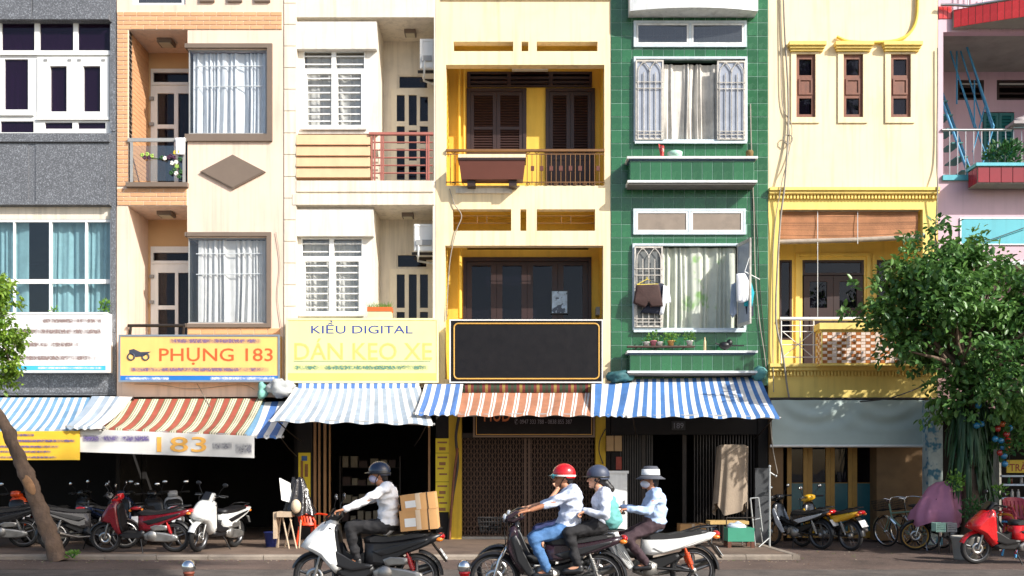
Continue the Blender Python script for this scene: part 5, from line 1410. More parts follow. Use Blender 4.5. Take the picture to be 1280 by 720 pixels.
# plants in the wine-red flower box and on granite sill
def shrub(label, px, py, y, r, n, size, lm, seed, name='shrub', cat='plant'):
    base = P(px, py, y); rt = root(name, label, cat, base)
    q = MB(); rg = random.Random(seed)
    for k in range(8): q.tube([base, base+Vector((rg.uniform(-r[0],r[0])*.8, rg.uniform(-r[1],r[1])*.7, r[2]*rg.uniform(1,1.7)))], [.012,.004], 5)
    part(q, 'stem', LEAF2, rt)
    q = MB(); leafcloud(q, base+Vector((0,0,r[2])), r, n, size, seed); part(q, 'leaves', lm, rt, kind='stuff')
shrub('leafy green shrub growing in the wine red tiled flower box', 1258, 205.8, -.3, (.52,.2,.26), 420, .11, LEAF2, 3)
shrub('small leafy weed on the balcony kerb by the blue staircase', 1212, 219.5, -.03, (.1,.05,.12), 40, .07, LEAF1, 5, 'weed')
shrub('little green plant on top of the white sign by the right window edge', 130, 391.3, -.1, (.12,.06,.16), 60, .08, LEAF1, 6, 'weed')
shrub('thin sprig on top of the white sign below the window', 68, 391.3, -.1, (.10,.05,.07), 26, .06, LEAF1, 7, 'weed')
q = MB(); q.tube([P(1264,158,-.1), P(1290,140,-.1)], .05, 8); q.box(X(1262,-.1), X(1400,-.1), -.3, .1, Z(158,-.1), Z(154.5,-.1)); q.ell(P(1276,152,-.1), (.18,.12,.1), 10, 6); thing(q, 'drying_rack', mat('grey_rack', L(150,140,140), .6, .2, 5), 'grey rack with folded things on the pink balcony rail', 'rack')
# cables
CABG = mat('grey_cable', L(150,142,130), .6, .2, 8); CABY = mat('yellow_painted_cable', L(220,190,80), .7, .1, 6); CABD = mat('dark_cable', L(60,54,50), .6)
def cable(label, pts, r, m, group=None):
    q = MB(); P3 = [P(*p) for p in pts]; out = []
    for i in range(len(P3)-1):
        p0 = P3[max(i-1,0)]; p1 = P3[i]; p2 = P3[i+1]; p3 = P3[min(i+2,len(P3)-1)]
        for k in range(6):
            t = k/6; out.append(.5*((2*p1)+(p2-p0)*t+(2*p0-5*p1+4*p2-p3)*t*t+(3*p1-p0-3*p2+p3)*t*t*t))
    out.append(P3[-1]); q.tube(out, r, 6)
    return thing(q, 'cable', m, label, 'cable', group)
cable('thick grey cable running down the left edge of the pale yellow house', [(979,-20,-.06),(981,40,-.06),(985,110,-.06),(985,170,-.06),(981,230,-.18),(976,270,-.1),(972,330,-.1),(970,400,-.1),(978,440,-.18),(985,490,-.1),(990,508,-.1)], .022, CABG)
cable('thin pale cable beside the thick grey cable on the yellow wall', [(975,-20,-.04),(976,60,-.04),(978,130,-.04),(990,160,-.04),(984,200,-.04),(976,235,-.18),(967,300,-.06),(966,420,-.06),(967,490,-.18)], .010, CABG)
q = MB(); c0 = P(985,174,-.08); q.tube([(c0.x+.10*math.cos(t*PI/8), -.08-.01*(t % 2), c0.z+.10*math.sin(t*PI/8)) for t in range(33)], .012, 5); thing(q, 'cable_coil', CABG, 'small coiled cable loop on the pale yellow wall', 'cable')
cable('yellow painted conduit curving over the narrow window hoods', [(1147,-20,-.05),(1146,20,-.05),(1138,40,-.05),(1122,50,-.05),(1095,53,-.05),(1062,52,-.05),(1046,46,-.05)], .035, CABY)
cable('dark thin pipe down the corner of the pale yellow and pink houses', [(1172,60,-.05),(1172,120,-.05),(1171,200,-.05),(1172,235,-.16),(1169,300,-.05),(1168,330,-.05)], .016, CABG)
cable('dark cable slanting across the turquoise panel', [(1215,306,-.06),(1240,299,-.06),(1285,283,-.08)], .010, CABD)
cable('dark cable sagging over the grey green tarp', [(1075,502,-.3),(1105,499,-.35),(1130,492,-.3),(1155,482,-.2)], .014, CABD)
cable('brown cables down the right edge of the green tiles', [(938,130,-.04),(939,180,-.04),(942,260,-.04),(944,340,-.04),(949,400,-.04),(955,440,-.04),(958,466,-.04)], .014, CABG)
cable('second brown cable close to the green house corner', [(940,230,-.03),(947,300,-.03),(950,360,-.03),(957,440,-.03)], .009, CABD)
cable('white cable hanging across the lower left corner of the yellow house', [(562,236,-.04),(568,255,-.05),(577,270,-.05),(570,290,-.05),(562,330,-.03),(558,400,-.03)], .012, CABG)
for k, (pts, lab) in enumerate((([(168,480,-.02),(200,481,-.05),(240,486,-.06),(300,481,-.05),(318,487,-.1)], 'thin wire sagging along the peach beam below the orange sign'),
                    ([(246,479,-.02),(255,495,-.1),(263,509,-.5)], 'thin white wire hanging from the orange sign onto the red awning'),
                    ([(345,290,-.03),(350,330,-.03),(347,370,-.03),(352,410,-.03)], 'thin wire on the right edge of the peach house'))):
    cable(lab, pts, .007, CABG)
cable('string hanging down beside the grey green tarp corner', [(963,525,-1.7),(966,560,-1.6),(972,592,-1.5)], .010, CABG)
cable('bundle of dark cables on the pillar left of the lattice gate', [(575,515,-.08),(570,545,-.1),(572,580,-.1),(566,620,-.1),(560,676,-.05)], .035, CABD)
cable('rusty pipe standing beside the yellow posters', [(572,560,-.15),(566,610,-.15),(562,676,-.1)], .03, mat('rusty_pipe', L(120,72,48), .7, .25, 8))
cable('loose cable loop between the gate and the green house', [(757,536,-.03),(750,550,-.06),(749,565,-.06),(754,580,-.03)], .012, CABD)
# ================================================================== motorbikes (built facing +X, then turned)
TYRE = mat('tyre_rubber', L(30,29,29), .8, .12, 10, .15, 80); RIMM = mat('dark_alloy', L(96,96,98), .4, .1, 8, metal=.8); RIMS = mat('silver_alloy', L(178,178,176), .35, .1, 8, metal=.85)
ENG = mat('engine_alloy', L(150,148,144), .42, .2, 10, metal=.75); EXH = mat('exhaust_steel', L(130,126,120), .4, .2, 8, metal=.8); CHROME = mat('chrome', L(220,220,220), .1, .04, 8, metal=1)
SEATM = mat('black_vinyl_seat', L(34,33,34), .5, .12, 8, .1, 60); BLKB = mat('black_body_plastic', L(30,30,32), .38, .1, 5); FRM = mat('black_frame_steel', L(26,26,27), .5, .12, 6, metal=.3)
LENSR = mat('red_lens', L(170,20,24), .12, .1, 10, coat=.6); LENSC = mat('clear_lens', L(200,206,212), .08, .1, 10, coat=1, metal=.5); LENSO = mat('amber_lens', L(220,120,30), .15, .1, 10, coat=.6)
PLATE = mat('number_plate_white', L(226,226,222), .45, .08, 8); INKK = mat('black_ink', L(30,30,30), .6)
def paint(name, c, rough=.22): return mat(name, c, rough+.04, .12, 5, coat=.4, gloss_var=.08, dirt=.22)
def wheel(rt, x, r, tw, spoke, rimm, disc=True, name='wheel'):
    q = MB(); n = 28; prof = []
    for k in range(9):
        a = PI*(k/8); prof.append((r-tw+ (tw)*math.sin(a)*1.0 if True else 0, -tw*.85*math.cos(a)))
    prof = [(r-tw*1.05, -tw*.7)] + [(r-tw*.95+tw*.95*math.sin(PI*k/8), -tw*.85*math.cos(PI*k/8)) for k in range(9)] + [(r-tw*1.05, tw*.7), (r-tw*1.05, -tw*.7)]
    q.lathe(prof, (x,0,r), 'Y', n); wo = part(q, name, TYRE, rt)
    q = MB(); rr = r-tw*1.05
    q.lathe([(rr-.022,-tw*.7),(rr+.002,-tw*.75),(rr+.002,tw*.75),(rr-.022,tw*.7),(rr-.022,-tw*.7)], (x,0,r), 'Y', n)
    if spoke == 'alloy':
        for k in range(5):
            a = 2*PI*k/5+.3; c, s_ = math.cos(a), math.sin(a)
            q.tube([(x+c*.03,0,r+s_*.03),(x+c*(rr-.01),0,r+s_*(rr-.01))], [.026,.018], 6)
    else:
        for k in range(18):
            a = 2*PI*k/18; yy = .035 if k % 2 else -.035; b = a+.5*(1 if k % 4 < 2 else -1)
            q.tube([(x+math.cos(b)*.035,yy,r+math.sin(b)*.035),(x+math.cos(a)*(rr-.01),0,r+math.sin(a)*(rr-.01))], .0028, 4, cap=False)
    part(q, 'rim', rimm, wo)
    q = MB(); q.lathe([(0,-.06),(.04,-.06),(.05,-.03),(.05,.03),(.04,.06),(0,.06)], (x,0,r), 'Y', 14); part(q, 'hub', ENG, wo)
    if disc:
        q = MB(); q.lathe([(.055,.062),(.11,.062),(.11,.068),(.055,.068),(.055,.062)], (x,0,r), 'Y', 24); part(q, 'brake_disc', STEEL, wo)
    return wo
def fender(rt, x, r, a0, a1, m, wd=.065, gap=.03, name='fender', n=14):
    q = MB(); R = r+gap
    q.grid(lambda u, v: (x+(R-.035*abs(2*v-1)**2.5)*math.cos(R_(a0+(a1-a0)*u)), wd*(2*v-1), r+(R-.035*abs(2*v-1)**2.5)*math.sin(R_(a0+(a1-a0)*u))), n, 8)
    q.grid(lambda u, v: (x+(R-.006-.035*abs(2*v-1)**2.5)*math.cos(R_(a1+(a0-a1)*u)), .98*wd*(2*v-1), r+(R-.006-.035*abs(2*v-1)**2.5)*math.sin(R_(a1+(a0-a1)*u))), n, 8)
    return part(q, name, m, rt)
def motorbike(label, loc, rz, body, accent=None, tail=None, fend=None, kind='scooter', basket=False, mirrors=True, plate=True, spoke='alloy', rimm=RIMM, shock=None, group=None, steer=0.0, lean=0.0, name='motorbike', seatm=SEATM, stand=True, sport=False, cat='motorbike', lightplate=True, handle=None):
    rt = root(name, label, cat, (0,0,0), group)
    accent = accent or BLKB; tail = tail or body; fend = fend or body; handle = handle or body
    r = .285 if kind == 'scooter' else .30; tw = .052 if kind == 'scooter' else .042
    fx, rx = .64, -.62
    wheel(rt, fx, r, tw, spoke, rimm, name='front_wheel'); wheel(rt, rx, r, tw+.008, spoke, rimm, disc=False, name='rear_wheel')
    fender(rt, fx, r, 20, 150, fend, .07, .032, 'front_fender')
    for s_ in (-1, 1):
        q = MB(); q.tube([(fx,s_*.085,r),(fx-.06,s_*.085,r+.22),(fx-.17,s_*.06,.70)], [.02,.024,.026], 8); part(q, 'fork', ENG if kind == 'scooter' else CHROME, rt)
    sc_ = kind == 'scooter'
    # front shield
    if sc_:
        poly = [(.82,.66),(.74,.77),(.56,.94),(.44,1.0),(.37,.98),(.35,.80),(.31,.55),(.28,.36),(.38,.32),(.46,.40),(.56,.52),(.66,.58)] if sport else [(.70,.60),(.66,.74),(.54,.92),(.42,1.0),(.37,.98),(.36,.80),(.33,.55),(.30,.36),(.38,.33),(.46,.44),(.50,.54),(.58,.56)]
        q = MB(); q.puff(poly, .19, lay=((-1,.62),(-.88,.84),(-.6,.96),(-.25,1.02),(.25,1.02),(.6,.96),(.88,.84),(1,.62))); part(q, 'front_shield', body, rt)
        q = MB(); q.puff([(.35,.93),(.34,.80),(.30,.55),(.27,.37),(.31,.37),(.35,.55),(.38,.80),(.39,.93)], .17); part(q, 'inner_panel', BLKB, rt)
        for s_ in (-1, 1):
            q = MB(); rot = Matrix.Rotation(R_(-48),3,'Y') @ Matrix.Rotation(R_(s_*22),3,'Z'); q.ell((.66 if sport else .615,s_*.088,.755 if sport else .735), (.12 if sport else .10,.03,.034), 12, 8, rot=Matrix.Rotation(R_(s_*-28),3,'Z') @ Matrix.Rotation(R_(52),3,'Y')); part(q, 'headlight', LENSC, rt)
            q = MB(); q.puff([(.64,.62),(.44,.90),(.40,.88),(.46,.66),(.56,.58)], .012, yo=s_*.176); part(q, 'side_trim', accent, rt)
        q = MB(); q.puff([(.52,.96),(.40,1.10),(.32,1.11),(.30,1.02),(.36,.97)], .10); part(q, 'handlebar_cowl', handle, rt)
        q = MB(); q.add([(.53,-.08,.99),(.53,.08,.99),(.42,.07,1.13),(.42,-.07,1.13)], [(0,1,2,3)]); q.add([(.525,-.08,.985),(.525,.08,.985),(.415,.07,1.125),(.415,-.07,1.125)], [(3,2,1,0)]); part(q, 'visor', BLKB, rt)
        q = MB(); q.puff([(.36,.30),(.38,.36),(.30,.395),(.02,.40),(-.10,.46),(-.14,.34),(-.05,.27),(.25,.27)], .15); part(q, 'floorboard', BLKB, rt)
        q = MB(); q.box(.0,.30,-.15,.15,.392,.40); part(q, 'foot_mat', TYRE, rt)
        if sport:
            q = MB(); q.puff([(.36,.74),(.30,.60),(.12,.53),(-.02,.60),(-.10,.72),(-.12,.46),(.10,.38),(.34,.40)], .075); part(q, 'centre_tunnel', BLKB, rt)
            for s_ in (-1, 1):
                q = MB(); q.puff([(.50,.66),(.34,.60),(.10,.46),(-.10,.44),(-.08,.40),(.16,.36),(.36,.42),(.50,.54)], .016, yo=s_*.165); part(q, 'side_fairing', accent, rt)
    else:
        poly = [(.50,.66),(.46,.92),(.40,.96),(.36,.90),(.34,.66),(.24,.42),(.30,.34),(.40,.46)]
        q = MB(); q.puff(poly, .15); part(q, 'front_shield', body, rt)
        for s_ in (-1, 1):
            q = MB(); q.puff([(.44,.80),(.38,.84),(.30,.66),(.14,.34),(.22,.32),(.36,.50)], .018, yo=s_*.16); part(q, 'leg_shield', accent, rt)
        q = MB(); q.puff([(.52,.98),(.50,1.05),(.38,1.12),(.28,1.10),(.28,1.03),(.40,.96)], .11); part(q, 'handlebar_cowl', handle, rt)
        q = MB(); q.ell((.51,0,1.02), (.035,.085,.06), 14, 8); part(q, 'headlight', LENSC, rt)
        q = MB(); q.tube([(.36,0,.62),(.16,0,.52),(-.10,0,.50)], [.05,.06,.06], 8); part(q, 'frame_spine', FRM, rt)
        for s_ in (-1, 1):
            q = MB(); q.tube([(.06,s_*.08,.30),(.06,s_*.22,.30)], .016, 6); part(q, 'foot_peg', TYRE, rt)
    # handlebar, grips, mirrors, levers
    for s_ in (-1, 1):
        q = MB(); q.tube([(.37,s_*.06,1.05),(.36,s_*.18,1.07),(.31,s_*.34,1.06)], .013, 8); hb = part(q, 'handlebar', FRM, rt)
        q = MB(); q.tube([(.343,s_*.225,1.067),(.308,s_*.35,1.06)], .019, 10); part(q, 'grip', TYRE, hb)
        q = MB(); q.tube([(.37,s_*.19,1.06),(.39,s_*.26,1.05),(.37,s_*.33,1.045)], .007, 5); part(q, 'lever', ENG, hb)
        if mirrors:
            q = MB(); q.tube([(.36,s_*.17,1.07),(.37,s_*.22,1.17),(.34,s_*.27,1.24)], .006, 5); mo = part(q, 'mirror_stem', FRM, rt)
            q = MB(); q.ell((.335,s_*.29,1.275), (.018,.062,.04), 12, 8); part(q, 'mirror', BLKB, mo)
            q = MB(); q.ell((.322,s_*.29,1.275), (.008,.054,.033), 12, 6); part(q, 'mirror_glass', CHROME, mo)
    for s_ in (-1, 1):
        q = MB(); q.tube([(.36,s_*.20,1.05),(.47,s_*.17,1.02),(.52,s_*.12,.90),(.50,s_*.10,.72),(fx-.05,s_*.10,r+.12)], .006, 5); part(q, 'brake_cable', TYRE, rt)
    # seat and tail
    q = MB(); q.puff([(.02,.70),(.03,.76),(-.06,.795),(-.28,.775),(-.42,.80),(-.72,.835),(-.80,.825),(-.80,.79),(-.45,.73),(-.2,.70)], .135, lay=((-1,.80),(-.85,.93),(-.4,1.03),(.4,1.03),(.85,.93),(1,.80))); part(q, 'seat', seatm, rt)
    tp = [(.03,.42),(.02,.70),(-.20,.715),(-.45,.735),(-.80,.80),(-.96,.82),(-.90,.74),(-.70,.64),(-.48,.56),(-.30,.46),(-.12,.40)] if sc_ else [(.06,.52),(.04,.71),(-.20,.715),(-.45,.735),(-.80,.80),(-.92,.80),(-.86,.72),(-.60,.62),(-.36,.56),(-.10,.50)]
    q = MB(); q.puff(tp, .155, lay=((-1,.74),(-.86,.92),(-.5,1),(.5,1),(.86,.92),(1,.74))); part(q, 'tail_panel', tail, rt)
    for s_ in (-1, 1):
        q = MB(); q.puff([(-.08,.60),(-.35,.67),(-.78,.76),(-.74,.72),(-.42,.60),(-.2,.54)], .010, yo=s_*.158); part(q, 'side_trim', accent, rt)
        q = MB(); q.tube([(-.50,s_*.12,.80),(-.72,s_*.135,.87),(-.90,s_*.09,.88),(-.93,0,.88)], .013, 6); part(q, 'grab_rail', FRM, rt)
    q = MB(); q.ell((-.925,0,.785), (.05,.11,.04), 14, 8, rot=Matrix.Rotation(R_(-20),3,'Y')); part(q, 'tail_light', LENSR, rt)
    for s_ in (-1, 1): q = MB(); q.ell((-.905,s_*.115,.745), (.05,.03,.028), 10, 6); part(q, 'turn_signal', LENSO, rt)
    fender(rt, rx, r, 95, 178, BLKB, .07, .05, 'rear_fender')
    q = MB(); q.add([(-.82,-.07,.70),(-.82,.07,.70),(-1.0,.07,.46),(-1.0,-.07,.46)], [(0,1,2,3)]); q.add([(-.80,-.07,.70),(-.80,.07,.70),(-.98,.07,.46),(-.98,-.07,.46)], [(3,2,1,0)]); part(q, 'mud_flap', BLKB, rt)
    if plate:
        q = MB(); c = [(-.905,.62),(-.99,.505)]
        q.add([(-.915,-.095,.625),(-.915,.095,.625),(-1.0,.095,.50),(-1.0,-.095,.50),(-.911,-.095,.621),(-.911,.095,.621),(-.996,.095,.496),(-.996,-.095,.496)], [(0,3,2,1),(4,5,6,7),(0,1,5,4),(2,3,7,6),(1,2,6,5),(3,0,4,7)]); part(q, 'number_plate', PLATE, rt)
    # engine, swing arm, exhaust, shocks
    q = MB()
    if sc_:
        q.puff([(-.08,.36),(-.20,.42),(-.50,.38),(-.70,.33),(-.72,.25),(-.55,.21),(-.25,.22),(-.10,.26)], .035, yo=.12)
        q.lathe([(0,.16),(.085,.16),(.10,.13),(.10,.10)], (-.24,0,.33), 'Y', 16); q.lathe([(0,.15),(.065,.15),(.075,.12)], (-.60,0,.29), 'Y', 14)
        q.puff([(-.20,.50),(-.30,.54),(-.52,.52),(-.52,.44),(-.25,.42)], .03, yo=.13)
    else:
        q.puff([(.14,.44),(-.02,.46),(-.16,.40),(-.16,.26),(.0,.22),(.16,.28)], .11)
        q.tube([(.12,0,.36),(.30,0,.40)], [.06,.055], 10); q.lathe([(0,.14),(.08,.14),(.095,.11),(.095,-.11),(.08,-.14),(0,-.14)], (-.04,0,.33), 'Y', 16)
    part(q, 'engine', ENG, rt)
    q = MB(); q.puff([(.02,.44),(-.14,.47),(-.44,.54),(-.50,.48),(-.20,.32),(.02,.30)], .085); part(q, 'under_body', FRM, rt)
    for s_ in (-1, 1):
        q = MB(); q.tube([(-.14,s_*.08,.34),(rx,s_*.095,r)], .02, 6); part(q, 'swing_arm', FRM, rt)
        q = MB(); q.tube([(rx+.02,s_*.115,r+.03),(-.50,s_*.12,.60)], .018, 6)
        for k in range(8): t = .25+.07*k; q.lathe([(.033,-.008),(.036,0),(.033,.008)], (rx+.02+.10*t,s_*.117,r+.03+.285*t), 'Z', 10)
        part(q, 'shock_absorber', shock or ENG, rt)
    q = MB(); q.tube([(.08,-.11,.26),(-.2,-.14,.24),(-.42,-.16,.29),(-.52,-.165,.32),(-.88,-.17,.42),(-.90,-.17,.425)], [.018,.02,.03,.052,.056,.03], 12); part(q, 'exhaust', EXH, rt)
    q = MB(); q.puff([(-.52,.35),(-.80,.44),(-.80,.40),(-.54,.30)], .012, yo=-.225); part(q, 'heat_shield', BLKB, rt)
    if stand: q = MB(); q.tube([(-.02,.10,.28),(-.10,.24,.012)], .011, 6); q.tube([(-.13,.24,.012),(-.07,.25,.012)], .012, 6); part(q, 'side_stand', FRM, rt)
    if basket:
        q = MB()
        for k in range(4):
            z = .86+.055*k; e = .012*k
            q.tube([(.56-e*.3,-.14-e,z),(.80+e,-.14-e,z),(.80+e,.14+e,z),(.56-e*.3,.14+e,z),(.56-e*.3,-.14-e,z)], .0055, 5)
        for k in range(13):
            t = -.14+.28*k/12
            q.tube([(.80,t,.86),(.836,t*1.25,1.025)], .004, 4); q.tube([(.56,t,.86),(.55,t*1.25,1.025)], .004, 4)
        for k in range(8):
            x = .56+.24*k/7
            for s_ in (-1, 1): q.tube([(x,s_*.14,.86),(x*1.0+.01,s_*.175,1.025)], .004, 4)
            q.tube([(x,-.14,.86),(x,.14,.86)], .004, 4)
        part(q, 'basket', FRM, rt)
    rt.location = loc; rt.rotation_euler = (lean, 0, rz)
    OFF[rt.name] = Vector(loc)
    return rt
WHT = paint('white_paint', L(222,222,218)); BLK = paint('black_paint', L(24,24,26)); BURG = paint('burgundy_paint', L(112,18,30)); GRYP = paint('bronze_grey_paint', L(84,80,78)); REDP = paint('red_paint', L(196,22,28)); YELP = paint('yellow_paint', L(222,170,30)); SILP = paint('silver_paint', L(176,178,182)); ORP = paint('orange_paint', L(222,80,30)); DKB = paint('dark_plum_paint', L(46,30,38)); BLU = paint('dark_blue_paint', L(28,40,66))
def onroad(px, y): return (X(px, y), y, ROADZ)
YA, YB, YC, YD = -9.7, -10.1, -8.9, -9.2
b1 = motorbike('white and black scooter carrying cardboard boxes ridden left along the road', (X(459,YA), YA, ROADZ), PI, WHT, accent=BLKB, tail=BLKB, fend=BLKB, shock=LENSR, stand=False, handle=BLKB, sport=True)
b2 = motorbike('dark plum motorbike with black front basket carrying two riders', (X(684,YB), YB, ROADZ), PI, DKB, accent=BLKB, fend=BLKB, kind='underbone', basket=True, spoke='wire', stand=False, mirrors=False)
b3 = motorbike('black motorbike ridden close beside the plum one by the person in navy', (X(684,YC), YC, ROADZ), PI, BLK, accent=BLKB, kind='underbone', spoke='wire', stand=False, mirrors=False)
b4 = motorbike('white and orange motorbike ridden by the person in the white banded hat', (X(806,YD), YD, ROADZ), PI, WHT, accent=WHT, tail=WHT, fend=BLKB, kind='underbone', shock=ORP, stand=False, mirrors=False)
# parked
g = 'motorbikes parked in front of the shops'
YP = -3.6
motorbike('bronze grey scooter parked with its tail beside the leaning tree', (X(112,-3.0), -3.0, 0), R_(28), GRYP, tail=GRYP, rimm=RIMS, group=g, cat='scooter', name='scooter', lean=R_(-6))
motorbike('burgundy scooter parked side on in front of the black shop interior', (X(177,YP), YP, 0), R_(183), BURG, tail=BURG, fend=BLKB, handle=REDP, shock=LENSR, group=g, cat='scooter', name='scooter', lean=R_(-5))
motorbike('white scooter parked facing the road beside the burgundy scooter', (X(271,-2.9), -2.9, 0), R_(-106), WHT, accent=BLKB, tail=WHT, fend=WHT, sport=True, group=g, cat='scooter', name='scooter', lean=R_(-5))
motorbike('black motorbike parked tail out beside the yellow motorbike', (X(995,-1.35), -1.35, ROADZ), R_(128), BLK, accent=SILP, tail=BLK, kind='underbone', spoke='wire', group=g, lean=R_(-5))
motorbike('yellow and black motorbike parked tail out before the folding doors', (X(1033,-1.7), -1.7, ROADZ), R_(122), BLK, accent=YELP, tail=YELP, handle=YELP, kind='underbone', spoke='wire', group=g, lean=R_(-5))
motorbike('glossy red scooter parked side on beside the potted tree', (X(1262,-5.0), -5.0, ROADZ), R_(184), REDP, accent=BLKB, tail=REDP, fend=REDP, rimm=RIMM, handle=BLKB, sport=True, group=g, cat='scooter', name='scooter', lean=R_(-4)).scale = (.96,)*3
dk = [(86,-1.0,60,BLK,'black scooter in the dark behind the grey scooter'),(142,-1.6,75,BLU,'dark blue scooter in the shade behind the burgundy one'),(190,-1.5,95,BLK,'black scooter with round mirrors behind the burgundy seat'),(222,-1.3,110,SILP,'silver scooter standing in the shade by the white scooter'),(10,-1.8,80,ORP,'orange fronted scooter in the shade left of the leaning tree'),(-14,-2.6,200,BLK,'black scooter at the edge of the shade under the yellow banner')]
for (px, yy, rz, pm_, lab) in dk:
    motorbike(lab, (X(px,yy), yy, 0), R_(rz), pm_, group=g, cat='scooter', name='scooter', lean=R_(-5))

# ================================================================== bicycles and covered motorbike
def bicycle(label, loc, rz, fm, basket=True, lean=0.0):
    rt = root('bicycle', label, 'bicycle', (0,0,0), 'bicycles by the pale yellow house')
    r = .33; fx, rx = .52, -.52
    for (x, nm) in ((fx,'front_wheel'),(rx,'rear_wheel')):
        q = MB(); q.lathe([(r-.018+.018*math.cos(t*PI/4), .018*math.sin(t*PI/4)) for t in range(9)], (x,0,r), 'Y', 30); wo = part(q, nm, TYRE, rt)
        q = MB(); q.lathe([(r-.05,-.012),(r-.03,-.012),(r-.03,.012),(r-.05,.012),(r-.05,-.012)], (x,0,r), 'Y', 30)
        for k in range(20): a = 2*PI*k/20; q.tube([(x,.03*(1 if k % 2 else -1),r),(x+math.cos(a)*(r-.04),0,r+math.sin(a)*(r-.04))], .002, 4, cap=False)
        part(q, 'rim', CHROME, wo); q = MB(); q.lathe([(0,-.05),(.022,-.05),(.022,.05),(0,.05)], (x,0,r), 'Y', 10); part(q, 'hub', CHROME, wo)
        fender(rt, x, r, 10 if x > 0 else 20, 150 if x > 0 else 185, CHROME, .028, .02, 'mudguard')
    q = MB(); bb = (-.06,0,.29); hd = (.36,0,.80); st_ = (-.20,0,.78)
    q.tube([bb, (.34,0,.62)], .018, 8); q.tube([bb, st_], .016, 8); q.tube([st_, (.35,0,.72)], .016, 8)
    for s_ in (-1, 1): q.tube([bb,(rx,s_*.05,r)], .009, 6); q.tube([st_,(rx,s_*.05,r)], .008, 6); q.tube([(.37,s_*.03,.66),(fx,s_*.05,r)], .010, 6)
    q.tube([(.33,0,.58),(.38,0,.92)], .017, 8); part(q, 'frame', fm, rt)
    q = MB(); q.tube([(.37,0,.92),(.36,0,1.0),(.40,.10,1.04),(.34,.24,1.04),(.18,.28,1.02)], .011, 8); q.tube([(.36,0,1.0),(.40,-.10,1.04),(.34,-.24,1.04),(.18,-.28,1.02)], .011, 8); part(q, 'handlebar', CHROME, rt)
    q = MB(); q.ell((-.24,0,.90), (.13,.085,.035), 14, 8); q.tube([st_, (-.22,0,.89)], .012, 6); part(q, 'saddle', SEATM, rt)
    q = MB(); q.lathe([(.075,-.005),(.09,-.005),(.09,.005),(.075,.005),(.075,-.005)], (bb[0],.05,bb[2]), 'Y', 20); q.tube([(bb[0],.06,bb[2]),(.04,.07,.16)], .010, 6); q.tube([(bb[0],-.06,bb[2]),(-.16,-.07,.42)], .010, 6); q.box(-.01,.09,.07,.16,.15,.17); q.box(-.21,-.11,-.16,-.07,.41,.43); part(q, 'crank', CHROME, rt)
    q = MB(); q.tube([(rx+.02,.05,r),(rx-.12,.18,.02)], .008, 5); part(q, 'kickstand', CHROME, rt)
    q = MB()
    for s_ in (-.07, 0, .07): q.tube([(-.30,s_,.70),(-.78,s_,.70)], .006, 5)
    q.tube([(-.78,-.07,.70),(-.78,.07,.70)], .006, 5)
    for s_ in (-1, 1): q.tube([(-.74,s_*.07,.70),(rx,s_*.05,r)], .006, 5)
    part(q, 'rear_rack', CHROME, rt)
    if basket:
        q = MB()
        for k in range(5):
            z = .78+.05*k; e = .01*k; q.tube([(.44,-.14-e,z),(.66+e,-.14-e,z),(.66+e,.14+e,z),(.44,.14+e,z),(.44,-.14-e,z)], .004, 4)
        for k in range(10):
            t = -.14+.28*k/9; q.tube([(.66,t,.78),(.70,t*1.28,.98)], .003, 4); q.tube([(.44,t,.78),(.44,t*1.28,.98)], .003, 4); q.tube([(.44,t,.78),(.66,t,.78)], .003, 4)
        for k in range(6):
            x = .44+.22*k/5
            for s_ in (-1, 1): q.tube([(x,s_*.14,.78),(x,s_*.18,.98)], .003, 4)
        part(q, 'basket', FRM, rt)
    rt.location = loc; rt.rotation_euler = (lean, 0, rz); OFF[rt.name] = Vector(loc)
bicycle('green framed bicycle with wire basket leaning by the stained wall', (X(1134,-1.6), -1.6, ROADZ), R_(118), mat('sage_green_paint', L(120,150,128), .4, .1, 6), lean=R_(-6))
bicycle('dark bicycle with chrome mudguards standing behind the green framed one', (X(1152,-1.1), -1.1, ROADZ), R_(116), BLK, lean=R_(-6))
cv = motorbike('dark motorbike hidden under a mauve cover beside the bicycles', (X(1186,-2.2), -2.2, ROADZ), R_(168), BLK, kind='underbone', spoke='wire', rimm=mat('gold_rim', L(190,150,80), .4, .1, 8, metal=.6), group=g, lean=R_(-4), mirrors=False)
ctr = Vector((X(1176,-2.2), -2.2, 0))
def cover(u, v):
    a = 2*PI*u
    prof = [(0,1.40),(.17,1.37),(.28,1.26),(.35,1.10),(.42,.94),(.47,.78),(.47,.64),(.44,.54)]
    t = v*(len(prof)-1); k = min(int(t), len(prof)-2); f_ = t-k
    rr = prof[k][0]*(1-f_)+prof[k+1][0]*f_; zz = prof[k][1]*(1-f_)+prof[k+1][1]*f_
    rr *= 1+.10*math.sin(5*a+zz*3)*(1.5-zz)+.06*math.sin(9*a+2+zz)+.04*math.sin(13*a+zz*9)
    xs_ = -.26*(1-min(1,max(0,(zz-.5)/1.1)))+.12
    return (ctr.x+xs_+rr*math.cos(a)*(1.0), ctr.y-.04+rr*math.sin(a)*1.05, zz+ROADZ+ (.06*math.sin(3*a+1) if zz < .8 else 0))
q = MB(); q.grid(cover, 48, 22); thing(q, 'motorbike_cover', mat('mauve_cover_cloth', L(178,116,142), .8, .14, 3, .3, 14), 'mauve cloth cover draped over the parked motorbike handlebars', 'cover')

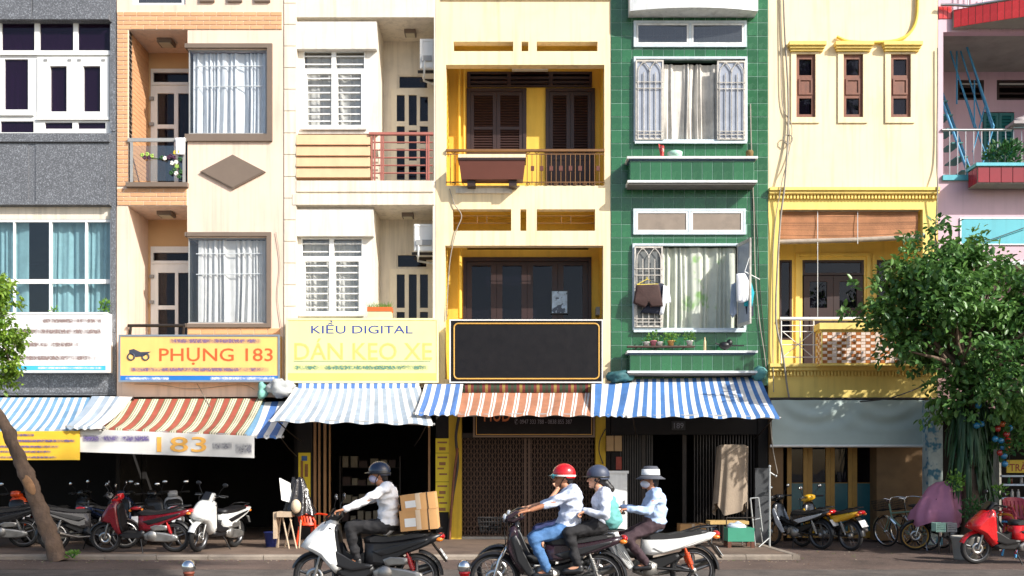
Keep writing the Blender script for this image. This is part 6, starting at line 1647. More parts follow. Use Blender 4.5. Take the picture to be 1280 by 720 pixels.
# ================================================================== people
SKIN = mat('skin', L(176,120,88), .55, .06, 10); SKIN2 = mat('light_skin', L(204,150,118), .55, .06, 10); HAIR = mat('black_hair', L(22,18,18), .5, .2, 20); EYE = mat('eye_dark', L(30,24,22), .2)
def ik(a, b, l1, l2, pole):
    a, b = Vector(a), Vector(b); d = b-a; L_ = min(d.length, (l1+l2)*.995); dn = d.normalized()
    if d.length > L_: b = a+dn*L_
    x = (l1*l1-l2*l2+L_*L_)/(2*L_); h = math.sqrt(max(l1*l1-x*x, 0)); p = Vector(pole); p = (p-dn*p.dot(dn)).normalized()
    return a+dn*x+p*h, b
def cap(mb, a, b, ra, rb, n=12):
    a, b = Vector(a), Vector(b); L_ = (b-a).length; d = (b-a).normalized() if L_ > 1e-6 else Vector((0,0,1))
    k = 4; pts = []; rs = []
    for i in range(k): t = PI/2*(1-i/k); pts.append(a-d*ra*math.sin(t)); rs.append(max(ra*math.cos(t), .0008))
    for i in range(1, 4): pts.append(a.lerp(b, (i-1)/2)); rs.append(ra+(rb-ra)*(i-1)/2)
    for i in range(1, k+1): t = PI/2*i/k; pts.append(b+d*rb*math.sin(t)); rs.append(max(rb*math.cos(t), .0008))
    mb.tube(pts, rs, n)
def fuse(mb, name, m, parent, vox, smooth=4, fac=.5, wrinkle=0.0, label=None):
    me = bpy.data.meshes.new('tmp'); me.from_pydata(mb.v, [], mb.f); ob = bpy.data.objects.new('tmp', me); COL.objects.link(ob)
    md = ob.modifiers.new('r', 'REMESH'); md.mode = 'VOXEL'; md.voxel_size = vox
    if smooth: sm = ob.modifiers.new('s', 'SMOOTH'); sm.iterations = smooth; sm.factor = fac
    dg = bpy.context.evaluated_depsgraph_get(); dg.update(); out = bpy.data.meshes.new_from_object(ob.evaluated_get(dg)); bpy.data.objects.remove(ob)
    if wrinkle:
        n = len(out.vertices); co = np.empty(n*3); out.vertices.foreach_get('co', co); co = co.reshape(-1,3); no = np.empty(n*3); out.vertices.foreach_get('normal', no); no = no.reshape(-1,3)
        w_ = np.array([1.2*(.35-abs(mnoise.noise(Vector((v[0]*6+v[2]*3, v[1]*6, v[2]*11))))*1.6) + .5*mnoise.noise(Vector((v[0]*17+3, v[1]*17, v[2]*24))) for v in co])
        co += no*(w_*wrinkle)[:,None]; out.vertices.foreach_set('co', co.ravel())
    out.polygons.foreach_set('use_smooth', [True]*len(out.polygons)); out.materials.clear(); out.materials.append(m); out.name = name; out.update()
    o = bpy.data.objects.new(name, out); COL.objects.link(o); o.parent = parent; OFF[o.name] = OFF[parent.name]
    if label: o['label'] = label
    return o
def hand(mb, wr, grip, s_, axis=Vector((0,1,0)), k=1.0):
    # palm from the wrist to just above the grip, four fingers bent round the bar, thumb under it
    wr, grip = Vector(wr), Vector(grip); d = (grip-wr).normalized(); up = axis.cross(d).normalized()
    if up.z < 0: up = -up
    kn = grip+up*.024-d*.012
    for t in (-.028, -.009, .010, .028): cap(mb, wr.lerp(kn,.25)+axis*t*.8, kn+axis*t, .017, .013, 8)
    for i, t in enumerate((-.032,-.011,.011,.031)):
        ln = (.026,.03,.031,.028)[i]; b0 = kn+axis*t; b1 = b0+d*ln*1.0-up*.006; b2 = b1-up*.026+d*.002; b3 = b2-d*.022-up*.006
        cap(mb, b0, b1, .0095, .009, 8); cap(mb, b1, b2, .009, .0085, 8); cap(mb, b2, b3, .0085, .008, 8)
    t0 = wr.lerp(kn,.45)-axis*s_*.034; t1 = t0+d*.035-up*.025-axis*s_*.004; t2 = t1+d*.028-up*.012+axis*s_*.012
    cap(mb, t0, t1, .012, .0105, 8); cap(mb, t1, t2, .0105, .009, 8)
def person(label, loc, rz, pose, shirt, trousers, skin=SKIN, sleeve=1.0, legs=1.0, helmet=None, mask=None, hat=False, hairlong=False, shoes=BLKB, sex='m', collar=True, vest=None, helm_visor=None, strap=True, faceturn=0.0, shirt_w=1.0):
    rt = root('person', label, 'person', (0,0,0), 'people riding motorbikes')
    OFF[rt.name] = Vector((0,0,0))
    hip = Vector(pose['hip']); sh = Vector(pose['sh']); hd = Vector(pose['head'])
    sw = .185 if sex == 'm' else .165; hw = .095
    spn = (sh-hip).normalized(); mid = hip.lerp(sh, .5)+Vector((-.03,0,0))
    neck = sh+Vector((.01,0,.05))
    LA1, LA2, LL1, LL2 = .29, .26, .42, .42
    B = MB(); T = MB(); Q = MB()
    def tor(mb, g_):
        mb.ell(hip, (.13+g_,.165+g_,.13+g_), 16, 10); mb.ell(mid, (.115+g_,.15+g_,.17+g_), 16, 10); mb.ell(sh-spn*.10, (.125+g_,.175+g_,.16+g_), 16, 10)
        cap(mb, sh+Vector((0,-sw*.8,0)), sh+Vector((0,sw*.8,0)), .068+g_, .068+g_, 14)
        mb.ell(hip.lerp(mid,.5), (.12+g_,.155+g_,.15+g_), 16, 10)
    tor(B, -.012); tor(T, .014*shirt_w)
    cap(B, neck-Vector((0,0,.06)), hd-Vector((.01,0,.09)), .055, .05)
    # head with jaw, nose, brow, ears
    B.ell(hd+Vector((-.012,0,.02)), (.095,.075,.10), 18, 12); B.ell(hd+Vector((.02,0,-.045)), (.07,.058,.075), 16, 10)
    cap(B, hd+Vector((.085,0,.005)), hd+Vector((.108,0,-.028)), .012, .016, 8); B.ell(hd+Vector((.07,0,-.095)), (.028,.035,.022), 10, 6); B.ell(hd+Vector((.087,0,-.062)), (.012,.024,.012), 10, 6)
    for s_ in (-1, 1):
        B.ell(hd+Vector((-.008,s_*.077,-.005)), (.022,.012,.034), 10, 6); B.ell(hd+Vector((.072,s_*.034,.022)), (.018,.024,.012), 8, 6)
    for s_, key in ((-1,'hr'),(1,'hl')):
        S0 = sh+Vector((0,s_*sw,0)); tgt = Vector(pose[key]); face_hand = pose.get('face') == key
        grip = tgt; wr_t = grip-(grip-S0).normalized()*.085
        el, wr = ik(S0, wr_t, LA1, LA2, pose.get('pole_'+key, (-.2, s_*.5, -.8)))
        cap(B, S0, el, .046, .038); cap(B, el, wr, .038, .026)
        f_ = sleeve
        if f_ > .55: cap(T, S0, el, .066, .056); e2 = el.lerp(wr, (f_-.55)/.45*.98); cap(T, el, e2, .056, .043)
        else: cap(T, S0, S0.lerp(el, f_/.55), .064, .060)
        if face_hand:
            d = (grip-wr).normalized(); ax = Vector((0,1,0))
            for t in (-.028,-.009,.010,.028): cap(B, wr+ax*t*.6, wr+d*.075+ax*t, .016, .012, 8)
            for i, t in enumerate((-.032,-.011,.011,.031)):
                b0 = wr+d*.075+ax*t; b1 = b0+d*.035+Vector((-.012,0,0)); b2 = b1+d*.012+Vector((-.03,0,0)); cap(B, b0, b1, .0095, .009, 8); cap(B, b1, b2, .009, .008, 8)
            cap(B, wr+d*.02-ax*s_*.03, wr+d*.065-ax*s_*.045+Vector((-.02,0,0)), .012, .010, 8)
        else: hand(B, wr, grip, s_)
        if pose.get('bag') and False: pass
    for s_, key in ((-1,'fr'),(1,'fl')):
        H0 = hip+Vector((.02,s_*hw,-.03)); ft = Vector(pose[key]); an_t = ft+Vector((-.06,0,.075))
        kn, an = ik(H0, an_t, LL1, LL2, (1,s_*.25,.6))
        cap(B, H0, kn, .075, .052); cap(B, kn, an, .05, .034)
        cap(B, an, an+Vector((.13,0,-.05)), .036, .026)
        cap(Q, H0, kn, .095, .072)
        if legs > .6: cap(Q, kn, an.lerp(kn, .08), .072, .056)
        else: cap(Q, H0, H0.lerp(kn,.98), .095, .075)
        K = MB(); cap(K, an+Vector((-.03,0,-.045)), an+Vector((.15,0,-.055)), .042, .036); K.ell(an+Vector((-.02,0,-.01)), (.05,.042,.045), 10, 6)
        fuse(K, 'shoe', shoes, rt, .012, 3)
    Q.ell(hip, (.155,.185,.13), 16, 10)
    fuse(B, 'body', skin, rt, .0075, 2)
    # shirt hangs a little over the hips
    T.ell(hip+Vector((-.01,0,.02)), (.155,.185,.10), 16, 10)
    fuse(T, 'shirt', shirt, rt, .012, 4, wrinkle=.018)
    fuse(Q, 'trousers', trousers, rt, .013, 4, wrinkle=.016)
    if collar:
        K = MB(); K.lathe([(.062,-.015),(.078,.0),(.07,.04),(.060,.042),(.062,-.015)], neck-Vector((0,0,.015)), 'Z', 16); part(K, 'collar', shirt, rt)
    if vest:
        K = MB(); K.ell(hip.lerp(sh,.38)+Vector((-.05,0,0)), (.15,.19,.25), 16, 10); K.ell(hip+Vector((-.08,0,.05)), (.17,.20,.15), 14, 8); fuse(K, 'vest', vest, rt, .014, 6, wrinkle=.015)
    for s_ in (-1, 1): K = MB(); K.ell(hd+Vector((.083,s_*.032,.012)), .011, 8, 6); part(K, 'eye', EYE, rt)
    if helmet:
        c = hd+Vector((-.015,0,.045)); K = MB(); nv = 10
        K.grid(lambda u, v: c+Vector((.140*math.cos(2*PI*u)*math.sin(v*PI*.56), .118*math.sin(2*PI*u)*math.sin(v*PI*.56), .125*math.cos(v*PI*.56)-(.03 if math.cos(2*PI*u) < -.2 and v > .9 else 0))), 28, nv)
        K.grid(lambda u, v: c+Vector((.130*math.cos(2*PI*u)*math.sin(v*PI*.56), .108*math.sin(2*PI*u)*math.sin(v*PI*.56), .115*math.cos(v*PI*.56))), 28, nv); ho = part(K, 'helmet', helmet, rt)
        K = MB(); K.lathe([(.141,-.01),(.145,0),(.141,.01)], c+Vector((0,0,-.025)), 'Z', 28); K.v = [(c.x+(v[0]-c.x)*1.0, c.y+(v[1]-c.y)*.845, v[2]) for v in K.v]; part(K, 'helmet_trim', WHITEPL if helmet is REDP else BLKB, ho)
        K = MB(); K.grid(lambda u, v: c+Vector((.130*math.cos((u-.5)*2.0)+.07*v*math.cos((u-.5)*2.0), .11*math.sin((u-.5)*2.0)*(1+.1*v), -.005-.02*v)), 12, 3); part(K, 'helmet_peak', helm_visor or BLKB, ho)
        if helm_visor:
            K = MB(); K.ell(c+Vector((.135,0,-.03)), (.03,.09,.035), 14, 8); part(K, 'goggles', helm_visor, ho)
        if strap:
            for s_ in (-1, 1): K = MB(); K.tube([c+Vector((-.01,s_*.105,-.03)), hd+Vector((.02,s_*.07,-.06)), hd+Vector((.04,s_*.02,-.125))], .006, 5); part(K, 'strap', BLKB, ho)
    if hat:
        c = hd+Vector((-.015,0,.055)); K = MB(); K.lathe([(0,.13),(.085,.125),(.105,.09),(.115,0),(.19,-.045),(.195,-.04),(.118,.008),(.09,.0)], c, 'Z', 26); ho = part(K, 'hat', mat('grey_felt', L(74,76,84), .85, .12, 8), rt)
        K = MB(); K.lathe([(.119,.012),(.113,.085),(.116,.087),(.122,.012)], c, 'Z', 26); part(K, 'hat_band', mat('white_hat_band', L(222,222,220), .8), ho)
    if mask:
        K = MB(); K.ell(hd+Vector((.042,0,-.05)), (.072,.070,.058), 16, 10); K.ell(hd+Vector((.085,0,-.045)), (.035,.045,.04), 12, 8); fuse(K, 'face_mask', mask, rt, .010, 4)
    if hairlong:
        K = MB(); K.ell(hd+Vector((-.03,0,.02)), (.10,.085,.10), 14, 8); cap(K, hd+Vector((-.09,0,-.03)), hd+Vector((-.16,0,-.12)), .045, .05); cap(K, hd+Vector((-.16,0,-.12)), hd+Vector((-.15,0,-.22)), .05, .028); fuse(K, 'hair', HAIR, rt, .011, 3, wrinkle=.012)
    else:
        K = MB(); K.ell(hd+Vector((-.028,0,.03)), (.092,.083,.095), 14, 8); cap(K, hd+Vector((-.07,0,0)), hd+Vector((-.075,0,-.05)), .055, .045); fuse(K, 'hair', HAIR, rt, .011, 3)
    rt.location = loc; rt.rotation_euler = (0,0,rz); OFF[rt.name] = Vector(loc)
    return rt
SHW = mat('white_shirt_cotton', L(226,226,228), .85, .05, 5, .25, 22); SHB = mat('pale_blue_shirt', L(196,204,222), .85, .06, 5, .25, 22); SHL = mat('light_blue_shirt', L(172,192,222), .85, .08, 5, .25, 22); SHG = mat('pale_grey_jacket', L(196,200,212), .8, .1, 6, .25, 22)
TRB = mat('black_trousers', L(30,29,31), .85, .12, 8, .2, 30); JEAN = mat('blue_denim', L(72,112,158), .85, .2, 9, .25, 40); TRP = mat('dark_plum_trousers', L(58,40,46), .85, .12, 8, .2, 30); NAVY = mat('navy_cotton', L(42,50,92), .85, .12, 8, .2, 30); TEALV = mat('teal_backpack_cloth', L(96,160,156), .8, .14, 5, .25, 20)
HNAVY = paint('navy_helmet', L(18,30,54)); HSLATE = mat('slate_helmet', L(56,64,84), .5, .06, 4); HRED = REDP; LILAC = mat('lilac_mask', L(190,184,206), .85, .06, 6); WMASK = mat('pale_mask', L(206,208,220), .85, .06, 6); TEALG = mat('teal_goggles', L(40,120,128), .15, .1, 4, coat=.6)
person('rider in white shirt and black trousers with navy helmet and lilac face mask', (X(459,YA), YA, ROADZ), PI,
       dict(hip=(-.24,0,.93), sh=(-.25,0,1.375), head=(-.14,0,1.545), hr=(.33,-.285,1.075), hl=(.33,.285,1.075), fr=(.17,-.13,.42), fl=(.17,.13,.42)), SHW, TRB, helmet=HNAVY, mask=LILAC)
person('driver with red helmet in pale blue shirt and blue jeans', (X(684,YB), YB, ROADZ), PI,
       dict(hip=(-.24,0,.92), sh=(-.30,0,1.345), head=(-.19,0,1.515), hr=(.33,-.285,1.075), hl=(.33,.285,1.075), fr=(.06,-.19,.33), fl=(.06,.19,.33)), SHB, JEAN, helmet=HRED, sleeve=.72, helm_visor=TEALG, skin=SKIN, shirt_w=1.5)
person('passenger in slate helmet with black ponytail, pale jacket and teal vest', (X(684,YB), YB, ROADZ), PI,
       dict(hip=(-.66,0,.96), sh=(-.68,0,1.32), head=(-.60,0,1.50), hr=(-.38,-.20,1.06), hl=(-.38,.20,1.06), fr=(-.30,-.2,.38), fl=(-.30,.2,.38)), SHG, TRB, helmet=HSLATE, sex='f', hairlong=True, vest=TEALV, skin=SKIN2, mask=None)
person('person in navy with one hand raised to the face on the black motorbike', (X(684,YC), YC, ROADZ), PI,
       dict(hip=(-.28,0,.92), sh=(-.26,0,1.28), head=(-.22,0,1.46), hr=(.33,-.285,1.075), hl=(-.08,.06,1.41), face='hl', pole_hl=(.55,.3,-.9), fr=(.06,-.19,.33), fl=(.06,.19,.33)), NAVY, NAVY, sleeve=.35, legs=.5, skin=SKIN2, sex='f', hairlong=False, shoes=WHITEPL)
person('rider in grey hat with white band, pale face mask and light blue shirt', (X(806,YD), YD, ROADZ), PI,
       dict(hip=(-.12,0,.92), sh=(-.14,0,1.30), head=(-.06,0,1.475), hr=(.33,-.285,1.075), hl=(.33,.285,1.075), fr=(.06,-.19,.33), fl=(.06,.19,.33)), SHL, TRP, hat=True, mask=WMASK, sex='f', skin=SKIN)
# cardboard boxes tied on the scooter's tail
CARD = mat('cardboard', L(200,152,98), .85, .10, 4, .1, 30, dirt=.1); TAPE = mat('packing_tape', L(214,190,160), .35, .05, 6)
def cbox(label, x0, x1, y0, y1, z0, z1, tilt=0.0, name='cardboard_box', pos=None):
    c = Vector(((x0+x1)/2, (y0+y1)/2, z0)); rt = root(name, label, 'box', (0,0,0))
    a, b, h = (x1-x0)/2, (y1-y0)/2, z1-z0
    OFF[rt.name] = Vector((0,0,0))
    q = MB(); q.box(-a,a,-b,b,0,h-.008); part(q, 'carton', CARD, rt)
    for s_ in (-1, 1): q = MB(); q.box(-a-.002,a+.002,(-b-.002) if s_ < 0 else .003,(-.003) if s_ < 0 else b+.002,h-.0078,h); part(q, 'flap', CARD, rt)
    q = MB(); q.box(-.03,.03,-b-.0035,-b-.002,.01,h); part(q, 'tape', TAPE, rt); q = MB(); q.box(-.03,.03,-b,b,h+.0005,h+.002); part(q, 'tape', TAPE, rt)
    q = MB(); q.box(-a*.75,-a*.15,-b-.004,-b-.0021,h*.2,h*.62); part(q, 'label_sticker', PLATE, rt)
    q = MB(); q.tube([(a*.55,-b-.006,0),(a*.55,-b-.006,h+.004),(a*.55,b+.006,h+.004),(a*.55,b+.006,0)], .005, 5); part(q, 'rope', TYRE, rt)
    rt.location = c; rt.rotation_euler = (0, tilt, 0)
    return rt
xb0, xb1 = X(503,YA), X(549,YA); zb = ROADZ+.865
cbox('lower cardboard box tied on the tail of the white scooter', xb0, xb1, YA-.19, YA+.19, zb, zb+.25, R_(-5))
cbox('upper cardboard box stacked on the tail of the white scooter', xb0+.01, xb1-.02, YA-.18, YA+.18, zb+.248, zb+.45, R_(-7))
# ================================================================== trees
def leafmat(name, col, col2, transl=.3, rough=.38):
    m = bpy.data.materials.new(name); m.use_nodes = True; t = m.node_tree; N = t.nodes; Lk = t.links
    b = N['Principled BSDF']; at = N.new('ShaderNodeAttribute'); at.attribute_name = 'leafvar'
    mx = N.new('ShaderNodeMix'); mx.data_type = 'RGBA'; mx.inputs[6].default_value = (*col,1); mx.inputs[7].default_value = (*col2,1)
    Lk.new(at.outputs['Fac'], mx.inputs[0]); Lk.new(mx.outputs[2], b.inputs['Base Color']); b.inputs['Roughness'].default_value = rough
    tr = N.new('ShaderNodeBsdfTranslucent'); Lk.new(mx.outputs[2], tr.inputs[0]); ms = N.new('ShaderNodeMixShader'); ms.inputs[0].default_value = transl
    Lk.new(b.outputs[0], ms.inputs[1]); Lk.new(tr.outputs[0], ms.inputs[2]); Lk.new(ms.outputs[0], N['Material Output'].inputs[0])
    return m
def crown_mesh(name, blobs, twigs, per, size, m, seed, spread=.16, droop=.5, asp=.26):
    rg = np.random.default_rng(seed)
    vol = np.array([b[1][0]*b[1][1]*b[1][2] for b in blobs])**.75; pr_ = vol/vol.sum()
    ncl = max(8, int(twigs/11)); k = rg.choice(len(blobs), ncl, p=pr_); C = np.array([b[0] for b in blobs])[k]; Rr = np.array([b[1] for b in blobs])[k]
    d = rg.normal(size=(ncl,3)); d /= np.linalg.norm(d,axis=1)[:,None]; rad = rg.random(ncl)**.38
    cl = C + d*Rr*rad[:,None]; ci = rg.integers(0, ncl, twigs); tv = np.clip(rg.random(ncl)[ci]*.7+rg.random(twigs)*.3, 0, 1)
    off = rg.normal(size=(twigs,3))*spread*np.array([1.25,1.25,.85]); tp = cl[ci]+off; d = d[ci]*.6+off/(spread*2.2); d /= np.linalg.norm(d,axis=1)[:,None]+1e-6
    n = twigs*per
    base = np.repeat(tp, per, 0) + rg.normal(size=(n,3))*spread*.55*np.array([1,1,.7]); out = np.repeat(d, per, 0)
    ax = out*.7 + rg.normal(size=(n,3))*.75; ax[:,2] -= droop; ax /= np.linalg.norm(ax,axis=1)[:,None]
    ref = rg.normal(size=(n,3))*.5+np.array([0,0,1.0])
    sd = np.cross(ax, ref); sd /= np.linalg.norm(sd,axis=1)[:,None]; nn = np.cross(sd, ax)
    s_ = (size*rg.uniform(.6,1.25,n))[:,None]
    v = np.empty((n,6,3)); v[:,0] = base; v[:,1] = base+ax*s_*.35+sd*s_*asp+nn*s_*.07; v[:,2] = base+ax*s_*.75+sd*s_*asp*.8+nn*s_*.04; v[:,3] = base+ax*s_-nn*s_*.10; v[:,4] = base+ax*s_*.75-sd*s_*asp*.8+nn*s_*.04; v[:,5] = base+ax*s_*.35-sd*s_*asp+nn*s_*.07
    me = bpy.data.meshes.new(name); me.vertices.add(n*6); me.vertices.foreach_set('co', v.ravel())
    idx = np.arange(n)*6; quads = np.concatenate([np.stack([idx,idx+1,idx+2,idx+3],1), np.stack([idx,idx+3,idx+4,idx+5],1)]).astype(np.int32)
    me.loops.add(quads.size); me.loops.foreach_set('vertex_index', quads.ravel()); me.polygons.add(len(quads)); me.polygons.foreach_set('loop_start', np.arange(len(quads))*4); me.polygons.foreach_set('loop_total', np.full(len(quads),4))
    me.update(calc_edges=True); me.validate()
    at = me.attributes.new('leafvar','FLOAT','POINT'); lv = np.clip(np.repeat(tv,per)*.6+rg.random(n)*.5-.05,0,1); at.data.foreach_set('value', np.repeat(lv,6).astype(np.float32))
    me.materials.append(m)
    return me, tp
BARK = mat('grey_brown_bark', L(112,92,76), .9, .25, 6, .8, 26, dirt=.4, streak=.3, sx=(9,9,1.2))
def trunk_part(rt, pts, rs, name='trunk', seed=0):
    P3 = [Vector(p) for p in pts]; out = []; rr = []
    for i in range(len(P3)-1):
        for k in range(12):
            t = k/12; p0 = P3[max(i-1,0)]; p1 = P3[i]; p2 = P3[i+1]; p3 = P3[min(i+2,len(P3)-1)]
            out.append(.5*((2*p1)+(p2-p0)*t+(2*p0-5*p1+4*p2-p3)*t*t+(3*p1-p0-3*p2+p3)*t*t*t)); rr.append(rs[i]+(rs[i+1]-rs[i])*t)
    out.append(P3[-1]); rr.append(rs[-1]); q = MB(); q.tube(out, rr, 22)
    q.v = [tuple(Vector(v)+Vector((mnoise.noise(Vector(v)*4+Vector((seed,0,0)))+.5*mnoise.noise(Vector((v[0]*22,v[1]*22,v[2]*7))), mnoise.noise(Vector(v)*4+Vector((9,seed,0)))+.5*mnoise.noise(Vector((v[0]*20+5,v[1]*20,v[2]*7))), 0))*.05*min(1,rr[0]/.12)) for v in q.v]
    return part(q, name, BARK, rt)
def tree(label, base, trunk, blobs, twigs, per, size, m, seed, limbs=10, name='street_tree', group=None, spread=.16):
    rt = root(name, label, 'tree', base, group)
    trunk_part(rt, trunk[0], trunk[1], seed=seed)
    me, tp = crown_mesh('crown', blobs, twigs, per, size, m, seed, spread)
    o = bpy.data.objects.new('crown', me); COL.objects.link(o); o.parent = rt; o.location = -Vector(base); o['kind'] = 'stuff'
    rg = random.Random(seed)
    for i in range(limbs):
        t = Vector(tp[rg.randrange(len(tp))]); st_ = Vector(trunk[0][-1]).lerp(Vector(trunk[0][-2]), rg.random()*.6); mid = st_.lerp(t,.5)+Vector((rg.uniform(-.15,.15), rg.uniform(-.15,.15), rg.uniform(0,.25)))
        q = MB(); q.tube([st_, mid, t], [trunk[1][-1]*.7, trunk[1][-1]*.4, .008], 6); part(q, 'limb', BARK, rt)
    return rt, me
def blob(px, py, y, rp, ry=None): s_ = sc(y); return ((X(px,y), y, Z(py,y)), (rp/s_, (ry or rp/s_), rp/s_*.9))
LR = leafmat('glossy_dark_leaf', L(32,80,40), L(120,160,80), .3); LL_ = leafmat('bright_leaf', L(74,118,34), L(146,172,62), .35)
# leaning tree at the kerb on the left
Yt = -4.42
base = Vector((X(74,Yt), Yt, ROADZ-.01))
bl = [blob(-12,352,Yt,22),blob(2,372,Yt,20),blob(8,395,Yt,24),blob(26,384,Yt,14),blob(-15,420,Yt,36),blob(12,420,Yt,26),blob(28,410,Yt,14),blob(-5,455,Yt,24),blob(8,475,Yt,20),blob(-40,390,Yt,50),blob(18,348,Yt-.1,9),blob(42,402,Yt,8),blob(0,492,Yt,12),blob(20,455,Yt,12)]
lt, _ = tree('leaning tree with rough brown trunk and bright green leaves by the kerb', base, ([base, P(62,668,Yt), P(44,622,Yt), P(24,572,Yt), P(4,530,Yt), P(-24,488,Yt), P(-34,440,Yt), P(-26,395,Yt)], [.18,.14,.125,.11,.10,.09,.08,.06]), bl, 560, 12, .09, LL_, 5, 16, spread=.085)
q = MB(); q.ell(P(36,606,Yt-.12), (.09,.03,.2), 12, 8, rot=Matrix.Rotation(R_(-28),3,'Y')); part(q, 'bark_scar', mat('pale_bark_scar', L(164,124,88), .9, .3, 9, .5, 30, dirt=.5), lt)
# dense tree on the right
Yt = -2.5
base = Vector((X(1214,Yt), Yt, ROADZ-.01))
bl = [blob(*b[:2], Yt+b[3], b[2], .9 if b[2] > 30 else None) for b in ((1152,352,34,0),(1128,345,20,-.2),(1200,332,28,0),(1202,306,12,0),(1186,372,40,-.3),(1122,388,26,-.1),(1145,420,38,0),(1112,442,17,-.2),(1098,462,8,0),(1200,425,52,-.2),(1250,380,44,0),(1305,400,60,0),(1245,335,16,.1),(1268,352,20,0),(1150,462,24,-.2),(1178,486,24,0),(1235,470,46,-.3),(1295,470,50,0),(1208,505,26,0),(1260,515,26,.2),(1140,315,14,0),(1104,352,9,0),(1175,318,14,0),(1128,478,12,0),(1330,340,60,0),(1262,548,18,-.2),(1182,508,12,-.3),(1285,540,22,0),(1192,522,12,-.3),(1238,556,13,-.3),(1248,590,9,-.3),(1150,500,9,-.2),(1200,555,8,-.3),(1092,400,6,0),(1215,286,7,0),(1160,300,9,0))]
rt_, crm = tree('dense dark green tree in front of the pale yellow and pink houses', base, ([base, P(1214,640,Yt), P(1212,580,Yt), P(1216,520,Yt), P(1206,455,Yt)], [.2,.17,.16,.15,.10]), bl, 1560, 12, .15, LR, 11, 70, spread=.17)
# street trees just outside the view that shade the right-hand houses and the parked scooters
def shade_tree(label, x, y, ztop, r, seed, tw=900):
    rg = random.Random(seed); bl = [((x+rg.uniform(-.55,.55)*r, y+rg.uniform(-.55,.55)*r, ztop-r+rg.uniform(-.5,.5)*r), (r*.55,)*3) for _ in range(9)]
    b0 = Vector((x, y, ROADZ-.01)); tree(label, b0, ([b0, (x+.1,y,ztop*.25), (x-.1,y+.1,ztop*.5), (x,y,ztop-r*1.3)], [.3,.24,.2,.14]), bl, tw, 12, .26, LR, seed, 14, spread=.3)
shade_tree('broad street tree on the kerb beyond the red scooter', 14.9, -4.8, 7.8, 3.0, 21, 600)
shade_tree('tall unseen tree added across the road to shade the parked scooters', 11.5, -19.8, 20.0, 2.7, 23, 900)  # unseen, added only so its shadow falls on the parked scooters
# hanging fern with long drooping leaves below the dense tree
fr = root('hanging_fern', 'dark fern with long drooping leaves hanging on the dense tree trunk', 'fern', P(1212,640,Yt-.2))
DFERN = mat('dark_fern_leaf', L(44,80,44), .5, .25, 6, rnd=.35, transl=.2)
fm = []
for ln in (.4, .6, .8):
    q = MB()
    for sgn in (0,):
        q.grid(lambda u, v, ln=ln: ((v-.5)*.055*math.sin(PI*min(1,u*.92+.08))**.6, -.12-.42*math.sin(min(1,u*1.4)*PI/2)*ln*.55 + .012*abs(v-.5)*2, .20*math.sin(min(1,u*2.2)*PI)*.7 - ln*max(0,u-.12)**1.25), 8, 2)
    fm.append(mkmesh(q, 'leaf', DFERN, (0,0,0)))
rg = random.Random(3)
for i in range(190):
    a = rg.uniform(-2.1,2.1); zc = Z(rg.uniform(498,600),Yt); inst(fm[i % 3], 'leaf', fr, (X(1212,Yt)+.1*math.sin(a), Yt-.02, zc), rot=(rg.uniform(-.15,.15),0,a), scale=(rg.uniform(.8,1.3),)*3)
for (px, py, r, n, lab) in ((1222,640,(.32,.2,.26),330,'bushy light green plant at the foot of the hanging fern'),(1194,600,(.16,.12,.2),120,'small leafy sprig above the mauve cover'),(1250,610,(.12,.1,.14),80,'small leafy sprig beside the drinks stall')):
    shrub(lab, px, py+14, Yt-.55, r, n, .075, LEAF1 if n < 300 else LEAF2, n, 'bush')
# strings of coloured glass balls hung in the tree
BC = [mat('red_bauble', L(170,44,34), .15, .1, 6, coat=.8), mat('blue_bauble', L(40,120,160), .15, .1, 6, coat=.8), mat('orange_bauble', L(206,96,40), .15, .1, 6, coat=.8)]
os_ = root('bauble_string', 'strings of red, orange and blue glass balls hanging in the dense tree', 'ornament', P(1252,590,-2.9))
pts = [(1264,516,0),(1253,530,2),(1258,543,0),(1244,549,1),(1251,551,1),(1260,551,0),(1254,559,1),(1250,566,0),(1255,570,1),(1258,560,2),(1223,507,1),(1221,532,1),(1227,530,1),(1247,536,0),(1256,580,1),(1262,535,1)]
for xs_ in (1246,1254,1261): q = MB(); q.tube([P(xs_,490,-2.9), P(xs_+2,545,-2.9), P(xs_,584,-2.9)], .006, 4); part(q, 'string', CABD, os_)
for (px, py, k) in pts: q = MB(); q.ell(P(px,py,-2.9), .062, 12, 8); part(q, 'bauble', BC[k], os_)
q = MB(); q.tube([P(1221,470,-2.8), P(1224,532,-2.85)], .006, 4); part(q, 'string', CABD, os_)

# ================================================================== street things
# bollards
for (px, m_, lab) in ((236, mat('rust_brown_paint', L(120,62,44), .6, .2, 8), 'rust brown bollard topped by a chrome ball'), (580.5, REDP, 'red bollard topped by a chrome ball')):
    y = -10.5; x = X(px,y); rt = root('bollard', lab, 'bollard', (x,y,ROADZ-.012), 'bollards along the road')
    zb = Z(708.5,y); q = MB(); q.lathe([(0,ROADZ-.012),(.09,ROADZ-.012),(.09,ROADZ+.02),(.055,ROADZ+.03),(.055,zb-.085),(.065,zb-.08),(.065,zb-.06),(0,zb-.06)], (x,y,0), n=18); part(q, 'post', m_, rt)
    q = MB(); q.ell((x,y,zb), .082, 20, 14); part(q, 'ball', CHROME, rt)
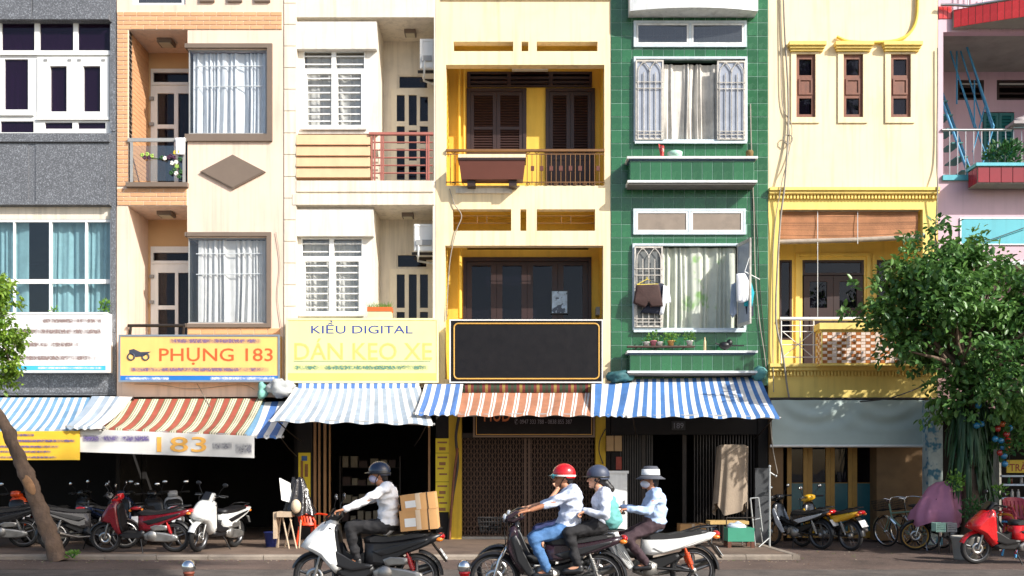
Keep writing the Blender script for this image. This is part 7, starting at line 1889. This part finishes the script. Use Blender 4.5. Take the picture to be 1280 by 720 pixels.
# plastic armchair
def plastic_chair(label, loc, rz, m, group=None, arms=True):
    rt = root('plastic_chair', label, 'chair', (0,0,0), group); OFF[rt.name] = Vector((0,0,0))
    q = MB(); q.grid(lambda u, v: (-.2+.42*u, -.21+.42*v, .41+.015*math.cos(PI*(2*v-1))*-1+.02*u-.012*math.sin(PI*u)), 8, 8); q.grid(lambda u, v: (-.2+.42*u, .21-.42*v, .39+.02*u), 8, 8); part(q, 'seat', m, rt)
    q = MB(); n = 14
    def bk(u, v): a = (u-.5)*2.0; return (-.20-.10*v-.05*math.cos(a)+.06*(1-math.cos(a))*2, .22*math.sin(a)/math.sin(1.0), .42+.40*v-.05*(abs(u-.5)*2)**3*v)
    for k in range(n):
        if k % 2 == 0:
            u0, u1 = k/n, (k+1.2)/n; q.grid(lambda u, v, u0=u0, u1=u1: bk(u0+(u1-u0)*u, v), 2, 6)
    q.grid(lambda u, v: bk(u, .82+.18*v), 14, 2); q.grid(lambda u, v: bk(u, .12*v), 14, 1); part(q, 'backrest', m, rt)
    for (sx, sy) in ((1,1),(1,-1),(-1,1),(-1,-1)):
        x0 = .2 if sx > 0 else -.2; q = MB(); q.tube([(x0,sy*.19,.41),(x0+sx*.05,sy*.24,0)], [.03,.022], 6); part(q, 'leg', m, rt)
    if arms:
        for s_ in (-1, 1): q = MB(); q.tube([(-.26,s_*.23,.64),(-.05,s_*.26,.65),(.16,s_*.25,.63),(.22,s_*.23,.52),(.2,s_*.20,.41)], .022, 6); part(q, 'armrest', m, rt)
    rt.location = loc; rt.rotation_euler = (0,0,rz); OFF[rt.name] = Vector(loc); return rt
ORC = mat('orange_plastic', L(214,62,24), .4, .06, 6); PRC = mat('pink_red_plastic', L(176,40,62), .4, .08, 6); YEC = mat('yellow_plastic', L(220,140,40), .4, .06, 6); BLC = mat('blue_plastic', L(80,160,210), .4, .06, 6)
plastic_chair('orange plastic armchair standing at the open shop front', (X(392,-2.2), -2.2, 0), R_(-28), ORC)
for k, (m_, lab) in enumerate(((BLC,'light blue plastic chair at the bottom of the stack behind the red scooter'),(PRC,'pink red plastic chair second from the bottom of the stack'),(YEC,'yellow plastic chair in the middle of the stack'),(PRC,'pink red plastic chair just above the yellow one in the stack'),(mat('dark_red_plastic', L(150,24,44), .4, .08, 6),'dark red plastic chair on top of the stack behind the red scooter'))):
    plastic_chair(lab, (X(1277,-3.6), -3.6, ROADZ+.07*k), R_(-90), m_, 'stacked plastic chairs')
# folding stand with a white board and a black bag, blue bucket
fs = root('folding_stand', 'pale wooden folding stand with a white board and black plastic sheet', 'stand', (X(358,-2.6),-2.6,0))
WOODP = mat('pale_worn_wood', L(186,164,138), .8, .18, 6, dirt=.25)
for (a, b) in (((352,640),(344,690)),((352,640),(364,691)),((364,650),(354,688)),((362,645),(372,690)),((376,650),(373,684)),((348,640),(345,672))): q = MB(); q.tube([P(a[0],a[1],-2.6), (X(b[0],-2.6),-2.6+random.uniform(-.2,.2),.0)], .018, 6); part(q, 'leg', WOODP, fs)
q = MB(); f = [P(349,597.5,-2.6), P(364,605,-2.5), P(365.5,629,-2.55), P(352,625,-2.65)]
q.add([*f, *[p+Vector((.01,.03,0)) for p in f]], [(3,2,1,0),(4,5,6,7),(0,1,5,4),(1,2,6,5),(2,3,7,6),(3,0,4,7)]); part(q, 'board', WHITEPL, fs)
q = MB(); f = RC(348,366,636,646,-2.6); q.box(f[0], f[1], -2.75, -2.45, f[2], f[3]-.05); part(q, 'tray', WOODP, fs)
q = MB(); f = RC(343,350,640,673,-2.6); q.box(f[0], f[0]+.06, -2.7, -2.5, f[2], f[3]); part(q, 'plank', WOODP, fs)
def bagf(u, v): a = 2*PI*u; rr = (.10+.20*v)*(1+.2*math.sin(7*a+v*5)); return (X(371,-2.5)+rr*math.cos(a)*1.0+.05*v, -2.45+rr*.7*math.sin(a), Z(598,-2.5)-.72*v+.03*math.sin(5*a))
q = MB(); q.grid(bagf, 40, 12); part(q, 'plastic_sheet', mat('black_plastic_film', L(40,36,36), .2, .2, 6, .6, 12), fs)
q = MB(); q.ell(P(370,633,-2.7), (.10,.10,.14), 12, 8); part(q, 'sack', mat('beige_sack', L(206,184,156), .85, .12, 6), fs)
q = MB(); q.lathe([(0,0),(.12,0),(.155,.3),(.165,.3),(.165,.28),(.15,.28),(.115,.02),(0,.02)], (X(340,-2.2),-2.2,0), n=18); thing(q, 'bucket', mat('violet_blue_plastic', L(64,76,150), .45, .08, 6), 'violet blue plastic bucket beside the folding stand', 'bucket')
# folding door posts and posters at the cream shop
for (px, wd) in ((393.5,1.6),(399,1.2),(406,1.6),(412,.8),(536.5,1.3)): pxbox(g3, 'door_post', mat('tan_door_post', L(150,112,72), .6, .15, 5), px-wd, px+wd, 484, 674, .12, .2, .12)
pxbox(g3, 'door_lintel', DARKM, 372, 541, 484.5, 520, .1, .25, 0)
POS = mat('yellow_poster', L(214,190,40), .6, .08, 4, dirt=.15)
ps = root('poster', 'tall yellow poster with blue picture beside the black plastic sheet', 'poster', P(380,640,.05)); pxbox(ps, 'sheet', POS, 373,388,566,642,.06,.075,.06); pxbox(ps, 'print', mat('brown_poster_print', L(140,96,52), .6, .3, 8), 376,379,576,600,.052,.0595,.06); pxbox(ps, 'print', mat('blue_poster_print', L(60,96,150), .6, .3, 8), 377,384,570,576,.052,.0595,.06); pxbox(ps, 'print', mat('brown_poster_print', (0,0,0)), 381,385,580,596,.052,.0595,.06); pxbox(ps, 'backing_panel', DARKM, 371,390,520,676,.0755,.11,.06)
for (a, b, lab) in ((548,566,'small yellow poster at the top of the dark pillar by the lattice gate'),(566.6,602,'large yellow poster in the middle of the dark pillar by the lattice gate'),(602.6,640,'long yellow poster at the bottom of the dark pillar by the lattice gate')):
    ps = root('poster', lab, 'poster', P(553,b,0)); pxbox(ps, 'sheet', POS, 544.5,561,a,b,-.012,.002,0)
    k = 0; yy = a+4
    while yy < b-4: pxbox(ps, 'print_line', mat('brown_poster_print', (0,0,0)), 547+(k % 2)*2, 559-(k % 3)*2, yy, yy+4 if k % 3 == 1 else yy+2.2, -.016, -.0125, 0); yy += 7; k += 1
# electricity meters on the pillar by the white cabinet
for px in (757.5, 767.5): pxbox(g5, 'electric_meter', mat('tan_meter_box', L(166,134,90), .5, .1, 6), px, px+9, 545, 564, -.12, -.001, 0)
pxbox(g5, 'red_notice', mat('red_notice_print', L(150,60,44), .6, .3, 8), 770, 777, 571, 587, -.012, -.001, 0)
# white cabinet
wc = root('cabinet', 'tall white cabinet with peeling paint standing by the lattice gate', 'cabinet', (X(771,-1.0),-.8,0))
f = RC(756,784,592,680,-1.1); q = MB(); q.box(f[0], f[1], -1.1, -.55, .03, f[3]); part(q, 'case', WHITEST, wc)
q = MB(); q.box(f[0]-.03, f[1]+.03, -1.13, -.52, f[3]+.001, f[3]+.06); part(q, 'top', WHITEST, wc)
q = MB(); q.box(f[0]+.03, f[1]-.03, -1.115, -1.101, .08, f[3]-.06); dd = part(q, 'door', WHITEST, wc); q = MB(); q.box(f[1]-.07, f[1]-.05, -1.14, -1.116, .75, .9); part(q, 'handle', STEEL, dd)
for sx in (f[0]+.04, f[1]-.04):
    for yy in (-1.06,-.6): q = MB(); q.box(sx-.02, sx+.02, yy-.02, yy+.02, 0, .029); part(q, 'foot', IRON, wc)
# covered rack
cr = root('covered_rack', 'metal rack covered by a hanging beige cloth inside the green house shop front', 'rack', (X(916,-1.0),-1.0,0))
f = RC(897,936,556,680,-1.0)
for sx in (f[0]+.08, f[1]-.08):
    for yy in (-1.15,-.8): q = MB(); q.tube([(sx,yy,0),(sx,yy,f[3]-.06)], .015, 6); part(q, 'post', IRON, cr)
def drape(u, v):
    a = 2*PI*u; n_ = 4.0; cx, cy = (f[0]+f[1])/2, -.98; w_, d_ = (f[1]-f[0])/2*.93, .24
    c, s_ = math.cos(a), math.sin(a); rx = w_*math.copysign(abs(c)**.5, c); ry = d_*math.copysign(abs(s_)**.5, s_)
    t = min(1, v*6); h = f[3]-max(0,(v-.16))*1.62*(1+.10*math.sin(3*a+.5)); k = t*(1+.10*math.sin(11*a+v*3)*v+.12*v*(1 if c < 0 else .2))
    return (cx+rx*k-.05*v, cy+ry*k+.02*math.sin(8*a), h+.02*math.sin(7*a)*v)
q = MB(); q.grid(drape, 60, 16); part(q, 'cloth', mat('beige_grey_cloth', L(150,134,116), .9, .12, 4, .3, 24, dirt=.15), cr)
# little cart with green box
ct = root('food_cart', 'low cart with brown legs and a green front panel', 'cart', (X(922,-2.2),-2.2,0))
f = RC(910,943,660,677,-2.5); q = MB(); q.box(f[0], f[1], -2.5, -2.1, f[2], f[3]); part(q, 'green_box', mat('green_cart_paint', L(58,140,112), .5, .1, 5), ct)
BRL = mat('brown_cart_leg', L(96,56,38), .7, .2, 6)
for sx in (f[0]+.03, f[1]-.03):
    for yy in (-2.48,-2.12): q = MB(); q.box(sx-.035, sx+.035, yy-.03, yy+.03, 0, f[2]-.001); part(q, 'leg', BRL, ct)
q = MB(); q.ell(((f[0]+f[1])/2-.05,-2.3,f[3]+.02), (.2,.14,.07), 16, 8); q.v = [tuple(Vector(v)+Vector((0,0,.05*mnoise.noise(Vector(v)*14)))) for v in q.v]; part(q, 'plastic_bags', mat('pale_bag', L(200,210,220), .4, .2, 8), ct)
q = MB()
for sx in (f[0]-.02, f[1]+.02): q.tube([(sx,-2.45,f[3]),(sx,-2.45,f[3]+.2)], .012, 5)
q.tube([(f[0]-.02,-2.45,f[3]+.2),(f[1]+.02,-2.45,f[3]+.2)], .012, 5); part(q, 'handle_frame', IRON, ct)
tb = root('low_table', 'low table with a yellowish top behind the green cart', 'table', (X(905,-1.9),-1.9,0))
f = RC(886,934,651,655,-1.9); q = MB(); q.box(f[0], f[1], -2.05, -1.6, f[2], f[3]); part(q, 'top', mat('straw_wood', L(190,156,96), .7, .15, 6), tb)
for sx in (f[0]+.04, f[1]-.04):
    for yy in (-2.0,-1.65): q = MB(); q.tube([(sx,yy,0),(sx,yy,f[2])], .014, 6); part(q, 'leg', STEEL, tb)
cb = cbox('brown cardboard box on the floor inside the dark gate opening', X(848,-.2), X(880,-.2), -.45, .0, 0, .36); 
q = MB(); f = RC(848,880,641,660,-.2)
cb.location.z = .0
q = MB(); q.tube([P(962,584,-2.2),(X(962,-2.2),-2.2,0)], .022, 8); q.tube([P(962,672,-2.2),(X(947,-2.2),-2.3,0)], .014, 6); q.tube([P(962,672,-2.2),(X(955,-2.2),-1.9,0)], .014, 6); q.tube([P(962,590,-2.2), P(968,594,-2.2)], .014, 6); q.ell(P(962,583,-2.2), .03, 10, 6); q.ell(P(970,595,-2.2), .025, 10, 6); thing(q, 'pole_stand', mat('pale_grey_metal', L(170,172,170), .45, .1, 8, metal=.4), 'pale metal pole stand at the end of the pavement', 'stand')
q = MB(); a_, b_ = P(939,622,-1.9), P(950,664,-1.9)
for (p, r_) in (((938,623),(944,690)),((948,622),(953,664)),((938,623),(948,622)),((941,650),(950,648))): q.tube([P(p[0],p[1],-1.9), P(r_[0],r_[1],-1.9) if r_[1] < 680 else (X(r_[0],-1.9),-1.9,0)], .016, 6)
q.tube([P(950,660,-1.9), (X(956,-1.9),-1.75,0)], .014, 6); thing(q, 'folded_table', mat('pale_grey_metal', (0,0,0)), 'folded metal table frame leaning by the covered rack', 'table')
# grey partition screen between the green and yellow shops
q = MB(); q.box(X(944,-1.2), X(961,-1.2), -1.2, -1.15, 0, Z(585,-1.2)); thing(q, 'partition', mat('dark_grey_sheet', L(58,60,62), .6, .15, 4), 'dark grey sheet partition behind the pale pole stand', 'partition')
# drinks stall behind the red scooter
stl = root('drinks_stall', 'small drinks stall with pale shelves and a yellow and red sign', 'stall', (X(1275,-2.0),-2.0,ROADZ))
for k, py in enumerate((594,605,622,639)): f = RC(1253,1300,py,py+2.2,-2.2); q = MB(); q.box(f[0], f[1], -2.2, -1.8, f[2], f[3]); part(q, 'shelf', mat('white_blue_shelf', L(200,214,230), .4, .06, 6), stl)
for px in (1252,1300): q = MB(); q.box(X(px,-2.2)-.02, X(px,-2.2)+.02, -2.15, -1.85, ROADZ-.01, Z(560,-2.2)); part(q, 'upright', STEEL, stl)
f = RC(1258,1300,575,591,-2.25); q = MB(); q.box(f[0], f[1], -2.27, -2.24, f[2], f[3]); part(q, 'sign_board', mat('yellow_sign_board', L(220,186,50), .5, .06, 5), stl)
ptext('TRÀ', 1262, 1283, 577.5, 589, -2.273, mat('dark_red_ink', L(150,30,30), .5), stl, bold=.01)
rg = random.Random(12)
for k in range(9): px = 1257+rg.uniform(0,30); py = rg.choice((605,622,639)); c = P(px,py,-2.0); q = MB(); q.lathe([(0,0),(.03,0),(.03,.11),(.014,.14),(.014,.17),(0,.17)], c, n=10); part(q, 'bottle', mat('bottle_%d' % (k % 3), (L(120,60,40), L(200,190,180), L(60,120,70))[k % 3], .25), stl)
q = MB(); q.grid(lambda u, v: (X(1245+45*u,-2.6), -2.9+.6*v, Z(520-22*v*(1-u),-2.6)+.06*math.sin(6*u)), 10, 6); thing(q, 'stall_canopy', mat('mint_canopy', L(150,206,190), .6, .08, 4, transl=.2), 'mint green canopy corner above the hanging glass balls', 'canopy')
# painted pillar and concrete pot by the tree
q = MB(); f = RC(1160,1178,500,640,-.6); q.box(f[0], f[1], -.62, -.3, ROADZ, f[3]); thing(q, 'painted_pillar', mat('peeling_blue_grey_paint', L(176,186,180), .8, .3, 3, .2, 30, speck=(L(70,120,140), 2.2, .52, .6), dirt=.5), 'peeling pale blue painted pillar behind the mauve cover', 'pillar')
q = MB(); q.lathe([(0,0),(.19,0),(.2,.03),(.24,.38),(.26,.40),(.26,.43),(.21,.43),(.2,.36),(0,.36)], (X(1207,-4.2),-4.2,ROADZ-.005), n=20); thing(q, 'concrete_pot', CONC, 'chipped pale concrete pot between the mauve cover and red scooter', 'pot')
for (px, lab) in ((1176,'small mint green crate hanging below the mauve cover'),(1190,'small grey wire crate next to the mint one')):
    rtc = root('wire_crate', lab, 'crate', P(px,668,-3.0)); f = RC(px-6,px+6,654,665,-3.05); c_ = mat('mint_plastic', (0,0,0)) if px < 1180 else GREYPL
    q = MB(); q.box(f[0], f[1], -3.05, -2.85, f[2], f[2]+.012); part(q, 'base', c_, rtc)
    for s_ in range(5):
        zz = f[2]+.02+.035*s_; q = MB(); q.wall(f[0], f[1], zz, zz+.018, -3.05, -3.04, []); q.wall(f[0], f[1], zz, zz+.018, -2.86, -2.85, []); part(q, 'slat', c_, rtc)
    for xx in (f[0], f[1]-.012): q = MB(); q.box(xx, xx+.012, -3.06, -2.84, f[2], f[3]); part(q, 'side', c_, rtc)
    q = MB(); q.tube([((f[0]+f[1])/2,-2.95,f[2]),((f[0]+f[1])/2,-2.95,ROADZ)], .015, 6); part(q, 'stand', IRON, rtc)
# goods glimpsed in the dark shops
def shelfunit(label, px0, px1, y, rows, seed):
    rt = root('shop_shelf', label, 'shelf', (X((px0+px1)/2,y), y+.2, 0)); x0, x1 = X(px0,y), X(px1,y); rg = random.Random(seed)
    for xx in (x0, x1): q = MB(); q.box(xx-.02, xx+.02, y, y+.35, 0, .45*rows+.1); part(q, 'upright', IRON, rt)
    for k in range(rows):
        zz = .25+.45*k; q = MB(); q.box(x0+.021, x1-.021, y, y+.35, zz, zz+.02); part(q, 'board', DARKIN, rt); xx = x0+.06
        while xx < x1-.25: wd = rg.uniform(.12,.24); q = MB(); q.box(xx, xx+wd, y+.03, y+.3, zz+.0205, zz+.02+rg.uniform(.12,.3)); part(q, 'carton', mat('goods_%d' % rg.randrange(4), (L(120,70,50), L(90,96,104), L(140,130,110), L(70,50,44))[rg.randrange(4)], .6, .2, 5), rt); xx += wd+rg.uniform(.01,.08)
shelfunit('dim shelf of cartons inside the cream house shop', 425, 500, 2.8, 4, 3)
# litter and fallen leaves along the kerb
rgn = np.random.default_rng(5); q = MB()
for i in range(420):
    x = rgn.uniform(-10,10.5); y = -4.3-abs(rgn.normal())*.35 if x < PX1 else rgn.uniform(-4.5,-.5); z = ROADZ+.001; a = rgn.uniform(0,6.28); s_ = rgn.uniform(.015,.05)
    d = Vector((math.cos(a), math.sin(a), 0))*s_; e = Vector((-math.sin(a), math.cos(a), 0))*s_*.5; p = Vector((x,y,z)); q.add([p, p+d*.5+e+Vector((0,0,.008)), p+d+Vector((0,0,.004)), p+d*.5-e+Vector((0,0,.01))], [(0,1,2,3)], int(rgn.integers(0,3)))
thing(q, 'fallen_leaves', [mat('dry_leaf', L(150,112,66), .8), mat('green_fallen_leaf', L(96,120,50), .8), mat('pale_litter', L(186,172,150), .8)], 'scattered dry leaves and litter lying along the kerb', 'litter', kind='stuff')
shrub('tuft of weeds growing at the foot of the leaning tree', 91, 697, -4.5, (.13,.1,.06), 60, .06, LEAF1, 4, 'weed')
